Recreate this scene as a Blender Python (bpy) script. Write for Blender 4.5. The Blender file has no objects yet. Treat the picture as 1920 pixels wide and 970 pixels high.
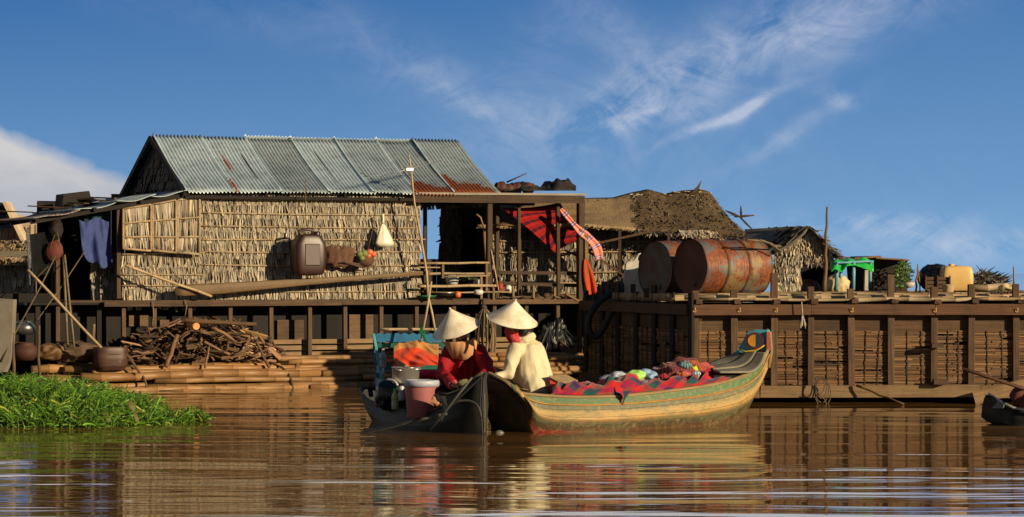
import bpy, math, random
import numpy as np
from mathutils import Vector as V, Matrix, noise
R = random.Random(7)
F = 4920.0; EYE = 1.4634; HOR = 512.0
SC = bpy.context.scene
COL = SC.collection
PI = math.pi

def P(px, py, D):                       # where the sight line through a photo point meets distance D
    return V(((px-960)/F*D, D, EYE-(py-HOR)/F*D))
def W(px, py):                          # point on the water surface
    return P(px, py, EYE*F/(py-HOR))

# ---------------------------------------------------------------- mesh builder
class MB:
    def __init__(s):
        s.v = []; s.f = []; s.c = []; s.uv = []; s.col = (1, 1, 1); s.sm = []; s.smooth = True
    def face(s, idx, uvs=None, smooth=None):
        s.f.append(tuple(idx)); s.c.append(s.col)
        if uvs is None:
            uvs = [(s.v[i][0]+s.v[i][1]*.7, s.v[i][2]) for i in idx]
        s.uv.append(uvs); s.sm.append(s.smooth if smooth is None else smooth)
    def add(s, pts):
        n = len(s.v); s.v.extend([tuple(p) for p in pts]); return n
    def tint(s, base=1.0, var=.15, warm=.04):
        k = base*(1+R.uniform(-var, var)); w = R.uniform(-warm, warm)
        s.col = (k*(1+w), k, k*(1-w)); return s
    def hexa(s, q):                     # 8 corners: 4 bottom ccw, 4 top ccw
        n = s.add(q); o = R.uniform(0, 9)
        L = [(V(q[1])-V(q[0])).length, (V(q[3])-V(q[0])).length, (V(q[4])-V(q[0])).length]
        ax = L.index(max(L))
        quads = [(0, 3, 2, 1), (4, 5, 6, 7), (0, 1, 5, 4), (2, 3, 7, 6), (1, 2, 6, 5), (3, 0, 4, 7)]
        co = [(0,0,0),(1,0,0),(1,1,0),(0,1,0),(0,0,1),(1,0,1),(1,1,1),(0,1,1)]
        for k, fq in enumerate(quads):
            uvs = []
            for i in fq:
                c = [co[i][j]*L[j] for j in range(3)]
                oth = [c[j] for j in range(3) if j != ax]
                uvs.append((c[ax]+o, oth[0]+oth[1]+o*3+k*.37))
            s.face([n+i for i in fq], uvs, False)
    def box(s, c, size, rz=0, rx=0, ry=0):
        M = Matrix.Rotation(rz, 3, 'Z') @ Matrix.Rotation(ry, 3, 'Y') @ Matrix.Rotation(rx, 3, 'X')
        x, y, z = [k/2 for k in size]; c = V(c)
        s.hexa([c+M@V(p) for p in [(-x,-y,-z),(x,-y,-z),(x,y,-z),(-x,y,-z),(-x,-y,z),(x,-y,z),(x,y,z),(-x,y,z)]])
    def beam(s, p0, p1, w, h, up=(0, 0, 1), jit=0.0):   # w across, h along up
        p0 = V(p0); p1 = V(p1); d = (p1-p0).normalized(); up = V(up)
        a = d.cross(up)
        if a.length < 1e-3: a = d.cross(V((0, 1, 0)))
        a.normalize(); b = a.cross(d).normalized()
        a = a*(w/2); b = b*(h/2)
        j = lambda: V((R.uniform(-jit, jit), R.uniform(-jit, jit), R.uniform(-jit, jit)))
        s.hexa([p0-a-b+j(), p1-a-b+j(), p1+a-b+j(), p0+a-b+j(), p0-a+b+j(), p1-a+b+j(), p1+a+b+j(), p0+a+b+j()])
    def tube(s, pts, rad, n=8, caps=True, flat=1.0, endcol=None, upv=None):
        pts = [V(p) for p in pts]; m = len(pts)
        if not hasattr(rad, '__len__'): rad = [rad]*m
        d = (pts[1]-pts[0]).normalized()
        a = d.cross(V(upv) if upv else V((0, 0, 1)))
        if a.length < .05: a = d.cross(V((1, 0, 0)))
        a.normalize(); base = len(s.v); o = R.uniform(0, 9); L = 0; Ls = []
        for i in range(m):
            if i == 0: t = d
            elif i == m-1: t = (pts[i]-pts[i-1]).normalized()
            else: t = ((pts[i+1]-pts[i]).normalized()+(pts[i]-pts[i-1]).normalized()).normalized()
            a = (a-t*a.dot(t)).normalized(); b = t.cross(a)
            if i: L += (pts[i]-pts[i-1]).length
            Ls.append(L)
            for k in range(n):
                an = 2*PI*k/n
                s.v.append(tuple(pts[i]+(a*math.cos(an)+b*math.sin(an)*flat)*rad[i]))
        cs = [2*PI*k/n*max(rad) for k in range(n+1)]
        for i in range(m-1):
            for k in range(n):
                k2 = (k+1) % n
                s.face([base+i*n+k, base+i*n+k2, base+(i+1)*n+k2, base+(i+1)*n+k],
                       [(Ls[i]+o, cs[k]+o), (Ls[i]+o, cs[k+1]+o), (Ls[i+1]+o, cs[k+1]+o), (Ls[i+1]+o, cs[k]+o)])
        if caps:
            c0 = s.col
            if endcol: s.col = endcol
            s.face([base+k for k in range(n)][::-1], None, False)
            s.face([base+(m-1)*n+k for k in range(n)], None, False)
            s.col = c0
    def capsule(s, p0, p1, r0, r1, n=14):
        p0 = V(p0); p1 = V(p1); d = (p1-p0)
        if d.length < 1e-6: d = V((0, 0, .001))
        d = d.normalized(); pts = []; rr = []
        for k in range(4):
            t = math.sin(k/3*PI/2*.98+.02); pts.append(p0-d*r0*math.cos(k/4*PI/2)); rr.append(r0*max(.05, math.sin(k/4*PI/2)))
        pts.append(p0); rr.append(r0); pts.append(p1); rr.append(r1)
        for k in range(3, -1, -1):
            pts.append(p1+d*r1*math.cos(k/4*PI/2)); rr.append(r1*max(.05, math.sin(k/4*PI/2)))
        s.tube(pts, rr, n)
    def chain(s, pts, rr):
        for i in range(len(pts)-1): s.capsule(pts[i], pts[i+1], rr[i], rr[i+1])
    def grid(s, nu, nv, fn, uvf=None, closeu=False):
        base = len(s.v); uvl = []
        for j in range(nv+1):
            for i in range(nu+1):
                p = fn(i/nu, j/nv); s.v.append(tuple(p)); uvl.append(uvf(i/nu, j/nv) if uvf else None)
        for j in range(nv):
            for i in range(nu):
                q = [j*(nu+1)+i, j*(nu+1)+i+1, (j+1)*(nu+1)+i+1, (j+1)*(nu+1)+i]
                s.face([base+k for k in q], [uvl[k] for k in q] if uvf else None)
    def ellip(s, c, r, nu=20, nv=12, fn=None, M=None):
        c = V(c)
        def f(u, v):
            th = 2*PI*u; ph = PI*(v-.5)
            d = V((math.cos(ph)*math.cos(th), math.cos(ph)*math.sin(th), math.sin(ph)))
            k = fn(d) if fn else 1.0
            q = V((d.x*r[0], d.y*r[1], d.z*r[2]))*k
            if M: q = M@q
            return c+q
        s.grid(nu, nv, f, lambda u, v: (u*2*PI*r[0], v*PI*r[2]))
    def lathe(s, c, prof, n=24, axis=None):   # prof: (r,z)
        c = V(c); M = V((0, 0, 1)).rotation_difference(V(axis).normalized()).to_matrix() if axis else Matrix.Identity(3)
        m = len(prof)-1; Ls = [0]
        for i in range(m): Ls.append(Ls[-1]+math.dist(prof[i], prof[i+1]))
        rm = max(p[0] for p in prof)
        def f(u, v):
            r, z = prof[round(v*m)]; a = 2*PI*u
            return c+M@V((r*math.cos(a), r*math.sin(a), z))
        s.grid(n, m, f, lambda u, v: (u*2*PI*rm, Ls[round(v*m)]))
    def blade(s, p, d, side, n, w, curl=.02, seg=2, tip=.35, twist=0.0):
        p = V(p); d = V(d); side = V(side); n = V(n); base = len(s.v); o = R.uniform(0, 9)
        for i in range(seg+1):
            t = i/seg; ww = w*(1-(1-tip)*t**2)/2
            q = p+d*t+n*(curl*t*t)
            s.v.append(tuple(q-side*ww-n*twist*w)); s.v.append(tuple(q+side*ww+n*twist*w))
        L = d.length
        for i in range(seg):
            s.face([base+2*i, base+2*i+1, base+2*i+3, base+2*i+2],
                   [(L*i/seg+o, o), (L*i/seg+o, o+w), (L*(i+1)/seg+o, o+w), (L*(i+1)/seg+o, o)], False)
    def extrude(s, pts, vec):           # planar outline given as points, pushed along vec
        pts = [V(p) for p in pts]; vec = V(vec); n = len(pts)
        b = s.add(pts); t = s.add([p+vec for p in pts])
        s.face([b+i for i in range(n)][::-1], None, False); s.face([t+i for i in range(n)], None, False)
        for i in range(n):
            j = (i+1) % n; s.face([b+i, b+j, t+j, t+i], None, False)

def _mesh(mb, name, mat, org):
    me = bpy.data.meshes.new(name)
    vs = np.array(mb.v, dtype=np.float32)-np.array(org, dtype=np.float32)
    me.from_pydata(vs.tolist(), [], mb.f)
    me.materials.append(mat)
    uvl = me.uv_layers.new(name='UVMap')
    flat = [x for u in mb.uv for p in u for x in p]
    uvl.data.foreach_set('uv', flat)
    ca = me.color_attributes.new(name='Col', type='FLOAT_COLOR', domain='CORNER')
    cc = []
    for f, c in zip(mb.f, mb.c): cc.extend([c[0], c[1], c[2], 1.0]*len(f))
    ca.data.foreach_set('color', cc)
    me.polygons.foreach_set('use_smooth', mb.sm)
    me.update()
    return me
def worldloc(o):
    l = V(o.location); 
    while o.parent: o = o.parent; l = l+o.location
    return l
def part(name, mb, mat, parent, label=None, kind=None):
    org = worldloc(parent)
    o = bpy.data.objects.new(name, _mesh(mb, name, mat, org)); COL.objects.link(o); o.parent = parent
    if label: o['label'] = label
    if kind: o['kind'] = kind
    return o
def thing(name, label, cat, loc, group=None, kind=None):
    o = bpy.data.objects.new(name, None); COL.objects.link(o); o.location = V(loc); o.empty_display_size = .1
    o['label'] = label; o['category'] = cat
    if group: o['group'] = group
    if kind: o['kind'] = kind
    return o
def solo(name, mb, mat, label=None, cat=None, group=None, kind=None):
    a = np.array(mb.v); org = V(((a[:,0].min()+a[:,0].max())/2, (a[:,1].min()+a[:,1].max())/2, a[:,2].min()))
    o = bpy.data.objects.new(name, _mesh(mb, name, mat, org)); COL.objects.link(o); o.location = org
    if label: o['label'] = label
    if cat: o['category'] = cat
    if group: o['group'] = group
    if kind: o['kind'] = kind
    return o
def mod(o, t, **k):
    m = o.modifiers.new(t.lower(), t)
    for a, b in k.items(): setattr(m, a, b)
    return o
def bev(o, w=.006): return mod(o, 'BEVEL', width=w, segments=1, limit_method='ANGLE')

def fuse(mb, voxel=.008, smooth=4, disp=None, col=(1, 1, 1)):
    """union of overlapping pieces into one continuous surface"""
    me = bpy.data.meshes.new('tmp'); me.from_pydata(mb.v, [], mb.f)
    o = bpy.data.objects.new('tmp', me); COL.objects.link(o)
    m = o.modifiers.new('r', 'REMESH'); m.mode = 'VOXEL'; m.voxel_size = voxel
    s = o.modifiers.new('s', 'SMOOTH'); s.iterations = smooth; s.factor = .5
    bpy.context.view_layer.update()
    dg = bpy.context.evaluated_depsgraph_get()
    ev = bpy.data.meshes.new_from_object(o.evaluated_get(dg))
    out = MB(); out.col = col
    ns = [V(v.normal) for v in ev.vertices]
    for v, n in zip(ev.vertices, ns):
        p = V(v.co)
        if disp: p = p+n*disp(p)
        out.v.append(tuple(p))
    for f in ev.polygons: out.face(list(f.vertices))
    bpy.data.objects.remove(o); bpy.data.meshes.remove(me); bpy.data.meshes.remove(ev)
    return out
def ridged(p, s=12, o=0, st=(1, 1, 1)):
    q = V((p[0]*s*st[0]+o, p[1]*s*st[1]+o, p[2]*s*st[2]))
    return 1-abs(noise.noise(q))*2
def nz(p, s=5, o=0): return noise.noise(V((p[0]*s+o, p[1]*s, p[2]*s)))

# ---------------------------------------------------------------- materials
def new_mat(name):
    m = bpy.data.materials.new(name); m.use_nodes = True
    nt = m.node_tree; b = nt.nodes['Principled BSDF']; return m, nt, b
def N(nt, t, **k):
    n = nt.nodes.new(t)
    for a, b in k.items():
        if a == 'op': n.operation = b
        elif hasattr(n, a): setattr(n, a, b)
    return n
def setin(nt, sock, val):
    if hasattr(val, 'is_linked') or isinstance(val, bpy.types.NodeSocket): nt.links.new(val, sock)
    else: sock.default_value = val
def mth(nt, op, a, b=0.0, c=None, clamp=False):
    n = nt.nodes.new('ShaderNodeMath'); n.operation = op; n.use_clamp = clamp
    setin(nt, n.inputs[0], a); setin(nt, n.inputs[1], b)
    if c is not None: setin(nt, n.inputs[2], c)
    return n.outputs[0]
def mix(nt, fac, a, b, mode='MIX'):
    n = nt.nodes.new('ShaderNodeMix'); n.data_type = 'RGBA'; n.blend_type = mode
    setin(nt, n.inputs[0], fac)
    for i, x in ((6, a), (7, b)):
        if isinstance(x, tuple): n.inputs[i].default_value = (*x[:3], 1)
        else: nt.links.new(x, n.inputs[i])
    return n.outputs[2]
def ramp(nt, fac, stops, interp='LINEAR'):
    n = nt.nodes.new('ShaderNodeValToRGB'); n.color_ramp.interpolation = interp
    cr = n.color_ramp
    while len(cr.elements) < len(stops): cr.elements.new(.5)
    for e, (p, c) in zip(cr.elements, stops):
        e.position = p; e.color = (*c, 1) if len(c) == 3 else c
    setin(nt, n.inputs[0], fac); return n.outputs[0]
def coords(nt, kind='UV', scale=(1, 1, 1), rot=(0, 0, 0)):
    tc = nt.nodes.new('ShaderNodeTexCoord'); mp = nt.nodes.new('ShaderNodeMapping')
    mp.inputs['Scale'].default_value = scale; mp.inputs['Rotation'].default_value = rot
    nt.links.new(tc.outputs[kind], mp.inputs[0]); return mp.outputs[0]
def noi(nt, vec, scale=1, detail=4, rough=.6, dist=0):
    n = nt.nodes.new('ShaderNodeTexNoise'); n.inputs['Scale'].default_value = scale
    n.inputs['Detail'].default_value = detail; n.inputs['Roughness'].default_value = rough
    n.inputs['Distortion'].default_value = dist
    nt.links.new(vec, n.inputs['Vector']); return n.outputs[0]
def bump(nt, b, h, strength=.5, dist=.01):
    n = nt.nodes.new('ShaderNodeBump'); n.inputs['Strength'].default_value = strength
    n.inputs['Distance'].default_value = dist
    nt.links.new(h, n.inputs['Height']); nt.links.new(n.outputs[0], b.inputs['Normal'])
def vcol(nt):
    a = nt.nodes.new('ShaderNodeVertexColor'); a.layer_name = 'Col'; return a.outputs[0]

def fibre(name, c1, c2, along=2.0, across=60.0, rough=.75, bs=.6, bd=.004, stain=None, stain_amt=.6, spec=.3, metal=0):
    """streaky material running along the U direction of the piece (wood, bamboo, leaf)"""
    m, nt, b = new_mat(name)
    uv = coords(nt, 'UV', (along, across, 1)); n1 = noi(nt, uv, 1, 5, .65)
    c = ramp(nt, n1, [(.32, c1), (.68, c2)])
    ob = coords(nt, 'Object'); n2 = noi(nt, ob, 4, 5, .7)
    s = stain or tuple(x*.35 for x in c1)
    c = mix(nt, mth(nt, 'MULTIPLY', ramp(nt, n2, [(.45, (0, 0, 0)), (.7, (1, 1, 1))]), stain_amt), c, s)
    c = mix(nt, 1.0, c, vcol(nt), 'MULTIPLY')
    nt.links.new(c, b.inputs['Base Color']); b.inputs['Roughness'].default_value = rough
    b.inputs['Specular IOR Level'].default_value = spec; b.inputs['Metallic'].default_value = metal
    bump(nt, b, n1, bs, bd); return m
def plain(name, c1, c2=None, scale=6, rough=.6, bs=.2, bd=.004, spec=.4, metal=0, sub=0, trans=0, alpha=1, sheen=0):
    m, nt, b = new_mat(name); c2 = c2 or tuple(x*.75 for x in c1)
    ob = coords(nt, 'Object'); n = noi(nt, ob, scale, 6, .65)
    c = mix(nt, 1.0, ramp(nt, n, [(.35, c1), (.68, c2)]), vcol(nt), 'MULTIPLY')
    nt.links.new(c, b.inputs['Base Color']); b.inputs['Roughness'].default_value = rough
    b.inputs['Specular IOR Level'].default_value = spec; b.inputs['Metallic'].default_value = metal
    if trans: b.inputs['Transmission Weight'].default_value = trans
    if alpha < 1: b.inputs['Alpha'].default_value = alpha
    if sub:
        b.inputs['Subsurface Weight'].default_value = sub; b.inputs['Subsurface Radius'].default_value = (.03, .015, .008); b.inputs['Subsurface Scale'].default_value = .3
    n3 = noi(nt, ob, scale*8, 4, .6); bump(nt, b, n3, bs, bd); return m
def plaid(name, us, vs, ku, kv, fac=.5, rough=.9):
    m, nt, b = new_mat(name)
    tc = nt.nodes.new('ShaderNodeTexCoord'); sp = nt.nodes.new('ShaderNodeSeparateXYZ'); nt.links.new(tc.outputs['UV'], sp.inputs[0])
    fu = mth(nt, 'FRACT', mth(nt, 'MULTIPLY', sp.outputs[0], ku)); fv = mth(nt, 'FRACT', mth(nt, 'MULTIPLY', sp.outputs[1], kv))
    c = mix(nt, fac, ramp(nt, fu, us, 'CONSTANT'), ramp(nt, fv, vs, 'CONSTANT'))
    n = noi(nt, coords(nt, 'Object'), 14, 4, .6)
    c = mix(nt, 1.0, c, ramp(nt, n, [(.3, (.72, .72, .72)), (.7, (1, 1, 1))]), 'MULTIPLY')
    nt.links.new(mix(nt, 1.0, c, vcol(nt), 'MULTIPLY'), b.inputs['Base Color'])
    b.inputs['Roughness'].default_value = rough; b.inputs['Specular IOR Level'].default_value = .15
    b.inputs['Sheen Weight'].default_value = .2
    bump(nt, b, noi(nt, coords(nt, 'UV', (1, 1, 1)), 260, 2, .5), .3, .002); return m

MT = {}
MT['leaf'] = fibre('dry_palm_leaf', (.42, .36, .255), (.26, .215, .15), 3, 160, .55, .7, .004, (.10, .07, .045), .4)
MT['leafgrey'] = fibre('grey_palm_leaf', (.27, .245, .205), (.085, .075, .062), 3, 130, .8, .8, .004, (.05, .04, .03), .5)
MT['mat'] = fibre('palm_mat', (.38, .27, .14), (.20, .14, .075), 4, 80, .85, .5, .004, (.10, .07, .05), .5)
MT['bamboo'] = fibre('bamboo', (.40, .215, .08), (.27, .135, .046), 2, 50, .5, .25, .002, (.15, .075, .03), .5, .4)
MT['bambood'] = fibre('old_bamboo', (.22, .12, .05), (.10, .055, .026), 2, 60, .65, .35, .002, (.06, .04, .025), .5, .3)
MT['batten'] = fibre('bamboo_batten', (.40, .30, .17), (.24, .165, .09), 2, 60, .6, .3, .002, (.12, .08, .05), .4)
MT['wood'] = fibre('weathered_board', (.13, .075, .038), (.055, .031, .017), 1.6, 45, .75, .6, .004, (.035, .022, .015), .6)
MT['woodtan'] = fibre('tan_board', (.27, .17, .08), (.13, .078, .037), 1.6, 40, .75, .5, .004, (.09, .055, .03), .55)  # lighter tan wood
MT['woodred'] = fibre('reddish_beam', (.15, .072, .034), (.07, .034, .018), 1.6, 45, .7, .5, .004, (.04, .022, .015), .5)
MT['dark'] = fibre('dark_wood', (.022, .017, .013), (.010, .008, .007), 2, 40, .8, .6, .004, (.01, .008, .007), .4)  # very dark wood, also used where its colour stands in for shade
MT['fire'] = fibre('firewood_bark', (.16, .10, .06), (.05, .032, .02), 4, 90, .85, .8, .006, (.03, .02, .014), .4)
MT['rope'] = fibre('rope', (.22, .16, .09), (.10, .07, .04), 60, 60, .9, .6, .003)
MT['black'] = plain('black_plastic', (.008, .008, .008), (.014, .014, .014), 8, .35, .4, .006)
MT['rubber'] = plain('dull_rubber', (.03, .028, .024), (.016, .015, .013), 8, .6, .4, .004)
MT['skin'] = plain('skin', (.34, .17, .10), (.27, .13, .075), 14, .5, .1, .002, .4, sub=.1)
MT['hair'] = plain('hair', (.012, .009, .008), (.02, .015, .012), 40, .4)
def _hat():
    m, nt, b = new_mat('palm_leaf_hat')
    uv = coords(nt, 'UV', (70, 3, 1)); n = noi(nt, uv, 1, 4, .6)
    n2 = noi(nt, coords(nt, 'Object'), 9, 4, .6)
    c = mix(nt, 1.0, ramp(nt, n, [(.3, (.80, .73, .56)), (.7, (.72, .645, .48))]), ramp(nt, n2, [(.3, (.72, .66, .55)), (.58, (1, 1, 1))]), 'MULTIPLY')
    nt.links.new(mix(nt, 1.0, c, vcol(nt), 'MULTIPLY'), b.inputs['Base Color']); b.inputs['Roughness'].default_value = .55
    w = nt.nodes.new('ShaderNodeTexWave'); w.inputs['Scale'].default_value = 12; w.bands_direction = 'Y'; nt.links.new(coords(nt, 'UV'), w.inputs[0])
    bump(nt, b, mth(nt, 'ADD', mth(nt, 'MULTIPLY', w.outputs[1], .4), n), .5, .003); return m
MT['hat'] = _hat()
def cloth(name, c, c2=None, rough=.85): 
    return plain(name, c, c2 or tuple(x*.85 for x in c), 12, rough, .25, .0015, .2)
MT['redshirt'] = plain('crimson_blouse', (.33, .006, .014), (.20, .003, .008), 45, .7, .7, .004, .3)
MT['cream'] = cloth('cream_jacket_cloth', (.62, .56, .38), (.54, .48, .31))
MT['peach'] = cloth('peach_scarf_cloth', (.56, .29, .14), (.48, .24, .11))
MT['olive'] = cloth('olive_trousers_cloth', (.19, .17, .07))
MT['pants'] = cloth('black_trousers_cloth', (.012, .011, .014))
MT['pinkscarf'] = cloth('pink_scarf_cloth', (.55, .07, .07), (.42, .045, .05))
def steel(name, rustspots=True):
    """galvanised corrugated sheet with rust where the Col attribute's red channel asks for it"""
    m, nt, b = new_mat(name)
    ob = coords(nt, 'Object'); sp = nt.nodes.new('ShaderNodeSeparateColor'); nt.links.new(vcol(nt), sp.inputs[0])
    n1 = noi(nt, ob, 3, 6, .7); n2 = noi(nt, coords(nt, 'UV', (3, 26, 1)), 1, 6, .7); n3 = noi(nt, ob, 40, 3, .6)
    base = ramp(nt, n1, [(.3, (.33, .41, .44)), (.55, (.50, .59, .62)), (.75, (.23, .28, .30))])
    base = mix(nt, mth(nt, 'MULTIPLY', ramp(nt, n2, [(.5, (0,0,0)), (.72, (1,1,1))]), .55), base, (.17, .155, .12))
    rust = ramp(nt, n3, [(.3, (.30, .075, .018)), (.7, (.13, .035, .012))])
    k = mth(nt, 'ADD', mth(nt, 'MULTIPLY', sp.outputs[0], 1.85), mth(nt, 'SUBTRACT', mth(nt, 'ADD', mth(nt, 'MULTIPLY', n2, .8), mth(nt, 'MULTIPLY', n1, .5)), 1.32))
    rk = mth(nt, 'MULTIPLY', k, 6.0, clamp=True)
    c = mix(nt, rk, base, rust)
    c = mix(nt, 1.0, c, mix(nt, sp.outputs[1], (.52, .51, .48), (1.4, 1.44, 1.46)), 'MULTIPLY')
    nt.links.new(c, b.inputs['Base Color'])
    setin(nt, b.inputs['Metallic'], mth(nt, 'MULTIPLY', mth(nt, 'SUBTRACT', 1.0, rk), .35))
    setin(nt, b.inputs['Roughness'], mth(nt, 'ADD', .48, mth(nt, 'MULTIPLY', rk, .4)))
    bump(nt, b, n3, .15, .003); return m
MT['steel'] = steel('corrugated_steel')
def drum_mat():
    m, nt, b = new_mat('rusty_painted_steel'); ob = coords(nt, 'Object')
    n1 = noi(nt, ob, 5.0, 9, .74, .5); n2 = noi(nt, ob, 20, 7, .75); n3 = noi(nt, ob, 2.2, 3, .5)
    rust = ramp(nt, n2, [(.3, (.30, .10, .025)), (.48, (.19, .052, .016)), (.6, (.10, .034, .014)), (.75, (.045, .022, .014))])
    paint = ramp(nt, n2, [(.3, (.055, .085, .11)), (.7, (.12, .12, .10))])
    paint = mix(nt, ramp(nt, n3, [(.48, (0, 0, 0)), (.6, (1, 1, 1))]), paint, (.22, .15, .06))
    k = ramp(nt, n1, [(.495, (0, 0, 0)), (.54, (1, 1, 1))])
    c = mix(nt, k, rust, paint); c = mix(nt, 1.0, c, vcol(nt), 'MULTIPLY')
    nt.links.new(c, b.inputs['Base Color']); b.inputs['Roughness'].default_value = .6; b.inputs['Metallic'].default_value = .15
    bump(nt, b, n2, .35, .004); return m
MT['drum'] = drum_mat()

# ---------------------------------------------------------------- shapes used again and again
def bamboo(mb, p0, p1, r, sag=0.0, taper=.85, n=10, node=.3, bend=None):
    p0 = V(p0); p1 = V(p1); L = (p1-p0).length; pts = []; rr = []; cuts = []
    d = (p1-p0)/L; x = R.uniform(0, node)
    ts = [0.0]
    while x < L:
        for e in (-.008, 0, .008):
            if 0 < x+e < L: ts.append(x+e)
        cuts.append(x); x += node*R.uniform(.8, 1.25)
    ts.append(L); ts = sorted(set(ts))
    b2 = bend if bend else V((0, 0, 0)); ph = R.uniform(0, 6)
    for t in ts:
        k = t/L; isn = any(abs(t-c) < 1e-6 for c in cuts)
        wob = V((0, 0, math.sin(k*7+ph)*r*.25))
        pts.append(p0+d*t+V((0, 0, -sag*math.sin(PI*k)))+b2*math.sin(PI*k)+wob*(0 < k < 1)); rr.append(r*(1-(1-taper)*k)*(1.16 if isn else 1.0))
    i0 = len(mb.f); col = mb.col
    mb.tube(pts, rr, n)
    # darker nodes
    m = len(pts)
    for i in range(m-1):
        seg = ts[i+1]-ts[i]
        if seg < .0081+1e-6:
            for k in range(n): mb.c[i0+i*n+k] = tuple(x*.62 for x in col)
def crooked(mb, p0, p1, r0, r1, amp=.02, seg=5, n=7, endcol=None, fork=None):
    p0 = V(p0); p1 = V(p1); pts = []; rr = []
    for i in range(seg+1):
        t = i/seg; a = amp*math.sin(PI*t)*1.0 if 0 < t < 1 else 0
        pts.append(p0.lerp(p1, t)+V((R.uniform(-1, 1), R.uniform(-1, 1), R.uniform(-1, 1)))*a); rr.append((r0+(r1-r0)*t)*R.uniform(.9, 1.1))
    mb.tube(pts, rr, n, endcol=endcol)
def sagrope(mb, p0, p1, r, sag, n=10):
    p0 = V(p0); p1 = V(p1)
    mb.tube([p0.lerp(p1, i/n)+V((0, 0, -sag*math.sin(PI*i/n))) for i in range(n+1)], r, 5)
def leaf_tint(mb, lo=.55, hi=1.35):
    k = R.uniform(lo, hi); q = R.random()
    if q < .16: mb.col = (k*.85, k*.9, k*1.0)
    elif q < .26: mb.col = (.35*k, .30*k, .28*k)
    elif q < .34: mb.col = (1.25*k, 1.1*k, .85*k)
    else: w = R.uniform(-.05, .07); mb.col = (k*(1+w), k, k*(1-w))
def thatch_wall(mb, A, B, zt, zb, n, rows=8, step=.02, wl=.04, lo=.55, hi=1.4, ragged=.05, topf=None, tw=.25, over=1.22):
    """rows of leaf strips folded over battens between ground points A and B"""
    A = V(A); B = V(B); n = V(n).normalized(); L = (B-A).length; d = (B-A)/L; so = R.uniform(0, 50)
    for r in range(rows-1, -1, -1):
        for layer in (0, 1):
            x = R.uniform(0, step)
            while x < L:
                t = x/L; z1 = topf(t) if topf else zt; h = (z1-zb)/rows
                zz = z1-h*r+R.uniform(-.003, .003)
                ln = h*over*(R.uniform(.62, 1.0) if layer else R.uniform(.95, 1.12))+(R.uniform(0, ragged) if r == rows-1 else 0)
                pan = 1+.16*noise.noise(V((x*1.7+so, r*1.3, 0)))+.10*noise.noise(V((x*9+so, r*3.1, 2)))
                leaf_tint(mb, lo, hi); c = mb.col; k0 = (.62 if layer == 0 else .8)*pan; k1 = (1.12 if layer else .85)*pan  # covered blade tops darkened like shade; outer tips paler, bleached
                p = A+d*x; p = V((p.x, p.y, zz))+n*(.014+.012*layer); i0 = len(mb.f)
                lean = R.uniform(-.16, .16)+.08*math.sin(x*5+r*2+so)
                mb.blade(p, V((lean*ln*d.x, lean*ln*d.y, -ln)), d, n, wl*(1.25 if layer == 0 else R.uniform(.35, 1.25)), R.uniform(.01, .03) if layer == 0 else R.uniform(.018, .06), 2, .8 if layer == 0 else R.uniform(.15, .6), R.uniform(-tw, tw)*(.3 if layer == 0 else 1))
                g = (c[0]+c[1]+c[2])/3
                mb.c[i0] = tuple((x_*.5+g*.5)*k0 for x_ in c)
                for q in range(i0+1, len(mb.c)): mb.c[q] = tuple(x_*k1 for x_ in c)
                x += step*R.uniform(.6, 1.4)*(1 if layer == 0 else 1.5)
def thatch_slope(mb, f, rows=8, cols=90, ln=.35, wl=.04, lo=.5, hi=1.3, lift=.02, curl=.03):
    """f(u,v)->point, v=0 at ridge, 1 at eave"""
    for r in range(rows):
        for c in range(cols):
            u = (c+R.random())/cols; v = (r+R.uniform(-.3, .3))/rows; v = max(0, v)
            p = f(u, v); q = f(min(1, u+.01), v)-f(max(0, u-.01), v); s = q.normalized()
            dn = (f(u, min(1.0, v+.05))-f(u, v if v < 1 else .95)); dn.normalize(); n = s.cross(dn)
            if n.z < 0: n = -n
            leaf_tint(mb, lo, hi)
            l = ln*R.uniform(.6, 1.3)
            mb.blade(p+n*(lift+R.random()*.02), (dn+s*R.uniform(-.25, .25))*l, s, n, wl*R.uniform(.5, 1.6), R.uniform(-.02, curl), 2, R.uniform(.2, .8), R.uniform(-.3, .3))
def heap(c, r, seed, amp=.35, s=9, st=(1, 1, 1), nu=44, nv=26, M=None):
    mb = MB()
    def fn(d):
        p = V((d.x*r[0], d.y*r[1], d.z*r[2]))
        return 1+amp*(ridged(p, s, seed, st)-.5)*.6+amp*.5*nz(p, s*.45, seed*2.1)
    mb.ellip(c, r, nu, nv, fn, M); return mb
def catmull(pts, n):
    out = []
    m = len(pts)
    for i in range(m-1):
        p0 = pts[max(0, i-1)]; p1 = pts[i]; p2 = pts[i+1]; p3 = pts[min(m-1, i+2)]
        for k in range(n):
            t = k/n
            out.append(.5*((2*p1)+(p2-p0)*t+(2*p0-5*p1+4*p2-p3)*t*t+(3*p1-p0-3*p2+p3)*t**3))
    out.append(pts[-1]); return out
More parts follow.
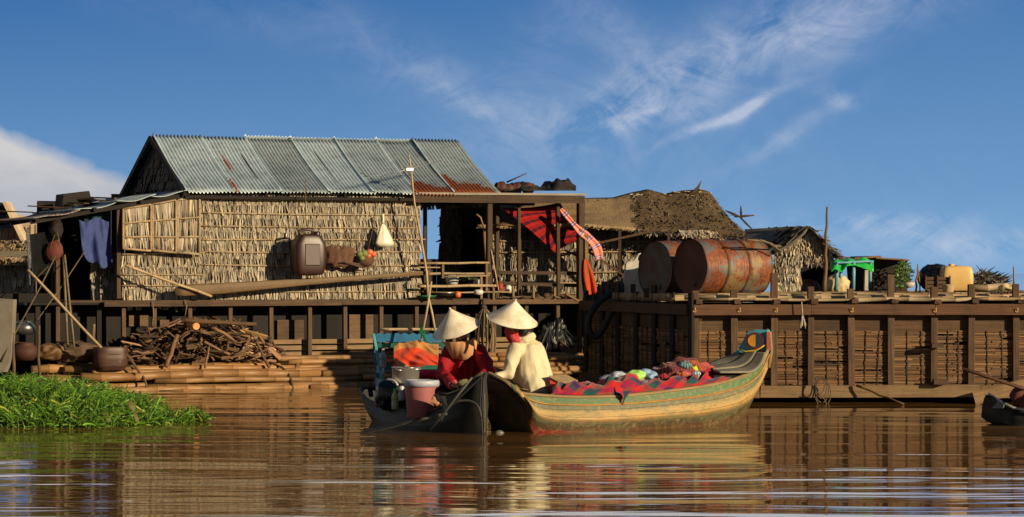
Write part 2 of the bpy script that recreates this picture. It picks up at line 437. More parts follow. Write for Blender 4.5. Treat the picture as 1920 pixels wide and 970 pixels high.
# ================================================================ camera, light, sky
cam = bpy.data.cameras.new('camera'); co = bpy.data.objects.new('camera', cam); COL.objects.link(co)
co.location = (0, 0, EYE); co.rotation_euler = (PI/2, 0, 0)
cam.sensor_width = 36; cam.lens = 36*F/1920; cam.shift_y = (HOR-485)/1920; cam.clip_end = 20000
SC.camera = co
AZ = math.radians(52); EL = math.radians(15)      # sun: over the viewer's right shoulder, low
tos = V((math.sin(AZ)*math.cos(EL), -math.cos(AZ)*math.cos(EL), math.sin(EL)))
sun = bpy.data.lights.new('sun', 'SUN'); so = bpy.data.objects.new('sun', sun); COL.objects.link(so)
sun.energy = 5.0; sun.angle = math.radians(.5); sun.color = (1.0, .79, .51)
so.rotation_euler = tos.to_track_quat('Z', 'Y').to_euler(); so.location = (5, -5, 20)
SC.view_settings.view_transform = 'Standard'; SC.view_settings.look = 'None'
SC.view_settings.exposure = 0.32; SC.view_settings.gamma = 1
SC.render.engine = 'CYCLES'

w = bpy.data.worlds.new('World'); SC.world = w; w.use_nodes = True
nt = w.node_tree; bg = nt.nodes['Background']
sky = nt.nodes.new('ShaderNodeTexSky'); sky.sky_type = 'NISHITA'; sky.sun_disc = False
sky.sun_elevation = EL; sky.sun_rotation = PI-AZ; sky.air_density = 1.0; sky.dust_density = .6; sky.ozone_density = 2.5
tc = nt.nodes.new('ShaderNodeTexCoord'); sp = nt.nodes.new('ShaderNodeSeparateXYZ'); nt.links.new(tc.outputs['Generated'], sp.inputs[0])
X, Y, Z = sp.outputs
el = mth(nt, 'ARCSINE', Z); az = mth(nt, 'ARCTAN2', X, Y)
# clear sky: the physical sky, looked up higher than the true elevation for the deep evening blue
z2 = mth(nt, 'ADD', mth(nt, 'MULTIPLY', mth(nt, 'MAXIMUM', Z, 0.0), 5.2), .07)
cb = nt.nodes.new('ShaderNodeCombineXYZ'); nt.links.new(X, cb.inputs[0]); nt.links.new(Y, cb.inputs[1]); nt.links.new(z2, cb.inputs[2])
nrm = nt.nodes.new('ShaderNodeVectorMath'); nrm.operation = 'NORMALIZE'; nt.links.new(cb.outputs[0], nrm.inputs[0]); nt.links.new(nrm.outputs[0], sky.inputs[0])
# slow brightening toward the right and toward the horizon (haze)
base = sky.outputs[0]
grad = mix(nt, ramp(nt, mth(nt, 'DIVIDE', el, math.radians(7)), [(0, (0, 0, 0)), (1, (1, 1, 1))]), (1.6, 3.5, 6.3), (.16, 1.35, 4.3))
base = mix(nt, .8, base, grad)
hz = ramp(nt, mth(nt, 'DIVIDE', el, math.radians(7)), [(0, (.45, .45, .45)), (.28, (.14, .14, .14)), (1, (0, 0, 0))])
rt = mth(nt, 'MULTIPLY', mth(nt, 'ADD', az, .2), 1.0, clamp=True)
hzf = mth(nt, 'ADD', hz, mth(nt, 'MULTIPLY', rt, .36), clamp=True)
base = mix(nt, hzf, base, (2.3, 4.6, 7.7))
# px/py style angles: az*4920, el*4920 give the photo's pixel scale, used only as angular units
A_ = mth(nt, 'ADD', mth(nt, 'MULTIPLY', az, F), 960.0); E_ = mth(nt, 'SUBTRACT', HOR, mth(nt, 'MULTIPLY', el, F))
def skynoise(scale, stx, sty, rot, detail=7, rough=.62, dist=.6, off=0):
    c = nt.nodes.new('ShaderNodeCombineXYZ'); nt.links.new(mth(nt, 'MULTIPLY', A_, .001), c.inputs[0]); nt.links.new(mth(nt, 'MULTIPLY', E_, .001), c.inputs[1]); c.inputs[2].default_value = off
    mp = nt.nodes.new('ShaderNodeMapping'); mp.inputs['Rotation'].default_value = (0, 0, math.radians(rot)); nt.links.new(c.outputs[0], mp.inputs[0])
    m2 = nt.nodes.new('ShaderNodeMapping'); m2.inputs['Scale'].default_value = (stx, sty, 1); nt.links.new(mp.outputs[0], m2.inputs[0])
    return noi(nt, m2.outputs[0], scale, detail, rough, dist)
warp = skynoise(3.0, 1, 1, 0, 4, .5, 0, 3.3)
warpy = mth(nt, 'MULTIPLY', mth(nt, 'SUBTRACT', warp, .5), 110.0)
E2 = mth(nt, 'ADD', E_, warpy)
def blob(cx, cy, rx, ry, deg, k):
    """soft tilted ellipse of cloud, strength k"""
    a = math.radians(deg); dx = mth(nt, 'SUBTRACT', A_, cx); dy = mth(nt, 'SUBTRACT', E2, cy)
    u = mth(nt, 'ADD', mth(nt, 'MULTIPLY', dx, math.cos(a)/rx), mth(nt, 'MULTIPLY', dy, math.sin(a)/rx))
    v = mth(nt, 'ADD', mth(nt, 'MULTIPLY', dx, -math.sin(a)/ry), mth(nt, 'MULTIPLY', dy, math.cos(a)/ry))
    r2 = mth(nt, 'ADD', mth(nt, 'MULTIPLY', u, u), mth(nt, 'MULTIPLY', v, v))
    return mth(nt, 'MULTIPLY', mth(nt, 'POWER', 2.718, mth(nt, 'MULTIPLY', r2, -1.0)), k)
def total(L):
    s = L[0]
    for x in L[1:]: s = mth(nt, 'ADD', s, x)
    return s
cir = total([blob(1250, 165, 300, 75, -22, .62), blob(1560, 40, 260, 60, -18, .5), blob(850, 160, 200, 50, 18, .20), blob(1180, 225, 110, 24, 0, .9),
             blob(1000, 110, 160, 60, -60, .16), blob(900, 195, 110, 22, 30, .24), blob(1470, 255, 120, 16, -30, .35), blob(1150, 60, 140, 50, 50, .3), blob(420, 30, 300, 45, 10, .10), blob(700, 60, 240, 40, 30, .12), blob(1568, 182, 34, 18, 10, .6),
             blob(1800, 455, 300, 34, 4, .75), blob(1650, 420, 160, 16, -4, .45), blob(1100, 330, 700, 120, 0, .1)])
fine = skynoise(3.0, 1.0, 2.5, 28, 10, .68, 1.6, 1.0)
fine2 = skynoise(4.2, 1.3, 2.2, -30, 9, .66, 1.4, 8.0)
tex = mth(nt, 'MULTIPLY', mth(nt, 'SUBTRACT', mth(nt, 'ADD', mth(nt, 'MULTIPLY', fine, .5), mth(nt, 'MULTIPLY', fine2, .5)), .40), 4.6, clamp=True)
cirm = mth(nt, 'MULTIPLY', mth(nt, 'MULTIPLY', cir, tex), 1.25, clamp=True)
streak = total([blob(1355, 232, 120, 8.5, -26, .85), blob(1415, 200, 50, 10, -34, .5)])
st2 = mth(nt, 'MULTIPLY', streak, mth(nt, 'ADD', .45, mth(nt, 'MULTIPLY', tex, .9)), clamp=True)
m_all = mth(nt, 'ADD', cirm, st2, clamp=True)
col = mix(nt, mth(nt, 'MULTIPLY', m_all, .62), base, (6.6, 7.0, 8.3))
# bank of cloud on the left, edge falling to the right
nb = skynoise(6, 1, 1.6, 12, 8, .6, .5, 5)
edge = mth(nt, 'ADD', mth(nt, 'SUBTRACT', E_, mth(nt, 'ADD', mth(nt, 'MULTIPLY', A_, .39), 236.0)), mth(nt, 'MULTIPLY', mth(nt, 'SUBTRACT', nb, .5), 62.0))
bank = mth(nt, 'MULTIPLY', mth(nt, 'DIVIDE', edge, 30.0, clamp=True), mth(nt, 'DIVIDE', mth(nt, 'SUBTRACT', 900.0, A_), 500.0, clamp=True))
shade = ramp(nt, mth(nt, 'ADD', mth(nt, 'DIVIDE', mth(nt, 'SUBTRACT', E_, 250.0), 200.0), mth(nt, 'SUBTRACT', nb, .5)), [(0, (7.6, 7.3, 7.0)), (.5, (5.6, 5.6, 5.9)), (1, (4.4, 4.6, 5.2))])
col = mix(nt, mth(nt, 'MULTIPLY', bank, .93), col, shade)
# unseen broken cloud deck, added above the frame to whiten ripple reflections
nd = skynoise(1.1, .5, 1.3, 0, 6, .6, .6, 11)
hi = mth(nt, 'MULTIPLY', mth(nt, 'SUBTRACT', el, math.radians(5.93)), 22.0, clamp=True)
hi3 = mth(nt, 'MULTIPLY', mth(nt, 'SUBTRACT', 1.1, mth(nt, 'ABSOLUTE', az)), 3.0, clamp=True)
hi2 = mth(nt, 'SUBTRACT', 1.0, mth(nt, 'MULTIPLY', mth(nt, 'SUBTRACT', el, math.radians(12)), 9.0, clamp=True), clamp=True)
dk = mth(nt, 'MULTIPLY', mth(nt, 'MULTIPLY', mth(nt, 'MULTIPLY', hi, hi3), hi2), mth(nt, 'ADD', .75, mth(nt, 'MULTIPLY', mth(nt, 'SUBTRACT', nd, .5), 2.0)), clamp=True)
col = mix(nt, dk, col, (11.5, 11.3, 11.2))
# unseen sky overhead and to the sides, dimmed to lower the ambient light
zen = mth(nt, 'MULTIPLY', mth(nt, 'SUBTRACT', el, math.radians(12)), 2.6, clamp=True)
side = mth(nt, 'MULTIPLY', mth(nt, 'SUBTRACT', mth(nt, 'ABSOLUTE', az), .7), 1.2, clamp=True)
col = mix(nt, mth(nt, 'MAXIMUM', mth(nt, 'MULTIPLY', zen, .80), mth(nt, 'MULTIPLY', side, .65)), col, mix(nt, 1.0, sky.outputs[0], (.25, .22, .19), 'MULTIPLY'))
nt.links.new(col, bg.inputs[0]); bg.inputs[1].default_value = .075

# ================================================================ water
def wave(x, y):
    ph = [(.93, .0), ]
    h = 0
    for (lam, amp, ang, p) in WV:
        h += amp*math.sin((x*math.sin(ang)+y*math.cos(ang))*2*PI/lam+p)
    return h
WR = random.Random(3); WV = []
ys = [2.0, 6.0, 9.0, 11.0]; y = 12.0
while y < 20: ys.append(y); y += .022
while y < 34: ys.append(y); y += .045
ys += [34.5, 36, 40, 48, 60, 90, 150, 400, 1200, 6000]
xs = [-3000, -500, -100, -30, -14, -8]; x = -5.4
while x < 5.4: xs.append(x); x += .075
xs += [8, 14, 30, 100, 500, 3000]
XX, YY = np.meshgrid(np.array(xs), np.array(ys)); ZZ = np.zeros_like(XX)
# gentle phase-warped ripples, crests mostly across the view
wx = .35*np.sin(XX*.9+.4*YY)+.22*np.sin(XX*2.3-1.1*YY+1.0)
for i in range(26):
    lam = .09*(1.135**i)*WR.uniform(.93, 1.07); ang = WR.gauss(0, .11); amp = lam*.00125*(1.35 if lam < .22 else .9 if lam < .5 else 1.1)
    ph = WR.uniform(0, 6.28)
    env = .55+.45*np.sin(XX*WR.uniform(.3, 1.6)+YY*WR.uniform(.4, 1.6)+WR.uniform(0, 6))
    ZZ += amp*env*np.sin((XX*math.sin(ang)+YY*math.cos(ang)+wx*.25)*2*PI/lam+ph)
fade = np.clip((YY-8)/4, 0, 1)*np.clip((60-YY)/25, 0, 1)*np.clip((9-np.abs(XX))/3, 0, 1)
ZZ *= fade
me = bpy.data.meshes.new('water'); ny, nx = XX.shape
co_ = np.stack([XX, YY, ZZ], -1).reshape(-1, 3)
idx = np.arange(ny*nx).reshape(ny, nx)
q = np.stack([idx[:-1, :-1], idx[:-1, 1:], idx[1:, 1:], idx[1:, :-1]], -1).reshape(-1, 4)
me.vertices.add(len(co_)); me.vertices.foreach_set('co', co_.ravel().astype(np.float32))
me.loops.add(q.size); me.loops.foreach_set('vertex_index', q.ravel().astype(np.int32))
me.polygons.add(len(q)); me.polygons.foreach_set('loop_start', (np.arange(len(q))*4).astype(np.int32)); me.polygons.foreach_set('loop_total', np.full(len(q), 4, np.int32))
me.polygons.foreach_set('use_smooth', np.ones(len(q), bool)); me.update()
m, nt, b = new_mat('muddy_water'); 
ob = coords(nt, 'Object', (.5, 1.6, 1)); n1 = noi(nt, ob, 1.2, 4, .6)
nt.links.new(ramp(nt, n1, [(.3, (.125, .062, .018)), (.7, (.16, .082, .026))]), b.inputs['Base Color'])
b.inputs['Roughness'].default_value = .035; b.inputs['IOR'].default_value = 1.333
bump(nt, b, noi(nt, coords(nt, 'Object', (6, 22, 1)), 1, 3, .6), .03, .01)
me.materials.append(m)
wo = bpy.data.objects.new('water', me); COL.objects.link(wo); wo['kind'] = 'structure'; wo['label'] = 'muddy brown river water with small ripples'
# ================================================================ main house frame
HA = math.radians(25); HU = V((math.cos(HA), math.sin(HA), 0)); HW = V((-math.sin(HA), math.cos(HA), 0))
E0 = V(((348-960)/F*33.7, 33.7, 0)); UP = V((0, 0, 1))
def H(a, b, z): return E0+HU*a+HW*b+UP*z
def hp(px, py, b):                      # photo point carried onto the vertical plane b metres behind the eave line
    d = V(((px-960)/F, 1, -(py-HOR)/F)); t = (E0.dot(HW)+b)/V((d.x, d.y, 0)).dot(HW)
    return V((0, 0, EYE))+d*t
def ha(px, b): return (hp(px, HOR, b)-E0).dot(HU)
def planks(mb, a0, a1, b, z0, z1, n, vertical=True, th=.02, lo=.6, hi=1.2, gap=.01):
    for i in range(n):
        t0 = i/n; t1 = (i+1)/n; mb.tint(R.uniform(lo, hi), .1, .05)
        if vertical:
            x0 = a0+(a1-a0)*t0+gap/2; x1 = a0+(a1-a0)*t1-gap/2
            q = [H(x0,b,z0), H(x1,b,z0), H(x1,b+th,z0), H(x0,b+th,z0), H(x0,b,z1), H(x1,b,z1), H(x1,b+th,z1), H(x0,b+th,z1)]
        else:
            y0 = z0+(z1-z0)*t0+gap/2; y1 = z0+(z1-z0)*t1-gap/2; jj = R.uniform(-.006, .006)
            q = [H(a0,b+jj,y0), H(a1,b,y0), H(a1,b+th,y0), H(a0,b+th+jj,y0), H(a0,b+jj,y1), H(a1,b,y1), H(a1,b+th,y1), H(a0,b+th+jj,y1)]
        mb.hexa(q)
def post(mb, a, b, z0, z1, w=.06, lean=0): mb.tint(1, .2, .05); mb.beam(H(a, b, z0), H(a+lean, b, z1), w, w, up=HU)

house = thing('village_house', 'palm-leaf walled house with grey corrugated steel gable roof and open porches', 'house', H(2, .16, 1.08))
# ---- corrugated roof
ZE, ZR, BR = 2.518, 3.292, 1.447
roof = MB(); roof.tint(.6, 0); roof.beam(H(-.02, BR, ZR-.05), H(4.42, BR, ZR-.05), .05, .07)
for a in (.03, 1.1, 2.2, 3.3, 4.36):
    roof.tint(.8, .2); roof.beam(H(a, .0, ZE-.05), H(a, BR, ZR-.06), .04, .05); roof.beam(H(a, BR*2, ZE-.05), H(a, BR, ZR-.06), .04, .05)
for k in range(4):
    t = k/3.2+.02; roof.beam(H(.0, BR*t, ZE-.08+(ZR-ZE)*t-.01), H(4.4, BR*t, ZE-.08+(ZR-ZE)*t-.01), .04, .04)
roofo = part('roof', roof, MT['dark'], house)
def sheet(a0, a1, side, k, rust, bow=0.0):
    mb = MB(); nw = int((a1-a0)/.048); n = nw*8; rows = 16; off = k*.004; dz = R.uniform(-.02, .02); lng = R.uniform(-.03, .035); sk = R.uniform(-.015, .015); tone = R.uniform(.25, .8)
    vs = []
    for j in range(rows+1):
        v = j/rows
        for i in range(n+1):
            u = i/n; a = a0+(a1-a0)*u+sk*v; b = BR*(1-v)-(.05 if v == 0 else 0)*0; z = ZR+(ZE-ZR)*v-.035*math.sin(PI*v)+dz*(1-v)+off
            ext = 1.0+R.uniform(0, .0)
            z += (.014 if i < 6 else 0)+.0115*math.sin(u*nw*2*PI)+.006*math.sin(u*PI)*math.sin(v*9+k)
            if side < 0: b = 2*BR-b
            if v > .99: b += (-.04-lng) if side > 0 else .04; z -= .02+lng*.5+.008*math.sin(u*5+k)
            vs.append(H(a, b, z))
    base = mb.add(vs)
    edge_ = 7 if k else 0
    for j in range(rows):
        for i in range(n):
            v = (j+.5)/rows; u = (i+.5)/n
            r = 0
            for (ru, rv, su, sv, am) in rust:
                r += am*math.exp(-((u-ru)/su)**2-((v-rv)/sv)**2)
            mb.col = (min(1, r), 1.6 if i < 7 else tone, 0)  # overlap edge coloured brighter, a painted seam highlight
            mb.face([base+j*(n+1)+i, base+j*(n+1)+i+1, base+(j+1)*(n+1)+i+1, base+(j+1)*(n+1)+i],
                    [((a1-a0)*i/n+k*3, v), ((a1-a0)*(i+1)/n+k*3, v), ((a1-a0)*(i+1)/n+k*3, v+.06), ((a1-a0)*i/n+k*3, v+.06)])
    o = part('roof_sheet', mb, MT['steel'], roofo); return mod(o, 'SOLIDIFY', thickness=.002)
seams = [-.0, .70, 1.33, 1.98, 2.62, 3.24, 3.78, 4.46]
rusts = [[(.3, 1.0, .5, .12, .35)], [(.25, .45, .06, .25, .55), (.05, .9, .12, .3, .5)], [(.5, 1.05, .3, .1, .15)], [(.5, 1.05, .4, .1, .15)], [(.55, 1.05, .35, .1, .25)],
         [(.25, .97, .26, .24, 1.05), (.7, 1.0, .4, .16, .8)], [(.3, 1.0, .4, .12, .7)], [(.12, .78, .1, .22, .7), (.42, .98, .33, .2, 1.15), (.8, 1.0, .2, .12, .5)]]
for k in range(7):
    rs = rusts[[0, 1, 2, 3, 4, 5, 7][k]] if k < 6 else rusts[7]
    sheet(seams[k]-(.03 if k else 0), seams[k+1], 1, k, rs); 
    sheet(seams[k]-(.03 if k else 0), seams[k+1], -1, k, rs)
# barge boards & gable
mb = MB(); mb.tint(.9, 0); mb.beam(H(-.03, -.03, ZE-.04), H(-.03, BR, ZR-.03), .02, .07); mb.beam(H(-.03, 2*BR, ZE-.04), H(-.03, BR, ZR-.03), .02, .07)
part('gable_board', mb, MT['dark'], house)
def gable(a, nm, sgn):
    mb = MB(); mb.tint(.5, 0); mb.extrude([H(a, .2, ZE-.1), H(a, 2*BR-.2, ZE-.1), H(a, BR, ZR-.08)], HU*.02*sgn)
    nrm_ = -HU*sgn
    for r in range(6, -1, -1):
        z = ZE-.08+(ZR-ZE-.12)*r/6.5+.1; hb = BR*(1-(z-ZE)/(ZR-ZE))-.1; b = BR-hb
        while b < BR+hb:
            leaf_tint(mb, .5, 1.1); mb.blade(H(a, b, z)+nrm_*.03, V((0, 0, -.17))+HW*R.uniform(-.04, .04), HW, nrm_, R.uniform(.025, .06), .03, 2, .5, R.uniform(-.3, .3)); b += .03
    part(nm, mb, MT['leafgrey'], house)
gable(.12, 'gable_panel', 1); gable(4.34, 'gable_panel', -1)
# ---- front wall
WB = .16; wa0 = ha(375, WB); wa1 = ha(785, WB); ZF = 1.16
mb = MB(); mb.tint(.55, 0); mb.hexa([H(wa0,WB+.02,ZF), H(wa1,WB+.02,ZF), H(wa1,WB+.05,ZF), H(wa0,WB+.05,ZF), H(wa0,WB+.02,2.56), H(wa1,WB+.02,2.56), H(wa1,WB+.05,2.56), H(wa0,WB+.05,2.56)])
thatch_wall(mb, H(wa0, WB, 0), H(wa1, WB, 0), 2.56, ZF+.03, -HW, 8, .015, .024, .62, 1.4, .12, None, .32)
fw = part('wall', mb, MT['leaf'], house)
for r in range(8):
    z = 2.56-(2.56-ZF-.03)/8*(r+1)+.03
    if r == 6: continue
    mb = MB(); mb.tint(1.05, .12); a = wa0-.02; aa = a+R.uniform(0, .02)
    bamboo(mb, H(aa, WB-.05, z+R.uniform(-.01, .01)), H(wa1+R.uniform(-.05, .08), WB-.05, z+R.uniform(-.015, .015)), .0115, .008, .8, 6, .4)
    part('batten', mb, MT['batten'], fw)
# left stretch of the front wall, under the lean-to
la0 = ha(229, WB); 
mb = MB(); mb.tint(.5, 0); mb.hexa([H(la0,WB+.03,ZF), H(wa0,WB+.03,ZF), H(wa0,WB+.05,ZF), H(la0,WB+.05,ZF), H(la0,WB+.03,1.66), H(wa0,WB+.03,1.66), H(wa0,WB+.05,1.66), H(la0,WB+.05,1.66)])
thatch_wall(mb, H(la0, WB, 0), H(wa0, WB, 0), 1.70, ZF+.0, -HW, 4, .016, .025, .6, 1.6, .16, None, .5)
lw = part('wall', mb, MT['leaf'], house)
for z, sl in ((1.70, .03), (1.44, .0), (1.30, .0)):
    mb = MB(); mb.tint(1.05, .12); bamboo(mb, H(la0-.02, WB-.05, z), H(wa0+.05, WB-.05, z+sl), .012, 0, .9, 6, .35); part('batten', mb, MT['batten'], lw)
# propped shutters, three leaf-filled frames
sx = [229, 284, 331, 375]; st = [392, 383, 376, 368]; sb = [467, 470, 474, 477]
for k in range(3):
    c = [hp(sx[k]+2, st[k], WB-.10), hp(sx[k+1]-1, st[k+1], WB-.10), hp(sx[k+1]-1, sb[k+1], WB-.17), hp(sx[k]+2, sb[k], WB-.17)]
    mb = MB(); mb.tint(.5, 0); mb.hexa([c[3]+HW*.03, c[2]+HW*.03, c[2]+HW*.035, c[3]+HW*.035, c[0]+HW*.03, c[1]+HW*.03, c[1]+HW*.035, c[0]+HW*.035])
    for r in range(2, -1, -1):
        x = 0.02
        while x < .98:
            p = c[0].lerp(c[1], x).lerp(c[3].lerp(c[2], x), r/3+.01); q_ = c[0].lerp(c[1], x).lerp(c[3].lerp(c[2], x), min(.99, (r+1.35)/3))
            leaf_tint(mb, .45, 1.6); mb.blade(p+HW*.02, (q_-p)*R.uniform(.8, 1.05)+HU*R.uniform(-.03, .03), HU, -HW, R.uniform(.02, .045), R.uniform(.0, .02), 2, .4, R.uniform(-.3, .3)); x += .05*R.uniform(.6, 1.3)
    sh = part('shutter', mb, MT['leaf'], house)
    mb = MB(); mb.tint(1.1, .1)
    for p, q_ in ((c[0], c[1]), (c[1], c[2]), (c[3], c[2]), (c[0], c[3])): bamboo(mb, p, q_, .016, 0, 1, 6, .2)
    for t in (.36, .7): bamboo(mb, c[0].lerp(c[3], t), c[1].lerp(c[2], t), .012, 0, 1, 6, .2)
    part('shutter_frame', mb, MT['batten'], sh)
mb = MB(); mb.tint(1.1, 0); bamboo(mb, hp(374, 366, WB-.06), hp(373, 480, WB-.06), .02, 0, 1, 8, .3); part('corner_pole', mb, MT['batten'], house)
# side, back and floor of the closed room
mb = MB(); planks(mb, wa1-.0, wa1+.03, WB, ZF, 2.6, 1)
mb.hexa([H(wa1-.03,WB+.06,1.1), H(wa1,WB+.06,1.1), H(wa1,2.7,1.1), H(wa1-.03,2.7,1.1), H(wa1-.03,WB+.06,2.6), H(wa1,WB+.06,2.6), H(wa1,2.7,2.6), H(wa1-.03,2.7,2.6)])
part('side_wall', mb, MT['woodtan'], house)
mb = MB(); planks(mb, la0+.6, wa1, 2.7, 1.1, 2.55, 18); part('back_wall', mb, MT['wood'], house)
mb = MB(); mb.tint(.9, 0); mb.hexa([H(.12,.2,1.1), H(.15,.2,1.1), H(.15,2.7,1.1), H(.12,2.7,1.1), H(.12,.2,2.5), H(.15,.2,2.5), H(.15,2.7,2.5), H(.12,2.7,2.5)]); part('side_wall', mb, MT['leafgrey'], house)
mb = MB(); planks(mb, ha(130, 0), ha(1092, 0), 0, 1.085, 1.115, 1, th=2.9); part('floor', mb, MT['wood'], house)
# ---- lean-to roof on the left
A1 = hp(352, 357, -.03); B1 = hp(60, 408, -.03); A2 = A1+HW*2.1-UP*.0; B2 = B1+HW*2.1-UP*.0
lean = MB(); lean.tint(.8, 0)
for t in (.02, .3, .6, .97): p = A1.lerp(B1, t)-UP*.035; lean.beam(p, A2.lerp(B2, t)-UP*.035, .04, .04)
for s_ in (.04, .5, .95): p = A1.lerp(A2, s_)-UP*.06; lean.beam(p, B1.lerp(B2, s_)-UP*.06, .04, .05)
leano = part('porch_roof', lean, MT['dark'], house)
tt = [0, .21, .44, .7, 1.0]
for k in range(4):
    mb = MB(); t0 = tt[k]; t1 = tt[k+1]+(.03 if k < 3 else 0); nb_ = 14; lift = .012*(k % 2)-.02*(k == 3); ov = [0.0, .02, -.04, .05][k]
    def f(u, v):
        t = t0+(t1-t0)*v; p = A1.lerp(B1, t).lerp(A2.lerp(B2, t), u)
        return p+UP*(.009*math.sin(u*2*PI*36)+lift-.02*math.sin(PI*v)+.01*math.sin(v*7+k))-HW*ov*(1-u)
    mb.col = ([.05, .15, .28, .42][k], .4, 0); mb.grid(220, nb_, f, lambda u, v: (u*2+k, v)); o = part('roof_sheet', mb, MT['steel'], leano); mod(o, 'SOLIDIFY', thickness=.003)
for k in range(7):
    mb = MB(); t = .45+.08*k; p = A1.lerp(B1, min(1, t)).lerp(A2.lerp(B2, min(1, t)), R.uniform(.05, .5))+UP*.05; mb.tint(.7, .3); mb.beam(p, p+HU*R.uniform(-.5, .5)+HW*R.uniform(.1, .7)+UP*.02, .08, .015); part('roof_plank', mb, MT['wood'], leano)
for k in range(6):
    mb = MB(); p = hp(R.uniform(175, 235), R.uniform(371, 378), .7); mb.tint(.7, .3); mb.beam(p, p+HU*R.uniform(-.45, .1)+HW*.4+UP*R.uniform(-.04, .06), .05, .02); part('roof_plank', mb, MT['wood'], leano)
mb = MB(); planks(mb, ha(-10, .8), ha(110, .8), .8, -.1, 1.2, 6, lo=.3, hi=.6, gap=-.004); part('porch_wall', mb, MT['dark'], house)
# left porch posts, boards, back wall
mb = MB()
for px, b, y0, y1 in ((222, .12, 385, 560), (108, .1, 400, 640), (100, 1.6, 404, 600), (214, 1.7, 388, 560)):
    mb = MB(); mb.tint(.8, .1); p = hp(px, y0, b); q_ = hp(px, y1, b); mb.beam(q_, p, .05, .05, up=HU); part('porch_post', mb, MT['wood'], house)
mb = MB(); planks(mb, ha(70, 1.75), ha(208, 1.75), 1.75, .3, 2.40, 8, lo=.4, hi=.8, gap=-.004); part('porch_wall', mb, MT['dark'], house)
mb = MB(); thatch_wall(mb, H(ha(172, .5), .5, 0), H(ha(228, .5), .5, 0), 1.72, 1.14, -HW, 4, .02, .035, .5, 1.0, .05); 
mb.tint(.4, 0); mb.hexa([H(ha(172,.5),.53,1.12), H(ha(228,.5),.53,1.12), H(ha(228,.5),.55,1.12), H(ha(172,.5),.55,1.12), H(ha(172,.5),.53,1.72), H(ha(228,.5),.53,1.72), H(ha(228,.5),.55,1.72), H(ha(172,.5),.55,1.72)])
part('porch_wall', mb, MT['leaf'], house)
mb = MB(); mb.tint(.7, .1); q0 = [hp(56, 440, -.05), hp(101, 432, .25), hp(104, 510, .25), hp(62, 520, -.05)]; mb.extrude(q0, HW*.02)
mb.tint(.9, 0); mb.beam(hp(51, 430, -.06), hp(58, 535, -.06), .035, .03, up=HU); part('side_board', mb, MT['black'], house)  # board coloured black to stand in for the porch shade
MT['greyboard'] = fibre('grey_sheet', (.24, .22, .18), (.13, .115, .09), 2, 30, .6, .4, .003)
# ---- right porch: slab roof, posts, rails, back wall with a doorway
pa0 = ha(778, -.02); pa1 = ha(1098, -.02); ZP = 2.555
mb = MB(); mb.tint(1.2, 0)
mb.hexa([H(pa0,-.05,ZP-.045), H(pa1,-.05,ZP-.03), H(pa1-.1,1.9,ZP+.0), H(pa0,1.9,ZP-.0), H(pa0,-.05,ZP-.015), H(pa1,-.05,ZP+.0), H(pa1-.1,1.9,ZP+.03), H(pa0,1.9,ZP+.03)])
pro = part('porch_roof', mb, MT['greyboard'], house)
mb = MB(); mb.tint(.55, 0); mb.beam(H(pa0, .0, ZP-.10), H(pa1-.03, .0, ZP-.085), .05, .10); mb.beam(H(pa0, 1.7, ZP-.08), H(pa1-.16, 1.7, ZP-.06), .06, .08)
for k in range(8): a = pa0+.1+k*(pa1-pa0-.25)/7; mb.tint(.7, .2); mb.beam(H(a, -.03, ZP-.06), H(a, 1.85, ZP-.04), .035, .03)
part('rafter', mb, MT['wood'], pro)
for px, b, w_, y0 in ((917, .05, .075, 366), (931, .5, .06, 370), (973, .2, .045, 370), (1047, .15, .05, 370), (1088, .02, .09, 368), (1076, 1.5, .06, 372)):
    mb = MB(); mb.tint(.62, .12); p = hp(px, y0, b); q_ = hp(px, 568, b); mb.beam(q_, p+HU*R.uniform(-.015, .015), w_, w_, up=HU); o = part('porch_post', mb, MT['wood'], house); bev(o)  # posts tinted darker, shade under the porch put into the colour
mb = MB(); mb.tint(.9, 0); mb.beam(hp(1098, 440, -.02), hp(1098, 566, -.02), .07, .05, up=HU); part('porch_post', mb, MT['woodtan'], house)
for (x0, y0, x1, y1, b, r) in ((783, 494, 917, 493, .0, .017), (783, 501, 830, 502, .0, .01), (783, 514, 920, 513, .0, .019), (833, 519, 918, 517, -.03, .012), (783, 537, 930, 536, -.05, .021), (800, 549, 960, 548, -.02, .012)):
    mb = MB(); mb.tint(1.0, .15); bamboo(mb, hp(x0, y0, b), hp(x1, y1, b), r, 0, .9, 7, .3); part('porch_rail', mb, MT['batten'], house)
for (x0, y0, x1, y1, b) in ((934, 511, 1086, 513, .18), (934, 531, 1086, 536, .22)):
    mb = MB(); mb.tint(.55, .15); mb.beam(hp(x0, y0, b), hp(x1, y1, b), .03, .045); part('porch_rail', mb, MT['wood'], house)
for x0, y0, y1 in ((830, 495, 522), (912, 494, 548), (804, 540, 560), (902, 516, 560), (925, 540, 565), (962, 540, 566), (1000, 536, 566), (1040, 540, 566)):
    mb = MB(); mb.tint(.9, .2); mb.beam(hp(x0, y1, -.02), hp(x0, y0, -.02), .035, .03, up=HU); part('rail_post', mb, MT['woodtan'], house)
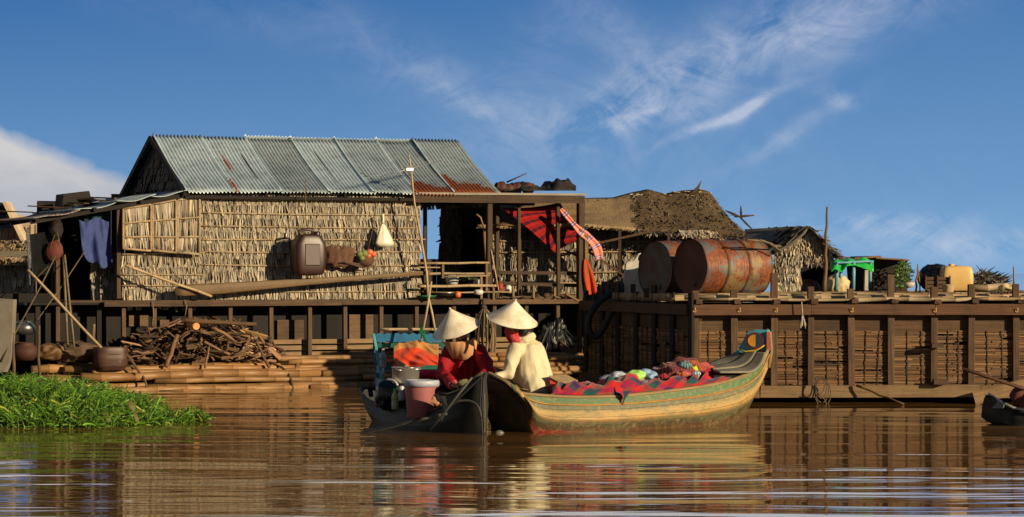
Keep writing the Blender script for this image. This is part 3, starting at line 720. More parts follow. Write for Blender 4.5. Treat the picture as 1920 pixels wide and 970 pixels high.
# back wall: leaf panel with frayed left edge, then a dark doorway
bb = 1.75; z1_ = 2.44
mb = MB(); x0 = ha(826, bb); x1 = ha(862, bb)
mb.tint(.5, 0); mb.hexa([H(x0+.03,bb+.02,1.1), H(x1,bb+.02,1.1), H(x1,bb+.04,1.1), H(x0+.03,bb+.04,1.1), H(x0+.03,bb+.02,z1_), H(x1,bb+.02,z1_), H(x1,bb+.04,z1_), H(x0+.03,bb+.04,z1_)])
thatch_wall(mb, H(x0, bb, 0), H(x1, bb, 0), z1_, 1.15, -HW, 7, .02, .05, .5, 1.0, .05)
for k in range(9):
    z = 2.35-k*.08; leaf_tint(mb, .4, .8); mb.blade(H(x0+.08, bb, z), -HU*R.uniform(.06, .17)-UP*R.uniform(.02, .1), UP, -HW, .05, .02, 2, .2, .1)
part('back_wall', mb, MT['leafgrey'], house)
mb = MB(); planks(mb, ha(895, bb), ha(935, bb), bb, 1.1, z1_, 3, lo=.4, hi=.7); planks(mb, ha(862, bb), ha(895, bb), bb+.02, 2.1, z1_, 1, lo=.4, hi=.5)
mb.tint(.7); mb.beam(H(ha(825, bb), bb, 2.40), H(ha(935, bb), bb, 2.40), .05, .06); planks(mb, ha(783, bb), ha(830, bb), bb-.02, 1.1, 1.66, 4, lo=.3, hi=.5); part('back_wall', mb, MT['wood'], house)
mb = MB(); planks(mb, ha(845, bb+.2), ha(912, bb+.2), bb+.2, 1.1, 2.5, 5, lo=.3, hi=.5, gap=-.004); part('door', mb, MT['dark'], house)
mb = MB(); mb.tint(.5); mb.beam(hp(797, 555, 1.0), hp(797, 375, 1.0), .045, .045, up=HU); part('porch_post', mb, MT['wood'], house)
mb = MB(); mb.tint(.4); mb.beam(H(wa1, .5, 2.47), H(pa1-.3, .5, 2.47), .04, .08); mb.beam(H(wa1, 1.0, 2.43), H(pa1-.3, 1.0, 2.43), .04, .04); part('rafter', mb, MT['dark'], pro)
# low dark wall boards closing under the eave
mb = MB(); mb.tint(.6, 0); mb.beam(H(wa0-.1, .1, 2.51), H(4.4, .1, 2.54), .04, .06); part('eave_beam', mb, MT['dark'], house)

# ================================================================ platform under the house
plat = thing('floating_platform', 'dark timber platform with posts and slatted skirt under the corrugated roof house', 'platform', H(2, .3, 0))
mb = MB(); mb.tint(1.15, .1); x_ = ha(195, -.07)
for s0, s1 in ((195, 395), (395, 640), (640, 880), (880, 1092)):
    mb.tint(R.uniform(.8, 1.2), .1, .04); mb.beam(H(ha(s0, -.07), -.07, 1.07), H(ha(s1, -.07)-.004, -.07, 1.07), .06, .062, jit=.004)
part('front_beam', mb, MT['wood'], plat)
for px in (232, 288, 355, 430, 508, 580, 647, 714, 780, 850, 925, 985, 1046, 1086):
    mb = MB(); mb.tint(R.uniform(.8, 1.15), .1, .04); mb.beam(H(ha(px, .02), .02, .05), H(ha(px, .02)+R.uniform(-.01, .01), .02, 1.04), .062, .05, up=HU); part('post', mb, MT['wood'], plat)
mb = MB(); planks(mb, ha(230, .1), ha(1092, .1), .10, .2, .60, 5, False, lo=.8, hi=1.25, gap=.022); part('skirt_slat', mb, MT['woodtan'], plat)
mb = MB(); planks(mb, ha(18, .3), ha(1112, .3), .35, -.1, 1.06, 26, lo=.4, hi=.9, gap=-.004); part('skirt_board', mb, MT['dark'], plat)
for px, y0, x2, y2 in ((242, 590, 278, 612), (300, 600, 330, 618), (655, 590, 700, 640), (520, 600, 570, 650)):
    mb = MB(); mb.tint(1.1, .3); c = [hp(px, y2, .3), hp(x2, y2, .3), hp(x2, y0, .3), hp(px, y0, .3)]; mb.extrude(c, HW*.02); part('patch_board', mb, MT['wood'], plat)
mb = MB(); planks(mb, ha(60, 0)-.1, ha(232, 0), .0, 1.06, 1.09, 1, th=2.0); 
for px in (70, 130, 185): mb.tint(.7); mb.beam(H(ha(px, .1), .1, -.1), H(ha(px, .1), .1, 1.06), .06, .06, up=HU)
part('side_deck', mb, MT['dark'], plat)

# ================================================================ bamboo raft
raft = thing('bamboo_raft', 'raft of long tan bamboo poles lashed together at the waterline', 'raft', H(2, -.5, 0))
rows = [(-.86, .035, 275, 1092, .042), (-.85, .115, 290, 1092, .040), (-.78, .175, 152, 1092, .048), (-.70, .222, 175, 690, .036), (-.60, .255, 195, 1092, .036), (-.50, .262, 180, 560, .04), (-.40, .262, 120, 1092, .045), (-.28, .262, 60, 1092, .05), (-.14, .262, 60, 1092, .05),
        (-.72, .07, 70, 300, .035), (-.9, .0, 120, 690, .05), (-.6, .15, 60, 300, .05), (-.3, .15, 40, 300, .05), (-.62, .32, 540, 1092, .034), (-.42, .36, 520, 1092, .034), (-.95, -.03, 300, 1000, .04)]
for (b, z, x0, x1, r) in rows:
    a0 = ha(x0, b); a1 = ha(x1, b); a = a0
    while a < a1-.05:
        e = min(a1, a+R.uniform(2.6, 3.4)) if a1-a > 4 else a1
        mb = MB(); mb.tint(R.uniform(.6, 1.2), .12, .07); dz = R.uniform(-.008, .008); r = r*R.uniform(.85, 1.15)
        bamboo(mb, H(a, b, z+dz), H(e, b+R.uniform(-.01, .01), z+R.uniform(-.012, .012)), r, 0, .88, 12, .42); part('bamboo_pole', mb, MT['bamboo'], raft); a = e+.03
mb = MB()
for z, b in ((.3, -.2), (.3, -.65)): mb.tint(.9); mb.hexa([H(ha(20, b), b, z-.33), H(ha(75, b), b, z-.33), H(ha(75, b), b+.3, z-.33), H(ha(20, b), b+.3, z-.33), H(ha(20, b), b, z-.18), H(ha(75, b), b, z-.18), H(ha(75, b), b+.3, z-.18), H(ha(20, b), b+.3, z-.18)])
part('end_block', mb, MT['woodtan'], raft)
for px in (272, 545, 985):
    mb = MB(); mb.tint(.7); a = ha(px, -.87)
    mb.tube([H(a-.2, -.3, .33), H(a-.14, -.55, .31), H(a-.05, -.72, .25), H(a-.01, -.84, .17), H(a, -.91, .09), H(a+.01, -.93, -.02)], .014, 6); part('lashing', mb, MT['rope'], raft)
# ================================================================ bamboo-sided barge on the right
DF = 29.5; BX0 = (1297-960)/F*DF; BX1 = 6.9; CL = V((BX0, DF, 0)); CB = V(((1093-960)/F*33.7, 33.7, 0))
ED = (CB-CL); EL_ = ED.length; ED.normalize(); EN = V((-ED.y, ED.x, 0))    # EN points out to the left
barge = thing('bamboo_barge', 'long dark timber barge with woven bamboo side panels and bare bamboo deck', 'barge', (3.4, DF+2, 0))
FY = DF
def fx(px, D=DF): return (px-960)/F*D
zt = EYE-(571-HOR)/F*DF; zb1 = EYE-(591-HOR)/F*DF
mb = MB()
for a, b_ in ((1297, 1520), (1520, 1752), (1752, 2120)):
    mb.tint(R.uniform(.85, 1.15), .1, .05); mb.beam((fx(a)+.003, FY-.035, (zt+zb1)/2+R.uniform(-.006, .006)), (fx(b_)-.003, FY-.035, (zt+zb1)/2+R.uniform(-.006, .006)), .06, zt-zb1, jit=.003)
top = part('upper_beam', mb, MT['woodred'], barge)
for px in (1302, 1386, 1455, 1597, 1753, 1906):
    mb = MB(); z = EYE-(583-HOR)/F*(DF-.07); c = V((fx(px, DF-.07), FY-.068, z)); mb.tint(3)
    mb.lathe(c, [(.0, -.004), (.018, -.004), (.02, .004), (.014, .008), (.011, .0), (0, 0)], 12, (0, -1, 0)); mb.tube([c, c+V((.01, -.03, .03))], .006, 6)
    part('ring_bolt', mb, MT['woodtan'], top)
mb = MB()
zb = EYE-(723-HOR)/F*DF; zb2 = EYE-(746-HOR)/F*DF
for a, b_ in ((1425, 1838), (1838, 2120)):
    mb.tint(1.15 if a == 1425 else .95, .1, .05); mb.beam((fx(a), FY-.03, (zb+zb2)/2), (fx(b_)-.003, FY-.03, (zb+zb2)/2+.01), .08, zb-zb2, jit=.004)
mb.tint(1.0); mb.beam((fx(1297), FY-.02, (zb+zb2)/2), (fx(1425)-.004, FY-.02, (zb+zb2)/2), .08, zb-zb2)
part('lower_beam', mb, MT['woodtan'], barge)
pxs = [1305, 1376, 1450, 1520, 1596, 1670, 1750, 1820, 1905, 1985, 2060]; tops = [545, 543, 512, 538, 542, 515, 538, 533, 533, 535, 520]
for px, ty in zip(pxs, tops):
    mb = MB(); mb.tint(R.uniform(.85, 1.25), .1, .05); x = fx(px, DF+.06); w_ = .075
    mb.beam((x, FY+.055, zb2+.01), (x+R.uniform(-.01, .01), FY+.055, EYE-(ty-HOR)/F*(DF+.06)), w_, .07, up=(0, 1, 0), jit=.004); o = part('post', mb, MT['wood'], barge); bev(o, .005)
    mb = MB(); mb.tint(.9, .2); z = zt+.015; mb.beam((x+.03, FY-.09, z+.02), (x+.05, FY+.5, z+.02), .07, .05, jit=.006); part('joist', mb, MT['wood'], barge)
mb = MB()
zc = EYE-(620-HOR)/F*(DF+.1)
for i in range(len(pxs)-1):
    mb.tint(R.uniform(.6, 1.1), .1, .05); mb.beam((fx(pxs[i], DF+.1), FY+.10, (zb1+zc)/2+.01), (fx(pxs[i+1], DF+.1)-.004, FY+.10, (zb1+zc)/2+.01), .02, zb1-zc+.03)
part('fascia_board', mb, MT['wood'], barge)
def woven(p0, p1, zlo, zhi, n, nn, dim=1.0):
    """split bamboo slats between p0 and p1, tied to uprights"""
    mb = MB(); p0 = V(p0); p1 = V(p1); d = (p1-p0); L = d.length; du = d/L; h = (zhi-zlo)/nn
    mb.tint(.12, 0); a = p0+n*-.03; b_ = p1+n*-.03
    mb.hexa([a+UP*zlo, b_+UP*zlo, b_+n*-.01+UP*zlo, a+n*-.01+UP*zlo, a+UP*zhi, b_+UP*zhi, b_+n*-.01+UP*zhi, a+n*-.01+UP*zhi])
    for k in range(nn):
        z = zlo+h*(k+.5)+R.uniform(-.003, .003); q_ = R.random(); mb.tint(R.uniform(.35, 1.25)*dim, .1, .06)
        x = 0
        while x < L:
            e = min(L, x+R.uniform(.18, L)); 
            if L-e < .06: e = L
            o1 = R.uniform(-.008, .010); o2 = R.uniform(-.008, .010)
            if R.random() > .04: mb.tint(R.uniform(.6, 1.45)*dim, .12, .08); mb.beam(p0+du*x+n*o1+UP*(z+R.uniform(-.003, .003)), p0+du*(e-.002)+n*o2+UP*(z+R.uniform(-.003, .003)), .006, h*R.uniform(.74, .96), up=UP)
            x = e
    for t in ((.33, .72) if L > .3 else (.5,)):
        mb.tint(.4, .2); mb.beam(p0+du*L*(t+R.uniform(-.06, .06))+n*.012+UP*zlo, p0+du*L*(t+R.uniform(-.04, .04))+n*.012+UP*zhi, .008, .008, up=n)
    return mb
for i in range(len(pxs)-1):
    mb = woven((fx(pxs[i], DF+.08)+.035, FY+.075, 0), (fx(pxs[i+1], DF+.08)-.035, FY+.075, 0), zb, zc, V((0, -1, 0)), 31)
    part('woven_panel', mb, MT['bambood'], barge)
# left end of the barge, running back
EC = [1297, 1262, 1228, 1194, 1160, 1130, 1100]
def ept(px):                                       # point of the end wall line seen at px
    k = (px-960)/F; t = (k*CL.y-CL.x)/(ED.x-k*ED.y); return CL+ED*t
mb = MB(); mb.tint(.9, .1); p0 = CL+EN*.02+ED*.05; p1 = CB+EN*.02
mb.beam(p0+UP*((zt+zb1)/2), p1+UP*((zt+zb1)/2), .06, zt-zb1); mb.beam(p0+UP*((zb+zb2)/2), p1+UP*((zb+zb2)/2), .08, zb-zb2); part('end_beam', mb, MT['wood'], barge)
for i, px in enumerate(EC):
    q_ = ept(px); mb = MB(); mb.tint(R.uniform(.6, 1), .1); mb.beam(q_+EN*.008+UP*-.3, q_+EN*.008+UP*(1.24 if i not in (2, 4) else 1.32), .14, .03, up=EN); part('post', mb, MT['dark'], barge)  # near-black end posts: colour stands in for shade on this side
    if i < len(EC)-1:
        q2 = ept(EC[i+1]); mb = woven(q_+ED*.08, q2-ED*.08, .0, .82, EN, 26, .9); part('woven_panel', mb, MT['bambood'], barge)
        mb = MB(); mb.tint(R.uniform(.6, 1.1)); mb.beam(q_+ED*.08-EN*.02+UP*.93, q2-ED*.08-EN*.02+UP*.93, .02, .22); part('fascia_board', mb, MT['wood'], barge)
# hull core (dark inside) and deck
mb = MB(); mb.tint(.6, 0); c = [CL-EN*.05+ED*.1, CL-EN*.12+ED*.1, CB-EN*.12, CB-EN*.05]; mb.hexa([p+UP*-.3 for p in c]+[p+UP*1.09 for p in c]); part('end_lining', mb, MT['dark'], barge)
mb = MB(); mb.tint(.6, 0)
for c in ([CL-EN*.12+V((0, .16, 0)), V((BX1, DF+.16, 0)), V((BX1, 32.3, 0)), CL+ED*2.8-EN*.12], [V((4.0, 32.3, 0)), V((BX1, 32.3, 0)), V((BX1, 36.0, 0)), V((4.0, 36.0, 0))], [CL+ED*2.8-EN*.12, V((2.0, 32.3, 0)), V((2.0, 33.0, 0)), CL+ED*3.5-EN*.12], [V((3.3, 33.3, 0)), V((4.0, 33.3, 0)), V((4.0, 36.0, 0)), V((3.3, 36.0, 0))]):
    mb.hexa([p+UP*-.3 for p in c]+[p+UP*1.10 for p in c]); part('hull_core', mb, MT['dark'], barge)
zd = 1.165
for k in range(34):
    y = DF+.02+k*.145+(.0 if k < 3 else .05); x0 = (CL.x-(y-DF)*.26-.05 if y < 32.4 else 4.0) if k > 0 else fx(1312)
    segs = [x0+R.uniform(-.1, .1)]; 
    while segs[-1] < BX1: segs.append(segs[-1]+R.uniform(1.2, 2.8))
    for a, b_ in zip(segs[:-1], segs[1:]):
        if k < 3: mb = MB(); mb.tint(R.uniform(.9, 1.2), .1, .05); bamboo(mb, (a, y, zd+.012*k+R.uniform(-.004, .012)), (b_-.03, y+R.uniform(-.03, .03), zd+.012*k+R.uniform(-.006, .016)), R.uniform(.017, .028), 0, .9, 8, .3); part('deck_pole', mb, MT['batten'], barge)
    if k >= 3:
        mb = MB(); mb.tint(R.uniform(.8, 1.1), .1); bamboo(mb, (x0, y, zd+.015), (BX1, y, zd+.015), .05, 0, 1, 6, .5); part('deck_pole', mb, MT['batten'], barge)
# brace plank with stick at the lower right, block on post
mb = MB(); mb.tint(1.2); mb.beam(P(1826, 748, 29.2), P(1975, 708, 29.2), .03, .14, jit=.004); part('brace_plank', mb, MT['woodtan'], barge)
mb = MB(); mb.tint(.8); mb.box(P(1757, 648, 29.42), (.13, .12, .05)); part('cleat', mb, MT['wood'], barge)
mb = MB(); mb.tint(.9); mb.box(P(1763, 716, 29.38), (.16, .14, .055)); part('cleat', mb, MT['wood'], barge)

# ================================================================ oil drums
MT['cap'] = plain('dark_rust', (.13, .042, .018), (.055, .022, .012), 3, .7, .4, .004)
MT['cap2'] = plain('grey_and_rust', (.10, .035, .016), (.11, .12, .10), 5, .7, .4, .004)
def drum(cap, axis, r, L, label):
    t = thing('oil_drum', label, 'oil drum', cap+axis*L/2-UP*r, 'rusty oil drums lying on the barge')
    mb = MB(); prof = []; n = 110
    for i in range(n+1):
        s = i/n; rr = r
        for c_ in (.335, .655): rr += .022*math.exp(-((s-c_)/.014)**2)
        for c_ in (.12, .16, .20, .24, .28, .40, .44, .56, .60, .72, .76, .80, .84, .88): rr += .0045*math.exp(-((s-c_)/.009)**2)
        if s < .012 or s > .988: rr += .008
        prof.append((rr+.004*nz((s*3, r, 1), 3), s*L))
    M_ = V((0, 0, 1)).rotation_difference(axis).to_matrix(); base = len(mb.v)
    def f(u, v):
        rr, z = prof[round(v*n)]; a = 2*PI*u; d = .016*noise.noise(V((math.cos(a)*1.6, math.sin(a)*1.6, z*3)))+.005*noise.noise(V((math.cos(a)*4, math.sin(a)*4, z*9)))
        return cap+M_@V(((rr+d)*math.cos(a), (rr+d)*math.sin(a), z))
    mb.grid(64, n, f, lambda u, v: (u*2, v))
    for i in range(len(mb.c)):
        s = (i//64)/n; a = (i % 64)/64*2*PI; k_ = 1
        for c_ in (.0, .335, .655, 1.0): k_ -= .45*math.exp(-((s-c_)/(.012+.02*(.5+.5*noise.noise(V((math.cos(a)*3, math.sin(a)*3, c_*5))))))**2)
        mb.c[i] = (k_*1.02, k_, k_)
    part('shell', mb, MT['drum'], t)
    for e, sg in ((0, 1), (L, -1)):
        mb = MB(); mb.tint(1, 0, 0); o = cap+axis*(e+sg*.018)
        mb.lathe(o, [(0, 0), (r*.3, .001), (r*.6, 0), (r*.9, .001), (r*.96, -.006*sg), (r*1.0, -.012*sg)], 48, axis)
        if sg > 0:
            lid = part('end_cap', mb, MT['cap'] if r < .33 else MT['cap2'], t, 'dark rusty end cap')
            mb = MB(); mb.tint(.5); mb.lathe(o+M_@V((r*.62, .05, 0))-axis*.012, [(0, 0), (.035, 0), (.035, .02)], 16, axis); part('bung', mb, MT['drum'], lid)
        else: part('end_cap', mb, MT['drum'], t)
ax = V((math.cos(math.radians(33)), math.sin(math.radians(33)), 0))
drum(P(1294, 501, 30.35), ax, .318, .96, 'large rusty blue-grey oil drum lying nearest the deck edge')
drum(P(1228, 506, 31.3), ax, .335, .96, 'rusty oil drum with grey painted end, behind and left of the bigger one')
# ropes over the front drum
mb = MB(); mb.tint(1.2, 0); mb.tube([P(1400, 450, 30.1), P(1432, 452, 30.3), P(1450, 461, 30.5), P(1464, 462, 30.6)], .012, 5); mb.tube([P(1425, 450, 30.1), P(1448, 458, 30.4), P(1466, 473, 30.5), P(1455, 470, 30.5)], .01, 5)
solo('rope', mb, MT['rope'], 'short frayed rope end lying over the far end of the front drum', 'rope')

# ================================================================ thatched house in the middle
h2 = thing('thatched_house', 'low palm-thatched house with sagging patched roof behind the oil drums', 'house', P(1150, 560, 36.6))
Dh = 36.4
mb = MB(); A_2 = P(925, 512, Dh); B_2 = P(1262, 512, Dh+.6); A_2.z = B_2.z = 0
ztt = EYE-(425-HOR)/F*Dh; mb.tint(.45, 0); nn = V((0, -1, 0)); dd = (B_2-A_2).normalized()
mb.hexa([A_2+UP*.9-nn*.03, B_2+UP*.9-nn*.03, B_2+UP*.9-nn*.05, A_2+UP*.9-nn*.05, A_2+UP*2.15-nn*.03, B_2+UP*ztt-nn*.03, B_2+UP*ztt-nn*.05, A_2+UP*2.15-nn*.05])
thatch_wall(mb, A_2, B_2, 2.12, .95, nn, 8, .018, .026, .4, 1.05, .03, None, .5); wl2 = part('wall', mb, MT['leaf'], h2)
for z in (1.9, 1.76, 1.47, 1.33, 1.18):
    mb = MB(); mb.tint(.9, .15); bamboo(mb, A_2+nn*.06+UP*(z+R.uniform(-.02, .02)), B_2+nn*.06+UP*(z+R.uniform(-.02, .02)), .012, 0, .9, 6, .4); part('batten', mb, MT['batten'], wl2)
for px in (975, 1162, 1254):
    mb = MB(); mb.tint(.6, .1); mb.beam(P(px, 565, Dh-.12), P(px, 432, Dh-.12), .045, .04, up=(1, 0, 0)); part('post', mb, MT['wood'], h2)
for q_ in (((1095, 462, 1240, 430)), ((1098, 468, 1175, 520)), ((1060, 470, 1100, 488))):
    mb = MB(); mb.tint(.9, .1); mb.beam(P(q_[0], q_[1], Dh-.16), P(q_[2], q_[3], Dh-.16), .025, .03); part('brace', mb, MT['wood'], h2)
mb = MB(); mb.tint(1, 0); mb.hexa([V((A_2.x,36.5,-.1)), V((3.4,36.9,-.1)), V((3.4,39,-.1)), V((A_2.x,39,-.1)), V((A_2.x,36.5,.97)), V((3.4,36.9,.97)), V((3.4,39,.97)), V((A_2.x,39,.97))]); part('float_base', mb, MT['wood'], h2)
# side wall block right part (under shaggy eave)
mb = MB(); A3 = P(1262, 512, Dh+.5); B3 = P(1400, 512, Dh+.8); A3.z = B3.z = 0; mb.tint(.5)
thatch_wall(mb, A3, B3, 2.0, 1.0, nn, 6, .02, .04, .5, 1.3, .05); mb.tint(.4); mb.hexa([A3+UP*.9-nn*.02, B3+UP*.9-nn*.02, B3+UP*.9-nn*.05, A3+UP*.9-nn*.05, A3+UP*2.05-nn*.02, B3+UP*2.05-nn*.02, B3+UP*2.05-nn*.05, A3+UP*2.05-nn*.05]); part('wall', mb, MT['leaf'], h2)
RG = [(900, 392), (1000, 380), (1095, 378), (1150, 376), (1190, 366), (1213, 361), (1245, 369), (1285, 362), (1312, 360), (1330, 368)]
EVL = [(895, 428), (1000, 428), (1095, 428), (1150, 432), (1190, 436), (1225, 438), (1275, 442), (1320, 444), (1365, 448), (1402, 448)]
def lerpl(Ls, u):
    k = u*(len(Ls)-1); i = min(len(Ls)-2, int(k)); f_ = k-i; return (Ls[i][0]*(1-f_)+Ls[i+1][0]*f_, Ls[i][1]*(1-f_)+Ls[i+1][1]*f_)
def rf2(u, v):
    a = lerpl(RG, u); b_ = lerpl(EVL, u); r_ = P(a[0], a[1], Dh+1.5); e_ = P(b_[0], b_[1], Dh-.25+.6*u)
    return r_.lerp(e_, v)+UP*(-.05*math.sin(PI*v)+.02*nz((u*6, v*3, 0), 1.3, 4))
mb = MB(); mb.tint(1.0, 0); mb.grid(90, 16, rf2, lambda u, v: (v*1.4, u*2.4))
for i_ in range(len(mb.c)):
    if i_ % 90 > 39+2*math.sin(i_//90): mb.c[i_] = (.4, .38, .34)
    else: k_ = 1+.35*noise.noise(V(((i_ % 90)*.09, (i_//90)*.5, 3))); mb.c[i_] = (k_, k_*.98, k_*.95)
r2 = part('roof', mb, MT['mat'], h2); mod(r2, 'SOLIDIFY', thickness=.05)
mb = MB(); mb.tint(.6, 0)                           # back slope
def rb2(u, v):
    a = lerpl(RG, u); p = P(a[0], a[1], Dh+1.5); return p+V((.1*(u-.5)*v, 1.5*v, -.75*v))
mb.grid(40, 8, rb2, lambda u, v: (v*1.4, u*2.4)); ob_ = part('back_slope', mb, MT['leafgrey'], r2); mod(ob_, 'SOLIDIFY', thickness=.04)
def sub(f, u0, u1, v0=0, v1=1): return lambda u, v: f(u0+(u1-u0)*u, v0+(v1-v0)*v)
mb = MB(); thatch_slope(mb, sub(rf2, .44, 1.0, 0, 1), 22, 210, .2, .018, .6, 2.6, .015, .05); part('shaggy_thatch', mb, MT['leafgrey'], r2, 'shaggy dark grey thatch')
mb = MB(); thatch_slope(mb, sub(rf2, 0, .5, 0, 1), 8, 60, .2, .02, .7, 1.3, .004, .004); thatch_slope(mb, sub(rf2, .2, .42, .3, .55), 3, 60, .16, .014, .25, .6, .006, .01); thatch_slope(mb, sub(rf2, 0, .5, .86, 1), 3, 120, .12, .02, .5, 1.2, .01, .03); thatch_slope(mb, sub(rf2, 0.1, .52, 0, .12), 3, 60, .09, .035, .6, 1.4, .01, .05)
thatch_slope(mb, sub(rf2, .50, 1, .93, 1), 3, 120, .2, .022, .7, 1.3, .02, .03); thatch_slope(mb, sub(rf2, .66, .84, .95, 1), 3, 70, .24, .022, 1.5, 2.6, .05, .03); thatch_slope(mb, sub(rf2, .15, .5, .35, .5), 1, 24, .14, .06, .5, 1.1, .01, .0); part('eave_fringe', mb, MT['leaf'], r2)
for k in range(26):
    mb = MB(); u = R.uniform(.1, .92); mb.tint(R.uniform(.5, 1.4), .2, .06); p = rf2(u, R.uniform(-.0, .08))+UP*.03; mb.beam(p, p+V((R.uniform(-.2, .2), -.08, R.uniform(-.03, .03))), R.uniform(.02, .06), .01); part('ridge_scrap', mb, MT['leaf'], r2)
mb = MB(); mb.tint(.75, 0); mb.tube([P(1285, 366, Dh+1.45), P(1300, 362, Dh+1.4), P(1309, 352, Dh+1.4), P(1315, 339, Dh+1.4)], [.05, .055, .035, .006], 8, flat=.6); part('ridge_horn', mb, MT['wood'], r2)
mb = MB(); mb.tint(.7, 0)
for q_ in ((1389, 386, 1390, 412, .02), (1376, 407, 1414, 404, .02), (1384, 404, 1412, 432, .018), (1360, 395, 1392, 409, .022)):
    a = P(q_[0], q_[1], Dh+.9); b_ = P(q_[2], q_[3], Dh+.9); mb.tube([a, a.lerp(b_, .5), b_], [q_[4]*.35, q_[4], q_[4]*.5], 6)
part('crossed_stick', mb, MT['wood'], r2)
mb = MB()
for k in range(60):
    leaf_tint(mb, .6, 1.3); u = R.random(); p = P(1330+70*u, 366+78*u, Dh+1.45-.9*u); mb.blade(p, V((R.uniform(.0, .14), -.05, R.uniform(-.2, -.02))), V((0, 1, 0)), V((.6, 0, .6)), .035, .02, 2, .3, .1)
mb.tint(.7, 0); c = [P(1330, 368, Dh+1.5), P(1402, 446, Dh+.35), P(1402, 446, Dh+2.6)]; mb.extrude(c, V((-.03, 0, -.02))); part('gable_panel', mb, MT['leafgrey'], h2)

# ================================================================ small thatched shelter on the barge deck
h3 = thing('thatched_shelter', 'small open-fronted palm-thatched shelter on the deck right of the drums', 'shelter', P(1500, 547, 34.3))
Ds = 33.9
def s3(px, py, dy=0): return P(px, py, Ds+dy)
mb = MB(); mb.tint(.5)
Aw = s3(1452, 512); Bw = s3(1500, 512); Aw.z = Bw.z = 0
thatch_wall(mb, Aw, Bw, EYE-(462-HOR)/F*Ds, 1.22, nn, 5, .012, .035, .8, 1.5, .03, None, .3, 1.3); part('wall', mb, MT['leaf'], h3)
for z in (.06, .32, .52): pass
mb = MB(); outline = [s3(1452, 465), s3(1475, 452), s3(1515, 430), s3(1550, 470), s3(1562, 487), s3(1500, 487), s3(1495, 545), s3(1455, 545)]
mb.tint(.5, 0); mb.extrude([p+V((0, .05, 0)) for p in outline], V((0, .03, 0)))
for k in range(420):
    t = R.random(); px = 1458+t*100; yt = 430+abs(px-1515)*.72*(1 if px < 1515 else 1.25); py = yt+R.random()**1.3*max(2, 487-yt)
    if py > 486: continue
    leaf_tint(mb, .6, 1.5); mb.blade(s3(px, py, -.02*R.random()), V((R.uniform(-.05, .05)+(px-1515)*.0006, -.01, -R.uniform(.08, .16))), V((1, 0, 0)), nn, R.uniform(.015, .035), .025, 2, .3, R.uniform(-.3, .3))
part('gable_panel', mb, MT['leaf'], h3)
def sl(sx_, ex, ey):                                # roof slope from ridge going back
    def f(u, v):
        a = s3(1515, 427); e_ = s3(ex, ey); p = a.lerp(e_, v); back = V((-.35, 1.6, 0)); return p+back*u+V((0, -.10, 0))*(1-u)+UP*(-.03*math.sin(PI*v))
    return f
mb = MB(); mb.tint(.7, 0); fL = sl(0, 1448, 474); fR = sl(0, 1572, 484); mb.grid(10, 6, fL, lambda u, v: (v, u*2)); mb.grid(10, 6, fR, lambda u, v: (v, u*2)); rr3 = part('roof', mb, MT['leafgrey'], h3); mod(rr3, 'SOLIDIFY', thickness=.03)
mb = MB(); thatch_slope(mb, sub(fL, 0, 1), 7, 46, .16, .04, .5, 1.1); thatch_slope(mb, sub(fR, 0, 1), 7, 46, .16, .045, .5, 1.2, .02, .05)
for k in range(70):
    v = R.random(); p = fR(0, v); leaf_tint(mb, .5, 1.2); mb.blade(p, V((R.uniform(.05, .2), -.1*R.random(), -R.uniform(.02, .14))), V((0, 1, 0)), UP, .04, .01, 2, .2, .1)
part('roof_thatch', mb, MT['leafgrey'], rr3)
# long low roof running left of the shelter (dark underside with pale rim)
mb = MB(); mb.tint(.8, 0); c = [P(1398, 434, 35.6), P(1505, 428, 34.6), P(1462, 468, 34.2), P(1400, 462, 34.6)]; mb.extrude(c, V((0, .03, -.0)))
mb.tint(2.6, 0); mb.beam(c[0]+V((0, -.02, .01)), c[1]+V((0, -.02, .01)), .04, .035); part('side_roof', mb, MT['leafgrey'], h3)
mb = MB(); mb.tint(.7, 0); c = [s3(1500, 487, .9), s3(1566, 487, .9), s3(1566, 547, .9), s3(1500, 547, .9)]; mb.extrude(c, V((0, .03, 0))); part('inner_wall', mb, MT['dark'], h3)
mb = MB(); mb.tint(1.0); c = s3(1515, 545, .5); mb.ellip(c+UP*.02, (.17, .17, .13), 20, 10); solo('clay_jar', mb, plain('terracotta', (.26, .12, .07), (.2, .09, .05), 8, .7), 'round brown clay jar in the dark opening of the small shelter', 'jar')
mb = MB(); mb.tint(.9, 0); crooked(mb, P(1546, 548, 31.5), P(1551, 388, 31.5), .026, .012, .012, 9, 8); solo('bare_pole', mb, MT['bambood'], 'tall bare crooked pole standing in front of the small shelter', 'pole')

# ================================================================ table with green cloth, sacks
mgr = plain('green_plastic_sheet', (.015, .36, .04), (.03, .50, .08), 10, .3, .2, .003, .5); mbl = plain('pale_blue_paint', (.16, .36, .44), (.10, .26, .34), 10, .5)
tb = thing('table', 'pale blue legged table under a shiny green plastic sheet on the deck', 'table', P(1598, 545, 32.6))
mb = MB(); mb.tint(1.3, 0); mb.beam(P(1566, 493, 32.6), P(1634, 490, 32.6), .42, .02); part('tabletop', mb, mbl, tb)
for x0, dy, bt in ((1569, -.18, 544), (1601, -.2, 544), (1632, -.15, 543), (1577, .22, 541)):
    mb = MB(); mb.tint(1, .1); mb.tube([P(x0-1, bt, 32.6+dy), P(x0, 492, 32.6+dy)], .022, 8); part('leg', mb, mbl, tb)
def gs(u, v):
    p = P(1558+80*u, 490-3*u, 32.35+.55*v); 
    e = max(0, (abs(u-.5)-.36)/.14); dr = -.01+.05*e+(.11*(1-v*4) if v < .25 else 0)*(.9+.25*math.sin(u*9))
    return p-UP*dr+UP*(.03*nz((u*4, v*4, 0), 1.5)+.012*math.sin(u*19))
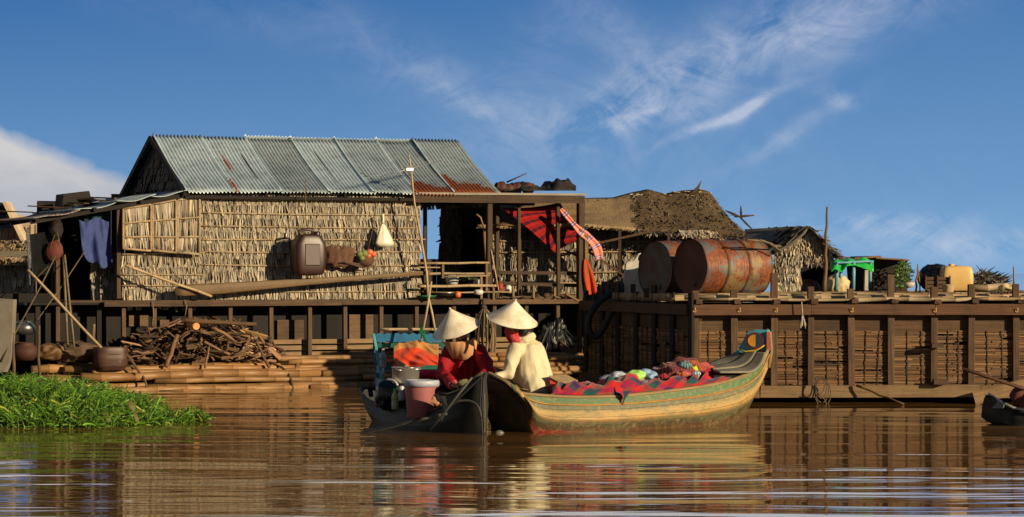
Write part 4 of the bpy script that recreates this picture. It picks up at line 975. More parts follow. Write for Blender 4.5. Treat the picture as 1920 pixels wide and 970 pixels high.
mb = MB(); mb.grid(40, 14, gs); g_ = solo('plastic_sheet', mb, mgr, 'crumpled green plastic sheet spread over the blue table', 'plastic sheet'); mod(g_, 'SOLIDIFY', thickness=.004)
mwh = plain('dirty_white_plastic', (.55, .53, .46), (.40, .38, .32), 8, .55, .3, .004); mcr = plain('cream_sack', (.60, .50, .27), (.5, .40, .2), 10, .7, .4, .005)
s_ = solo('sack', heap(P(1571, 533, 32.9), (.15, .13, .13), 3, .3, 10), mcr, 'small cream sack lying under the green topped table', 'sack')
mb = MB(); mb.tint(1); mb.beam(P(1624, 545, 33.2), P(1625, 507, 33.2), .10, .05, up=(1, 0, 0)); solo('white_canister', mb, mwh, 'narrow white canister standing by the right leg of the green table', 'canister')
bx = thing('dark_shed', 'low dark board shed with rounded shoulder beyond the green table', 'shed', P(1665, 546, 33.8))
mb = MB(); c = [P(1637, 547, 33.6), P(1700, 547, 33.6), P(1700, 487, 33.6), P(1662, 487, 33.6), P(1645, 480, 33.6), P(1632, 482, 33.6)]; mb.tint(1.5, 0); mb.extrude(c, V((-.2, .9, 0))); part('wall', mb, MT['dark'], bx)
mb = MB(); mb.tint(2.5, .3); mb.beam(P(1600, 485, 33.5), P(1650, 481, 33.5), .25, .02); mb.beam(P(1640, 484, 33.5), P(1702, 488, 33.5), .3, .02); part('roof', mb, MT['wood'], bx)
mlf = plain('green_leaf', (.05, .11, .018), (.085, .15, .03), 20, .5, .2, .002, .4); myl = plain('yellow_green_leaf', (.22, .20, .04), (.12, .16, .03), 20, .5)
mb = MB()
for k in range(420):
    a = R.uniform(0, 2*PI); rr_ = R.random()**.5; p = P(1687+17*rr_*math.cos(a)+6, 515+26*rr_*math.sin(a), 33.2+R.uniform(-.15, .25)); k_ = R.uniform(.5, 1.4); mb.col = (k_, k_, k_)
    mb.blade(p, V((R.uniform(-1, 1), R.uniform(-.6, .3), R.uniform(-.8, .5)))*.055, V((R.uniform(-1, 1), 0, R.uniform(-1, 1))).normalized(), V((0, -1, .3)), .028, .01, 2, .2)
pl = thing('potted_plant', 'leafy green plant growing against the right side of the dark shed', 'plant', P(1690, 545, 33.2)); part('foliage', mb, mlf, pl)
mb = MB()
for k in range(5): mb.tint(1); crooked(mb, P(1692+k*2, 545, 33.2), P(1684+k*6, 500+R.uniform(-6, 6), 33.2), .008, .004, .02)
part('stem', mb, MT['bambood'], pl)
mb = MB(); mb.tint(1, 0); mb.lathe(P(1704, 540, 32.6), [(.02, 0), (.045, 0), (.07, .035), (.075, .07), (.068, .07), (.04, .02)], 20); bw = solo('enamel_bowl', mb, mwh, 'little white bowl with red rim beside the leafy plant', 'bowl')
mred = plain('faded_red', (.42, .07, .04), (.30, .05, .03), 14, .5); mb = MB(); mb.lathe(P(1704, 540, 32.6)+UP*.07, [(.066, 0), (.078, 0), (.078, .008), (.066, .008)], 20); part('rim', mb, mred, bw)
for (x0, y0, x1, y1, r, nm) in ((1717, 548, 1721, 495, .012, 'thin upright stick leaning beside its twin left of the yellow tank'), (1725, 548, 1721, 500, .010, 'shorter stick of the crossed pair left of the yellow tank')):
    mb = MB(); mb.tint(1.2, .1); crooked(mb, P(x0, y0, 31.5), P(x1, y1, 31.5), r, r*.6, .01, 5, 6); solo('stick', mb, MT['bambood'], nm, 'stick')
mtank = plain('sun_yellowed_plastic', (.62, .43, .16), (.55, .36, .12), 5, .45, .2, .004, .4, sub=.05)
tk = thing('water_tank', 'sun yellowed square plastic tank standing on the barge deck', 'water tank', P(1793, 548, 31.6))
mb = MB(); c0 = P(1793, 523, 31.6); mb.tint(1, 0)
def sq(u, v):
    a = 2*PI*u; cs, sn = math.cos(a), math.sin(a); e = .28; x = abs(cs)**e*(1 if cs > 0 else -1); y = abs(sn)**e*(1 if sn > 0 else -1)
    k = min(1, math.sin(PI*min(max(v, .0), 1))**.09+.0) if 0 < v < 1 else 0; return c0+V((x*.19*k, y*.16*k, (v-.5)*.32+.006*nz((x, y, v*3), 3)))
mb.grid(60, 26, sq); part('body', mb, mtank, tk); mb = MB(); mb.tint(.9); mb.lathe(c0+V((-.06, 0, .15)), [(.035, 0), (.035, .03), (0, .03)], 16); part('cap', mb, mtank, tk)
cr = thing('wooden_crate', 'old dark slatted wooden crate in front of the yellow tank', 'crate', P(1757, 548, 31.1))
for k in range(4):
    for dy in (31.05, 31.35): mb = MB(); mb.tint(R.uniform(.8, 1.4)); mb.beam(P(1735, 545-7.5*k, dy), P(1782, 545-7.5*k, dy), .012, .036); part('slat', mb, MT['wood'], cr)
mb = MB()
for x0 in (1736, 1758, 1781):
    for dy in (31.03, 31.37): mb.tint(.9); mb.beam(P(x0, 548, dy), P(x0, 517, dy), .03, .014, up=(1, 0, 0))
mb.tint(.5); mb.hexa([P(1737,547,31.06),P(1780,547,31.06),P(1780,547,31.34),P(1737,547,31.34),P(1737,520,31.06),P(1780,520,31.06),P(1780,520,31.34),P(1737,520,31.34)]); part('frame', mb, MT['wood'], cr)
mb = MB(); mb.tint(1.3, 0); c = P(1778, 548, 30.8)
def bk(u, v): a = 2*PI*u; r_ = (.06+.018*v)*(1+.03*math.sin(u*60)*math.sin(v*20)); return c+V((r_*math.cos(a), r_*math.sin(a), v*.09))
mb.grid(60, 12, bk, lambda u, v: (u*.5, v*.1)); bko = solo('woven_basket', mb, MT['batten'], 'tiny orange woven basket at the right foot of the dark crate', 'basket'); mod(bko, 'SOLIDIFY', thickness=.006)
solo('dark_bundle', heap(P(1752, 520, 31.9), (.2, .18, .17), 9, .3, 8), MT['black'], 'dark bundle heaped between the old crate and the yellow tank', 'bundle')
mb = MB()
for k in range(230):
    t = R.random(); x = 1822+t*58; h = 505+abs(t-.35)*26; leaf_tint(mb, .5, 1.2); p = P(x, R.uniform(h+4, 540), 31.8+R.uniform(-.2, .2)); mb.blade(p, V((R.uniform(-.1, .16), R.uniform(-.1, .05), R.uniform(-.03, .09))), V((0, .5, .8)), V((0, -1, .3)), .03, .02, 2, .15, .1)
mb.tint(.6); mb.ellip(P(1848, 538, 31.9), (.2, .2, .09)); solo('palm_frond_heap', mb, MT['leafgrey'], 'heap of dry palm fronds on the deck right of the yellow tank', 'palm fronds', None, 'stuff')
mb = MB(); mb.tint(1.2, .1); bamboo(mb, P(1825, 539, 31.2), P(1885, 538, 31.3), .04, 0, 1, 10, .2); solo('bamboo_log', mb, MT['batten'], 'thick short bamboo log lying before the palm fronds', 'log')
solo('rag_bundle', heap(P(1890, 541, 30.8), (.10, .09, .06), 12, .4, 12), mcr, 'small pale crumpled rag bundle near the right edge of the deck', 'rags')
mb = MB(); mb.tint(1.2); crooked(mb, P(1901, 535, 30.2), P(1900, 500, 30.2), .012, .007, .004, 4, 6); solo('stick', mb, MT['bambood'], 'short thin upright stick on the deck at the far right', 'stick')
mb = MB()
for k in range(7): mb.tint(1.1, .2); crooked(mb, P(1860+k*6, 552-R.uniform(0, 4), 30.4), P(1905+k*6, 548-R.uniform(0, 5), 30.7), .012, .008, .01, 4, 6)
solo('brushwood', mb, MT['fire'], 'low tangle of brushwood at the right end of the deck', 'brushwood', None, 'stuff')
# things hanging on the barge side
mb = MB(); mb.tint(1.4, 0); mb.tube([P(1503, 566, 29.36), P(1505, 592, 29.36)], .006, 5); 
for k in range(16): mb.tint(R.uniform(1, 1.7)); p = P(1505, 590, 29.36); mb.blade(p, V((R.uniform(-.03, .04), R.uniform(-.02, .02), -R.uniform(.1, .16))), V((1, 0, 0)), nn, .012, .01)
solo('hand_brush', mb, MT['leaf'], 'little straw brush hanging from the upper beam of the barge', 'brush')
mb = MB(); mb.tint(.8, 0)
for k in range(4): r_ = .10+.02*k; c = P(1537+k*2, 722+k*5, 29.33); mb.tube([c+V((r_*.55*math.cos(a/14*2*PI), .0, r_*math.sin(a/14*2*PI))) for a in range(15)], .006, 5, False)
mb.tube([P(1530, 735, 29.3), P(1545, 748, 29.3), P(1553, 765, 29.3)], .006, 5); solo('rope_coil', mb, MT['rope'], 'loose thin rope coil hanging over the lower beam', 'rope')
mb = MB(); mb.tint(.9, 0); crooked(mb, P(1606, 723, 29.38), P(1695, 758, 29.1), .014, .010, .01, 6, 6); solo('mooring_stick', mb, MT['bambood'], 'thin stick slanting from the lower beam into the water', 'stick')
mb = MB(); mb.tint(1.3, 0); mb.tube([P(1314, 598, 29.4), P(1313, 640, 29.4), P(1312, 685, 29.4)], .004, 5); solo('hanging_string', mb, MT['rope'], 'thin pale string hanging down the first lit panel of the barge', 'string')
# rubber hose loop at the barge corner
mb = MB(); mb.tint(1, 0)
pts = catmull([P(1148, 548, 32.6), P(1122, 568, 32.5), P(1106, 592, 32.4), P(1104, 618, 32.4), P(1115, 632, 32.4), P(1130, 618, 32.4), P(1148, 580, 32.4), P(1163, 545, 32.6), P(1178, 520, 32.7)], 6)
mb.tube(pts, .042, 12); solo('rubber_hose', mb, MT['rubber'], 'thick grey rubber hose looped over the left corner of the barge', 'hose')
for px, y0, y1, D_ in ((1132, 528, 562, 32.9), (1150, 530, 560, 32.7), (1187, 533, 558, 31.8), (1212, 540, 558, 31.0)):
    mb = MB(); mb.tint(.8); mb.beam(P(px, y1, D_), P(px, y0, D_), .06, .06, up=(1, 0, 0)); part('mooring_post', mb, MT['wood'], barge)
# white tub / foam block left of the drums
mb = MB(); mb.tint(1, 0); mb.extrude([P(1168, 558, 32.6), P(1212, 558, 32.6), P(1212, 478, 32.6), P(1196, 474, 32.6), P(1186, 488, 32.6), P(1172, 492, 32.6), P(1168, 520, 32.6)], V((.1, .4, 0))); o = solo('foam_block', mb, mwh, 'chipped white foam block standing left of the drums', 'foam block'); bev(o, .02)
solo('plastic_bag', heap(P(1206, 486, 32.3), (.06, .09, .07), 22, .4, 14), MT['black'], 'crumpled black bag stuffed on top of the white foam block', 'bag')

# ================================================================ huts at the far left
fh = thing('far_hut', 'distant thatched hut with pale gable boards at the far left', 'hut', P(20, 600, 41))
mpale = fibre('pale_board', (.50, .40, .26), (.38, .29, .18), 2, 40, .8, .3, .003)  # pale tan board colour
mb = MB(); A4 = P(-120, 512, 40.2); B4 = P(66, 512, 40.2); A4.z = B4.z = 0; mb.tint(.5); mb.hexa([A4+UP*.3-nn*.02, B4+UP*.3-nn*.02, B4+UP*.3-nn*.05, A4+UP*.3-nn*.05, A4+UP*1.8-nn*.02, B4+UP*1.8-nn*.02, B4+UP*1.8-nn*.05, A4+UP*1.8-nn*.05])
thatch_wall(mb, A4, B4, 1.70, .5, nn, 5, .022, .045, .8, 1.5, .05); part('wall', mb, MT['leaf'], fh)
def rf4(u, v): return P(-130+212*u, 456-2*u, 41.1).lerp(P(-130+200*u, 498, 39.9), v)
mb = MB(); mb.tint(1); mb.grid(20, 6, rf4, lambda u, v: (v, u*2)); thatch_slope(mb, rf4, 6, 90, .18, .04, .8, 1.6); rf_ = part('roof', mb, MT['mat'], fh)
mb = MB(); mb.tint(1.2, 0); mb.beam(P(-30, 566, 39.8), P(80, 562, 39.8), .3, .16); part('float_log', mb, MT['mat'], fh)
mb = MB(); mb.tint(2, 0); mb.hexa([V((P(-140,560,40.3).x,40.3,-.1)), V((P(70,560,40.3).x,40.3,-.1)), V((P(70,560,40.3).x,42.5,-.1)), V((P(-140,560,40.3).x,42.5,-.1)), V((P(-140,560,40.3).x,40.3,1.0)), V((P(70,560,40.3).x,40.3,1.0)), V((P(70,560,40.3).x,42.5,1.0)), V((P(-140,560,40.3).x,42.5,1.0))]); part('float_base', mb, MT['wood'], fh)
gh = thing('gabled_shack', 'pale board shack with dark blue upper window above the far left hut', 'shack', P(20, 480, 44))
mb = MB(); mb.tint(1.2, 0); mb.extrude([P(-60, 470, 43.6), P(50, 470, 43.6), P(14, 386, 43.6), P(-50, 386, 43.6)], V((0, .05, 0))); part('wall', mb, mpale, gh)
mb = MB(); mb.tint(1.3, 0); mb.beam(P(13, 380, 43.3), P(52, 462, 43.3), .5, .05); part('gable_board', mb, mpale, gh)
mbw = plain('dark_blue_panel', (.015, .04, .09), (.01, .03, .06), 6, .5)
mb = MB(); mb.tint(1, 0); mb.extrude([P(-40, 428, 43.5), P(22, 428, 43.5), P(10, 403, 43.5), P(-40, 403, 43.5)], V((0, -.03, 0))); part('window', mb, mbw, gh)
mb = MB(); mb.tint(.8, 0); mb.extrude([P(-50, 403, 43.45), P(14, 403, 43.45), P(12, 380, 43.45), P(-50, 380, 43.45)], V((0, -.03, 0))); part('roof', mb, MT['dark'], gh)
mb = MB()
for k in range(7): mb.tint(1.0, .2); mb.beam(P(-12+k*6, 458, 43.4), P(-6+k*6, 430, 43.4), .025, .02, up=(1, 0, 0))
mb.tint(1.3); mb.beam(P(12, 460, 43.35), P(27, 428, 43.35), .05, .03, up=(1, 0, 0)); part('slat_screen', mb, MT['woodtan'], gh)
mb = MB(); mb.tint(2, 0); x0_, x1_ = P(-55,500,43.8).x, P(48,500,43.8).x; mb.hexa([V((x0_,43.8,-.1)), V((x1_,43.8,-.1)), V((x1_,45.5,-.1)), V((x0_,45.5,-.1)), V((x0_,43.8,1.9)), V((x1_,43.8,1.9)), V((x1_,45.5,1.9)), V((x0_,45.5,1.9))]); part('base_wall', mb, MT['wood'], gh)
gh2 = thing('pale_roof_hut', 'hut with rounded cream roof just left of the dark porch', 'hut', P(65, 480, 46))
mb = MB(); mb.tint(1.15, 0); mb.extrude([P(26, 402, 46), P(45, 404, 46), P(90, 430, 46), P(120, 462, 46), P(118, 500, 46), P(44, 500, 46)], V((0, 1.2, 0))); part('roof', mb, mpale, gh2)
mb = MB(); mb.tint(.8)
for px in (56, 66, 90): mb.beam(P(px, 455, 45.9), P(px, 422, 45.9), .03, .03, up=(1, 0, 0))
part('post', mb, MT['woodtan'], gh2)
mb = MB(); mb.tint(2, 0); x0_, x1_ = P(50,500,46.2).x, P(114,500,46.2).x; mb.hexa([V((x0_,46.2,-.1)), V((x1_,46.2,-.1)), V((x1_,47,-.1)), V((x0_,47,-.1)), V((x0_,46.2,1.7)), V((x1_,46.2,1.7)), V((x1_,47,1.7)), V((x0_,47,1.7))]); part('base_wall', mb, MT['wood'], gh2)
nn = V((0, -1, 0)); NH = -HW; MT['oarwood'] = fibre('oar_wood', (.15, .095, .045), (.09, .055, .026), 1.2, 30, .6, .3, .003)
mplb = plain('brown_plastic', (.042, .013, .008), (.028, .011, .008), 5, .42, .15, .003, .5)
# ---- jerrycan hanging on the wall
jc = thing('jerrycan', 'big brown plastic jerrycan hanging on the palm-leaf wall', 'jerrycan', hp(579, 517, -.25))
c0 = hp(578, 478, -.25)
def jf(u, v):
    a = 2*PI*u; cs, sn = math.cos(a), math.sin(a); e = .36; x = abs(cs)**e*(1 if cs > 0 else -1); y = abs(sn)**e*(1 if sn > 0 else -1)
    t = min(max(v, 0), 1); k = math.sin(PI*min(max(t, .0), 1))**.1 if 0 < t < 1 else 0
    sh = 1-.28*max(0, (t-.74)/.26)**1.1; z = (t-.5)*.55
    return c0+HU*(x*.215*k*sh)+HW*(y*.15*k)+UP*z+HU*(-.01*math.sin(t*20)*0)
mb = MB(); mb.tint(1, 0); mb.grid(56, 34, jf, lambda u, v: (u, v)); body = part('body', mb, mplb, jc)
mb = MB(); mb.tint(.85, 0); mb.hexa([c0+HU*x+NH*.156+UP*z for x, z in ((-.1,-.14),(.11,-.14))]+[c0+HU*x+NH*.140+UP*z for x, z in ((.11,-.14),(-.1,-.14))]+[c0+HU*x+NH*.156+UP*z for x, z in ((-.1,.14),(.11,.14))]+[c0+HU*x+NH*.140+UP*z for x, z in ((.11,.14),(-.1,.14))]); bev(part('front_panel', mb, mplb, body), .01)
mb = MB(); mb.tint(.9, 0); mb.tube([c0+HU*-.12+UP*.24, c0+HU*-.13+UP*.31, c0+UP*.33, c0+HU*.05+UP*.32, c0+HU*.06+UP*.26], .02, 8); part('handle', mb, mplb, jc)
mb = MB(); mb.tint(.7, 0); mb.lathe(c0+HU*.12+UP*.24, [(.04, 0), (.045, .05), (.035, .065), (0, .065)], 16); part('cap', mb, mplb, jc)
mb = MB(); mb.tint(.8, 0); mb.tube([c0+UP*.33, c0+UP*.5+HW*.1, c0+UP*.98+HW*.1], .006, 5); part('hanging_rope', mb, MT['rope'], jc)
# ---- white plastic bag
mbag = plain('thin_white_plastic', (.66, .66, .50), (.55, .56, .42), 12, .35, .5, .004, .5, sub=.2)
bg_ = thing('carrier_bag', 'knotted whitish plastic bag hanging on the leaf wall', 'carrier bag', hp(717, 463, -.04))
c0 = hp(718, 442, -.05); mb = MB(); mb.tint(1, 0)
def bf(u, v):
    a = 2*PI*u; t = v; r_ = .155*(t**.75 if t < .82 else .86*math.sqrt(max(0, 1-((t-.82)/.18)**2))+.0)
    f_ = 1+.07*math.sin(a*7+t*2)*(1-t)+.03*math.sin(a*4)
    return c0+HU*(r_*f_*math.cos(a)+.03*t)+HW*(.10/.155*r_*f_*math.sin(a)*.8)+UP*(.17-.33*t)
mb.grid(56, 26, bf); part('body', mb, mbag, bg_)
mb = MB(); mb.tint(1.1, 0); mb.tube([c0+UP*.16, c0+UP*.2+HU*.005, c0+UP*.29], [.022, .013, .02], 8); part('knot', mb, mbag, bg_)
# ---- net bag of produce and basket beside the jerrycan
mnet = plain('brown_netting', (.16, .075, .045), (.10, .05, .03), 16, .8, .8, .008)
solo('net_bundle', heap(hp(634, 480, -.02), (.20, .05, .15), 5, .45, 9, (1.5, 1, .6)), mnet, 'brown dried bundle hanging between the jerrycan and the produce net', 'bundle')
pn = thing('produce_net', 'red net of green and red fruit hanging below the white plastic bag', 'net bag', hp(683, 500, -.08))
mb = MB(); c = hp(683, 480, -.08); mb.tint(.8, 0); mb.ellip(c-UP*.05, (.12, .08, .09), 24, 14, lambda d: 1+.15*ridged(d, 5, 3)); part('net', mb, mnet, pn)
fg = plain('green_fruit', (.16, .20, .06)); fr = plain('red_fruit', (.55, .10, .05), (.6, .2, .08), 10, .35)
for dx, dz, rr_, mt_ in ((-.09, .02, .05, fg), (-.03, .03, .055, fg), (.05, .045, .05, fr), (.10, .02, .045, fr), (.03, -.0, .045, fr), (-.06, -.03, .045, fg)):
    mb = MB(); mb.tint(1, .1); mb.ellip(c+HU*dx+UP*dz+NH*.06, (rr_, rr_, rr_*.9), 14, 9); part('fruit', mb, mt_, pn)
for x0, y0, x1, y1 in ((690, 470, 700, 425), (640, 470, 690, 430), (700, 490, 703, 460)):
    mb = MB(); mb.tint(1, 0); mb.tube([hp(x0, y0, -.08), hp(x1, y1, -.0)], .004, 5); part('string', mb, MT['rope'], pn)
mb = MB(); mb.tint(1); 
for k in range(7): crooked(mb, hp(640+k*4, 492+k, -.1), hp(705-k*2, 500+R.uniform(-5, 6), -.1), .009, .005, .01, 4, 5)
part('twig', mb, MT['fire'], pn)
# ---- long paddle plank along the wall, slanting stick, antenna
mb = MB(); mb.tint(1.15, 0); L_ = [(328, 548), (345, 545), (420, 541), (520, 533), (640, 524), (720, 518), (806, 511)]
mb.tube([hp(x, y, -.16) for x, y in L_], [.045, .075, .072, .055, .036, .03, .026], 12, flat=.28, upv=HW); solo('long_oar', mb, MT['oarwood'], 'very long wooden oar laid level along the foot of the leaf wall', 'oar')
mb = MB(); mb.tint(1.3, 0); bamboo(mb, hp(235, 498, -.2), hp(397, 556, -.24), .018, 0, .9, 8, .3); solo('bamboo_stick', mb, MT['batten'], 'light bamboo stick slanting down right across the left part of the leaf wall', 'stick')
an = thing('antenna', 'thin leaning pole with wire aerial rods and small box at the roof edge', 'antenna', hp(803, 563, -.2))
mb = MB(); mb.tint(1.3, .05); pts = [hp(767, 290, -.2), hp(771, 320, -.2), hp(777, 380, -.22), hp(790, 450, -.22), hp(800, 512, -.2), hp(803, 563, -.2)]; mb.tube(pts, [.008, .012, .013, .015, .017, .018], 7); part('pole', mb, MT['batten'], an)
mal = plain('aluminium', (.5, .5, .48), (.4, .4, .38), 20, .4, .1, .002, .5, .7)
mb = MB(); mb.tint(1, 0); a = hp(714, 331, -.3); b_ = hp(828, 301, -.1); mb.tube([a, b_], .005, 5)
for k in range(11): p = a.lerp(b_, k/10); d = V((.35, 1, .0)).normalized()*(.14+.006*k); mb.tube([p-d+UP*.02, p+d-UP*.02], .003, 4)
part('aerial', mb, mal, an)
mb = MB(); mb.tint(1, 0); mb.box(hp(767, 318, -.22), (.11, .06, .05), HA); bev(part('box', mb, mal, an), .008)
# ---- hanging checked cloths
mck = plaid('red_black_check', [(0, (.25, .008, .008)), (.42, (.11, .004, .006)), (.60, (.30, .010, .009)), (.86, (.06, .01, .03)), (1, (.05, .01, .02))],
            [(0, (.27, .008, .008)), (.36, (.002, .002, .006)), (.50, (.06, .01, .06)), (.56, (.002, .002, .006)), (.70, (.36, .012, .010)), (1, (.3, .01, .01))], 4.2, 8.5, .72)
def ck(u, v):
    TL, TR, BL, BR_ = (940, 390), (1050, 380), (1040, 474), (1092, 452)
    x = (TL[0]*(1-u)+TR[0]*u)*(1-v)+(BL[0]*(1-u)+BR_[0]*u)*v; y = (TL[1]*(1-u)+TR[1]*u)*(1-v)+(BL[1]*(1-u)+BR_[1]*u)*v
    y += -3*math.sin(PI*v)*(1-u)+4*math.sin(PI*u)*(1-v)-4*math.sin(PI*u)*v
    return hp(x, y, .30+.035*math.sin(u*5)*v+.02*math.sin(v*7+u*3))
mb = MB(); mb.grid(40, 34, ck, lambda u, v: (u*.7+v*.1, v*.72+.14*u-.10*u*u+.012*math.sin(u*5))); o = solo('checked_cloth', mb, mck, 'red and black checked cloth slung under the right porch roof', 'cloth'); mod(o, 'SOLIDIFY', thickness=.004)
mst = plaid('pink_blue_stripe', [(0, (.80, .30, .22)), (1, (.78, .28, .2))], [(0, (.85, .28, .20)), (.50, (.12, .12, .35)), (.60, (.7, .55, .6)), (.68, (.14, .12, .38)), (.8, (.85, .34, .24)), (1, (.8, .3, .2))], 3, 7, .85)
cl = catmull([V((1051, 392, 0)), V((1068, 412, 0)), V((1086, 432, 0)), V((1104, 447, 0)), V((1118, 464, 0)), V((1124, 486, 0))], 6)
def st_(u, v):
    k = v*(len(cl)-1); i = min(len(cl)-2, int(k)); c = cl[i].lerp(cl[i+1], k-i); t = (cl[i+1]-cl[i]).normalized(); w_ = 2.5+5.5*min(1, v*1.6)+.8*math.sin(v*17)
    p = c+V((-t.y, t.x, 0))*(u-.5)*2*w_*(-1); return hp(p.x, p.y, -.02-.012*math.sin(u*9)+.02*math.sin(v*8))
mb = MB(); mb.grid(10, 50, st_, lambda u, v: (u*.12, v*.85)); o = solo('striped_cloth', mb, mst, 'narrow pink and blue striped cloth strip hanging out past the last porch post', 'cloth'); mod(o, 'SOLIDIFY', thickness=.006)
mor = cloth('rust_orange_cloth', (.42, .06, .02)); 
def oc(u, v):
    px = 1098+12*v+ (u-.5)*(6+15*math.sin(min(1, v*1.15)*PI*.62)); return hp(px, 487+66*v, -.05-.035*math.sin(u*9)*v)
mb = MB(); mb.grid(20, 20, oc); o = solo('orange_cloth', mb, mor, 'rust orange cloth tied to the last porch post', 'cloth'); mod(o, 'SOLIDIFY', thickness=.008)
def shirt(u, v):
    px = 148+(u)*57; top = 412+4*math.sin(u*8); bot = 498-28*max(0, .35-u)/.35+6*math.sin(u*11)
    px += 6*v; return hp(px, top+(bot-top)*v, .25+.035*math.sin(u*11+v*3.5+2*math.sin(v*3))*(.3+v)+.04*noise.noise(V((u*5, v*2.2, 1))))
mb = MB(); mb.grid(40, 24, shirt); o = solo('blue_shirt', mb, cloth('blue_cotton', (.035, .055, .17), (.05, .075, .21)), 'crumpled blue shirt hanging in the dark left porch', 'shirt'); mod(o, 'SOLIDIFY', thickness=.006)
mb = MB(); mb.grid(20, 14, lambda u, v: hp(158+48*u, 400+26*v+5*math.sin(u*5), .32+.04*math.sin(u*12))); o = solo('green_cloth', mb, cloth('dark_teal_cloth', (.01, .045, .045)), 'dark teal cloth bunched above the blue shirt', 'cloth'); mod(o, 'SOLIDIFY', thickness=.006)
# clay-red bowl hat and net in the porch
mb = MB(); mb.tint(1, 0); mb.ellip(hp(101, 475, .02), (.11, .08, .15), 32, 20, lambda d: (1-.35*max(0, -d.z))*(1+.10*ridged((d.x, d.y, d.z*.4), 3, 7))+.12*(d.x*d.z)); solo('red_pouch', mb, plain('faded_red_cloth', (.12, .02, .014), (.10, .045, .03), 5, .8), 'faded red and brown pouch hanging at the left porch post', 'pouch')
for x0, y0, x1, y1, lb in ((103, 440, 92, 470, 'left thin string holding up the faded red pouch'), (108, 436, 112, 466, 'right thin string holding up the faded red pouch'), (90, 500, 60, 530, 'loose string end hanging below the faded red pouch')):
    mb = MB(); mb.tint(.7); mb.tube([hp(x0, y0, -.06), hp(x1, y1, -.06)], .005, 5); solo('string', mb, MT['rope'], lb, 'string')
solo('net_roll', heap(hp(105, 432, .1), (.08, .08, .11), 15, .5, 10), MT['dark'], 'rolled fishing net tucked under the left porch roof above the red pouch', 'net')
mb = MB(); mb.tint(1, 0); mb.extrude([hp(116, 388, .9), hp(174, 385, .9), hp(168, 358, .9), hp(118, 364, .9)], HW*.35); o = solo('black_box', mb, MT['dark'], 'black open tray box standing on the left porch roof', 'box'); bev(o, .01)
# leaning bamboos, left
for (x0, y0, x1, y1, b, r, lb, cat) in ((52, 506, 190, 652, -1.0, .018, 'long bamboo pole leaning from upper left down to the wooden tub', 'pole'), (119, 480, 127, 652, -.6, .016, 'left one of two thin bamboos standing below the red pouch', 'pole'), (121, 478, 139, 650, -.62, .014, 'right one of two thin bamboos standing below the red pouch', 'pole'),
        (176, 608, 174, 640, -.8, .022, 'short thick bamboo stub standing just above the wooden tub', 'pole')):
    mb = MB(); mb.tint(.55 if x0 != 52 else 1.0, .1); bamboo(mb, hp(x0, y0, b), hp(x1, y1, b), r, 0, .95, 8, .28); solo('bamboo_pole', mb, MT['batten'], lb, cat)
mb = MB(); mb.tint(.8); mb.tube([hp(104, 480, -.9), hp(75, 540, -1), hp(20, 640, -1.1), hp(2, 680, -1.1)], .009, 6); solo('mooring_rope', mb, MT['rope'], 'rope running down from the left porch past the grey board', 'rope')
mb = MB(); mb.tint(.8); mb.tube([hp(160, 470, -.2), hp(110, 545, -.6), hp(70, 600, -.8)], .007, 6); solo('mooring_rope', mb, MT['rope'], 'second rope sloping inside the dark left porch', 'rope')
for (x0, y0, x1, y1, lb) in ((22, 600, 28, 712, 'gnarled stake standing at the edge of the grey board'), (73, 610, 74, 712, 'thin dark stake standing in front of the pots')):
    mb = MB(); mb.tint(.9); crooked(mb, hp(x1, y1+25, -1.1), hp(x0, y0, -1.1), .022, .016, .012, 8, 7); solo('stake', mb, MT['fire'], lb, 'stake')
mb = MB(); mb.tint(1.1, 0); mb.extrude([P(-30, 700, 31.6), P(8, 698, 31.6), P(20, 670, 31.6), P(25, 562, 31.6), P(-30, 558, 31.6)], V((.03, .06, 0))); o = solo('grey_board', mb, plain('grey_cement_board', (.17, .15, .12), (.11, .10, .08), 4, .8), 'grey board leaning at the far left edge above the grass', 'board')
# pots and clutter at the lower left
mpot = plain('clay', (.07, .022, .013), (.04, .015, .010), 8, .7); mmet = plain('dented_metal', (.25, .26, .26), (.12, .12, .12), 10, .35, .2, .003, .5, .8)
PR = [(.0, 0), (.10, .0), (.15, .05), (.165, .11), (.14, .17), (.10, .20), (.11, .22)]
mb = MB(); mb.tint(1); mb.lathe(hp(45, 628, -.3), [(r*.9, z*.8) for r, z in PR], 24); solo('cooking_pot', mb, mmet, 'dark round metal pot on the raft near the left edge', 'pot')
mb = MB(); mb.tint(1); mb.lathe(hp(47, 676, -.5), PR, 24); solo('clay_pot', mb, mpot, 'broad red clay pot on the raft left of the tub', 'pot')
mb = MB(); mb.tint(.8); mb.lathe(hp(28, 668, -.3), [(r*.6, z*.8) for r, z in PR], 24); solo('clay_pot', mb, mpot, 'smaller red clay pot beside the grey board', 'pot')
for k, (x, y, rx, rz, mt_, lb) in enumerate(((140, 660, .34, .13, MT['fire'], 'low brown sacking heap left of the wooden tub'), (95, 660, .18, .10, MT['bambood'], 'bark scraps heaped beside the clay pots'))):
    solo('sacking_heap' if k == 0 else 'bark_heap', heap(hp(x, y, -.35), (rx, .2, rz), 30+k, .5, 9), mt_, lb, 'heap')
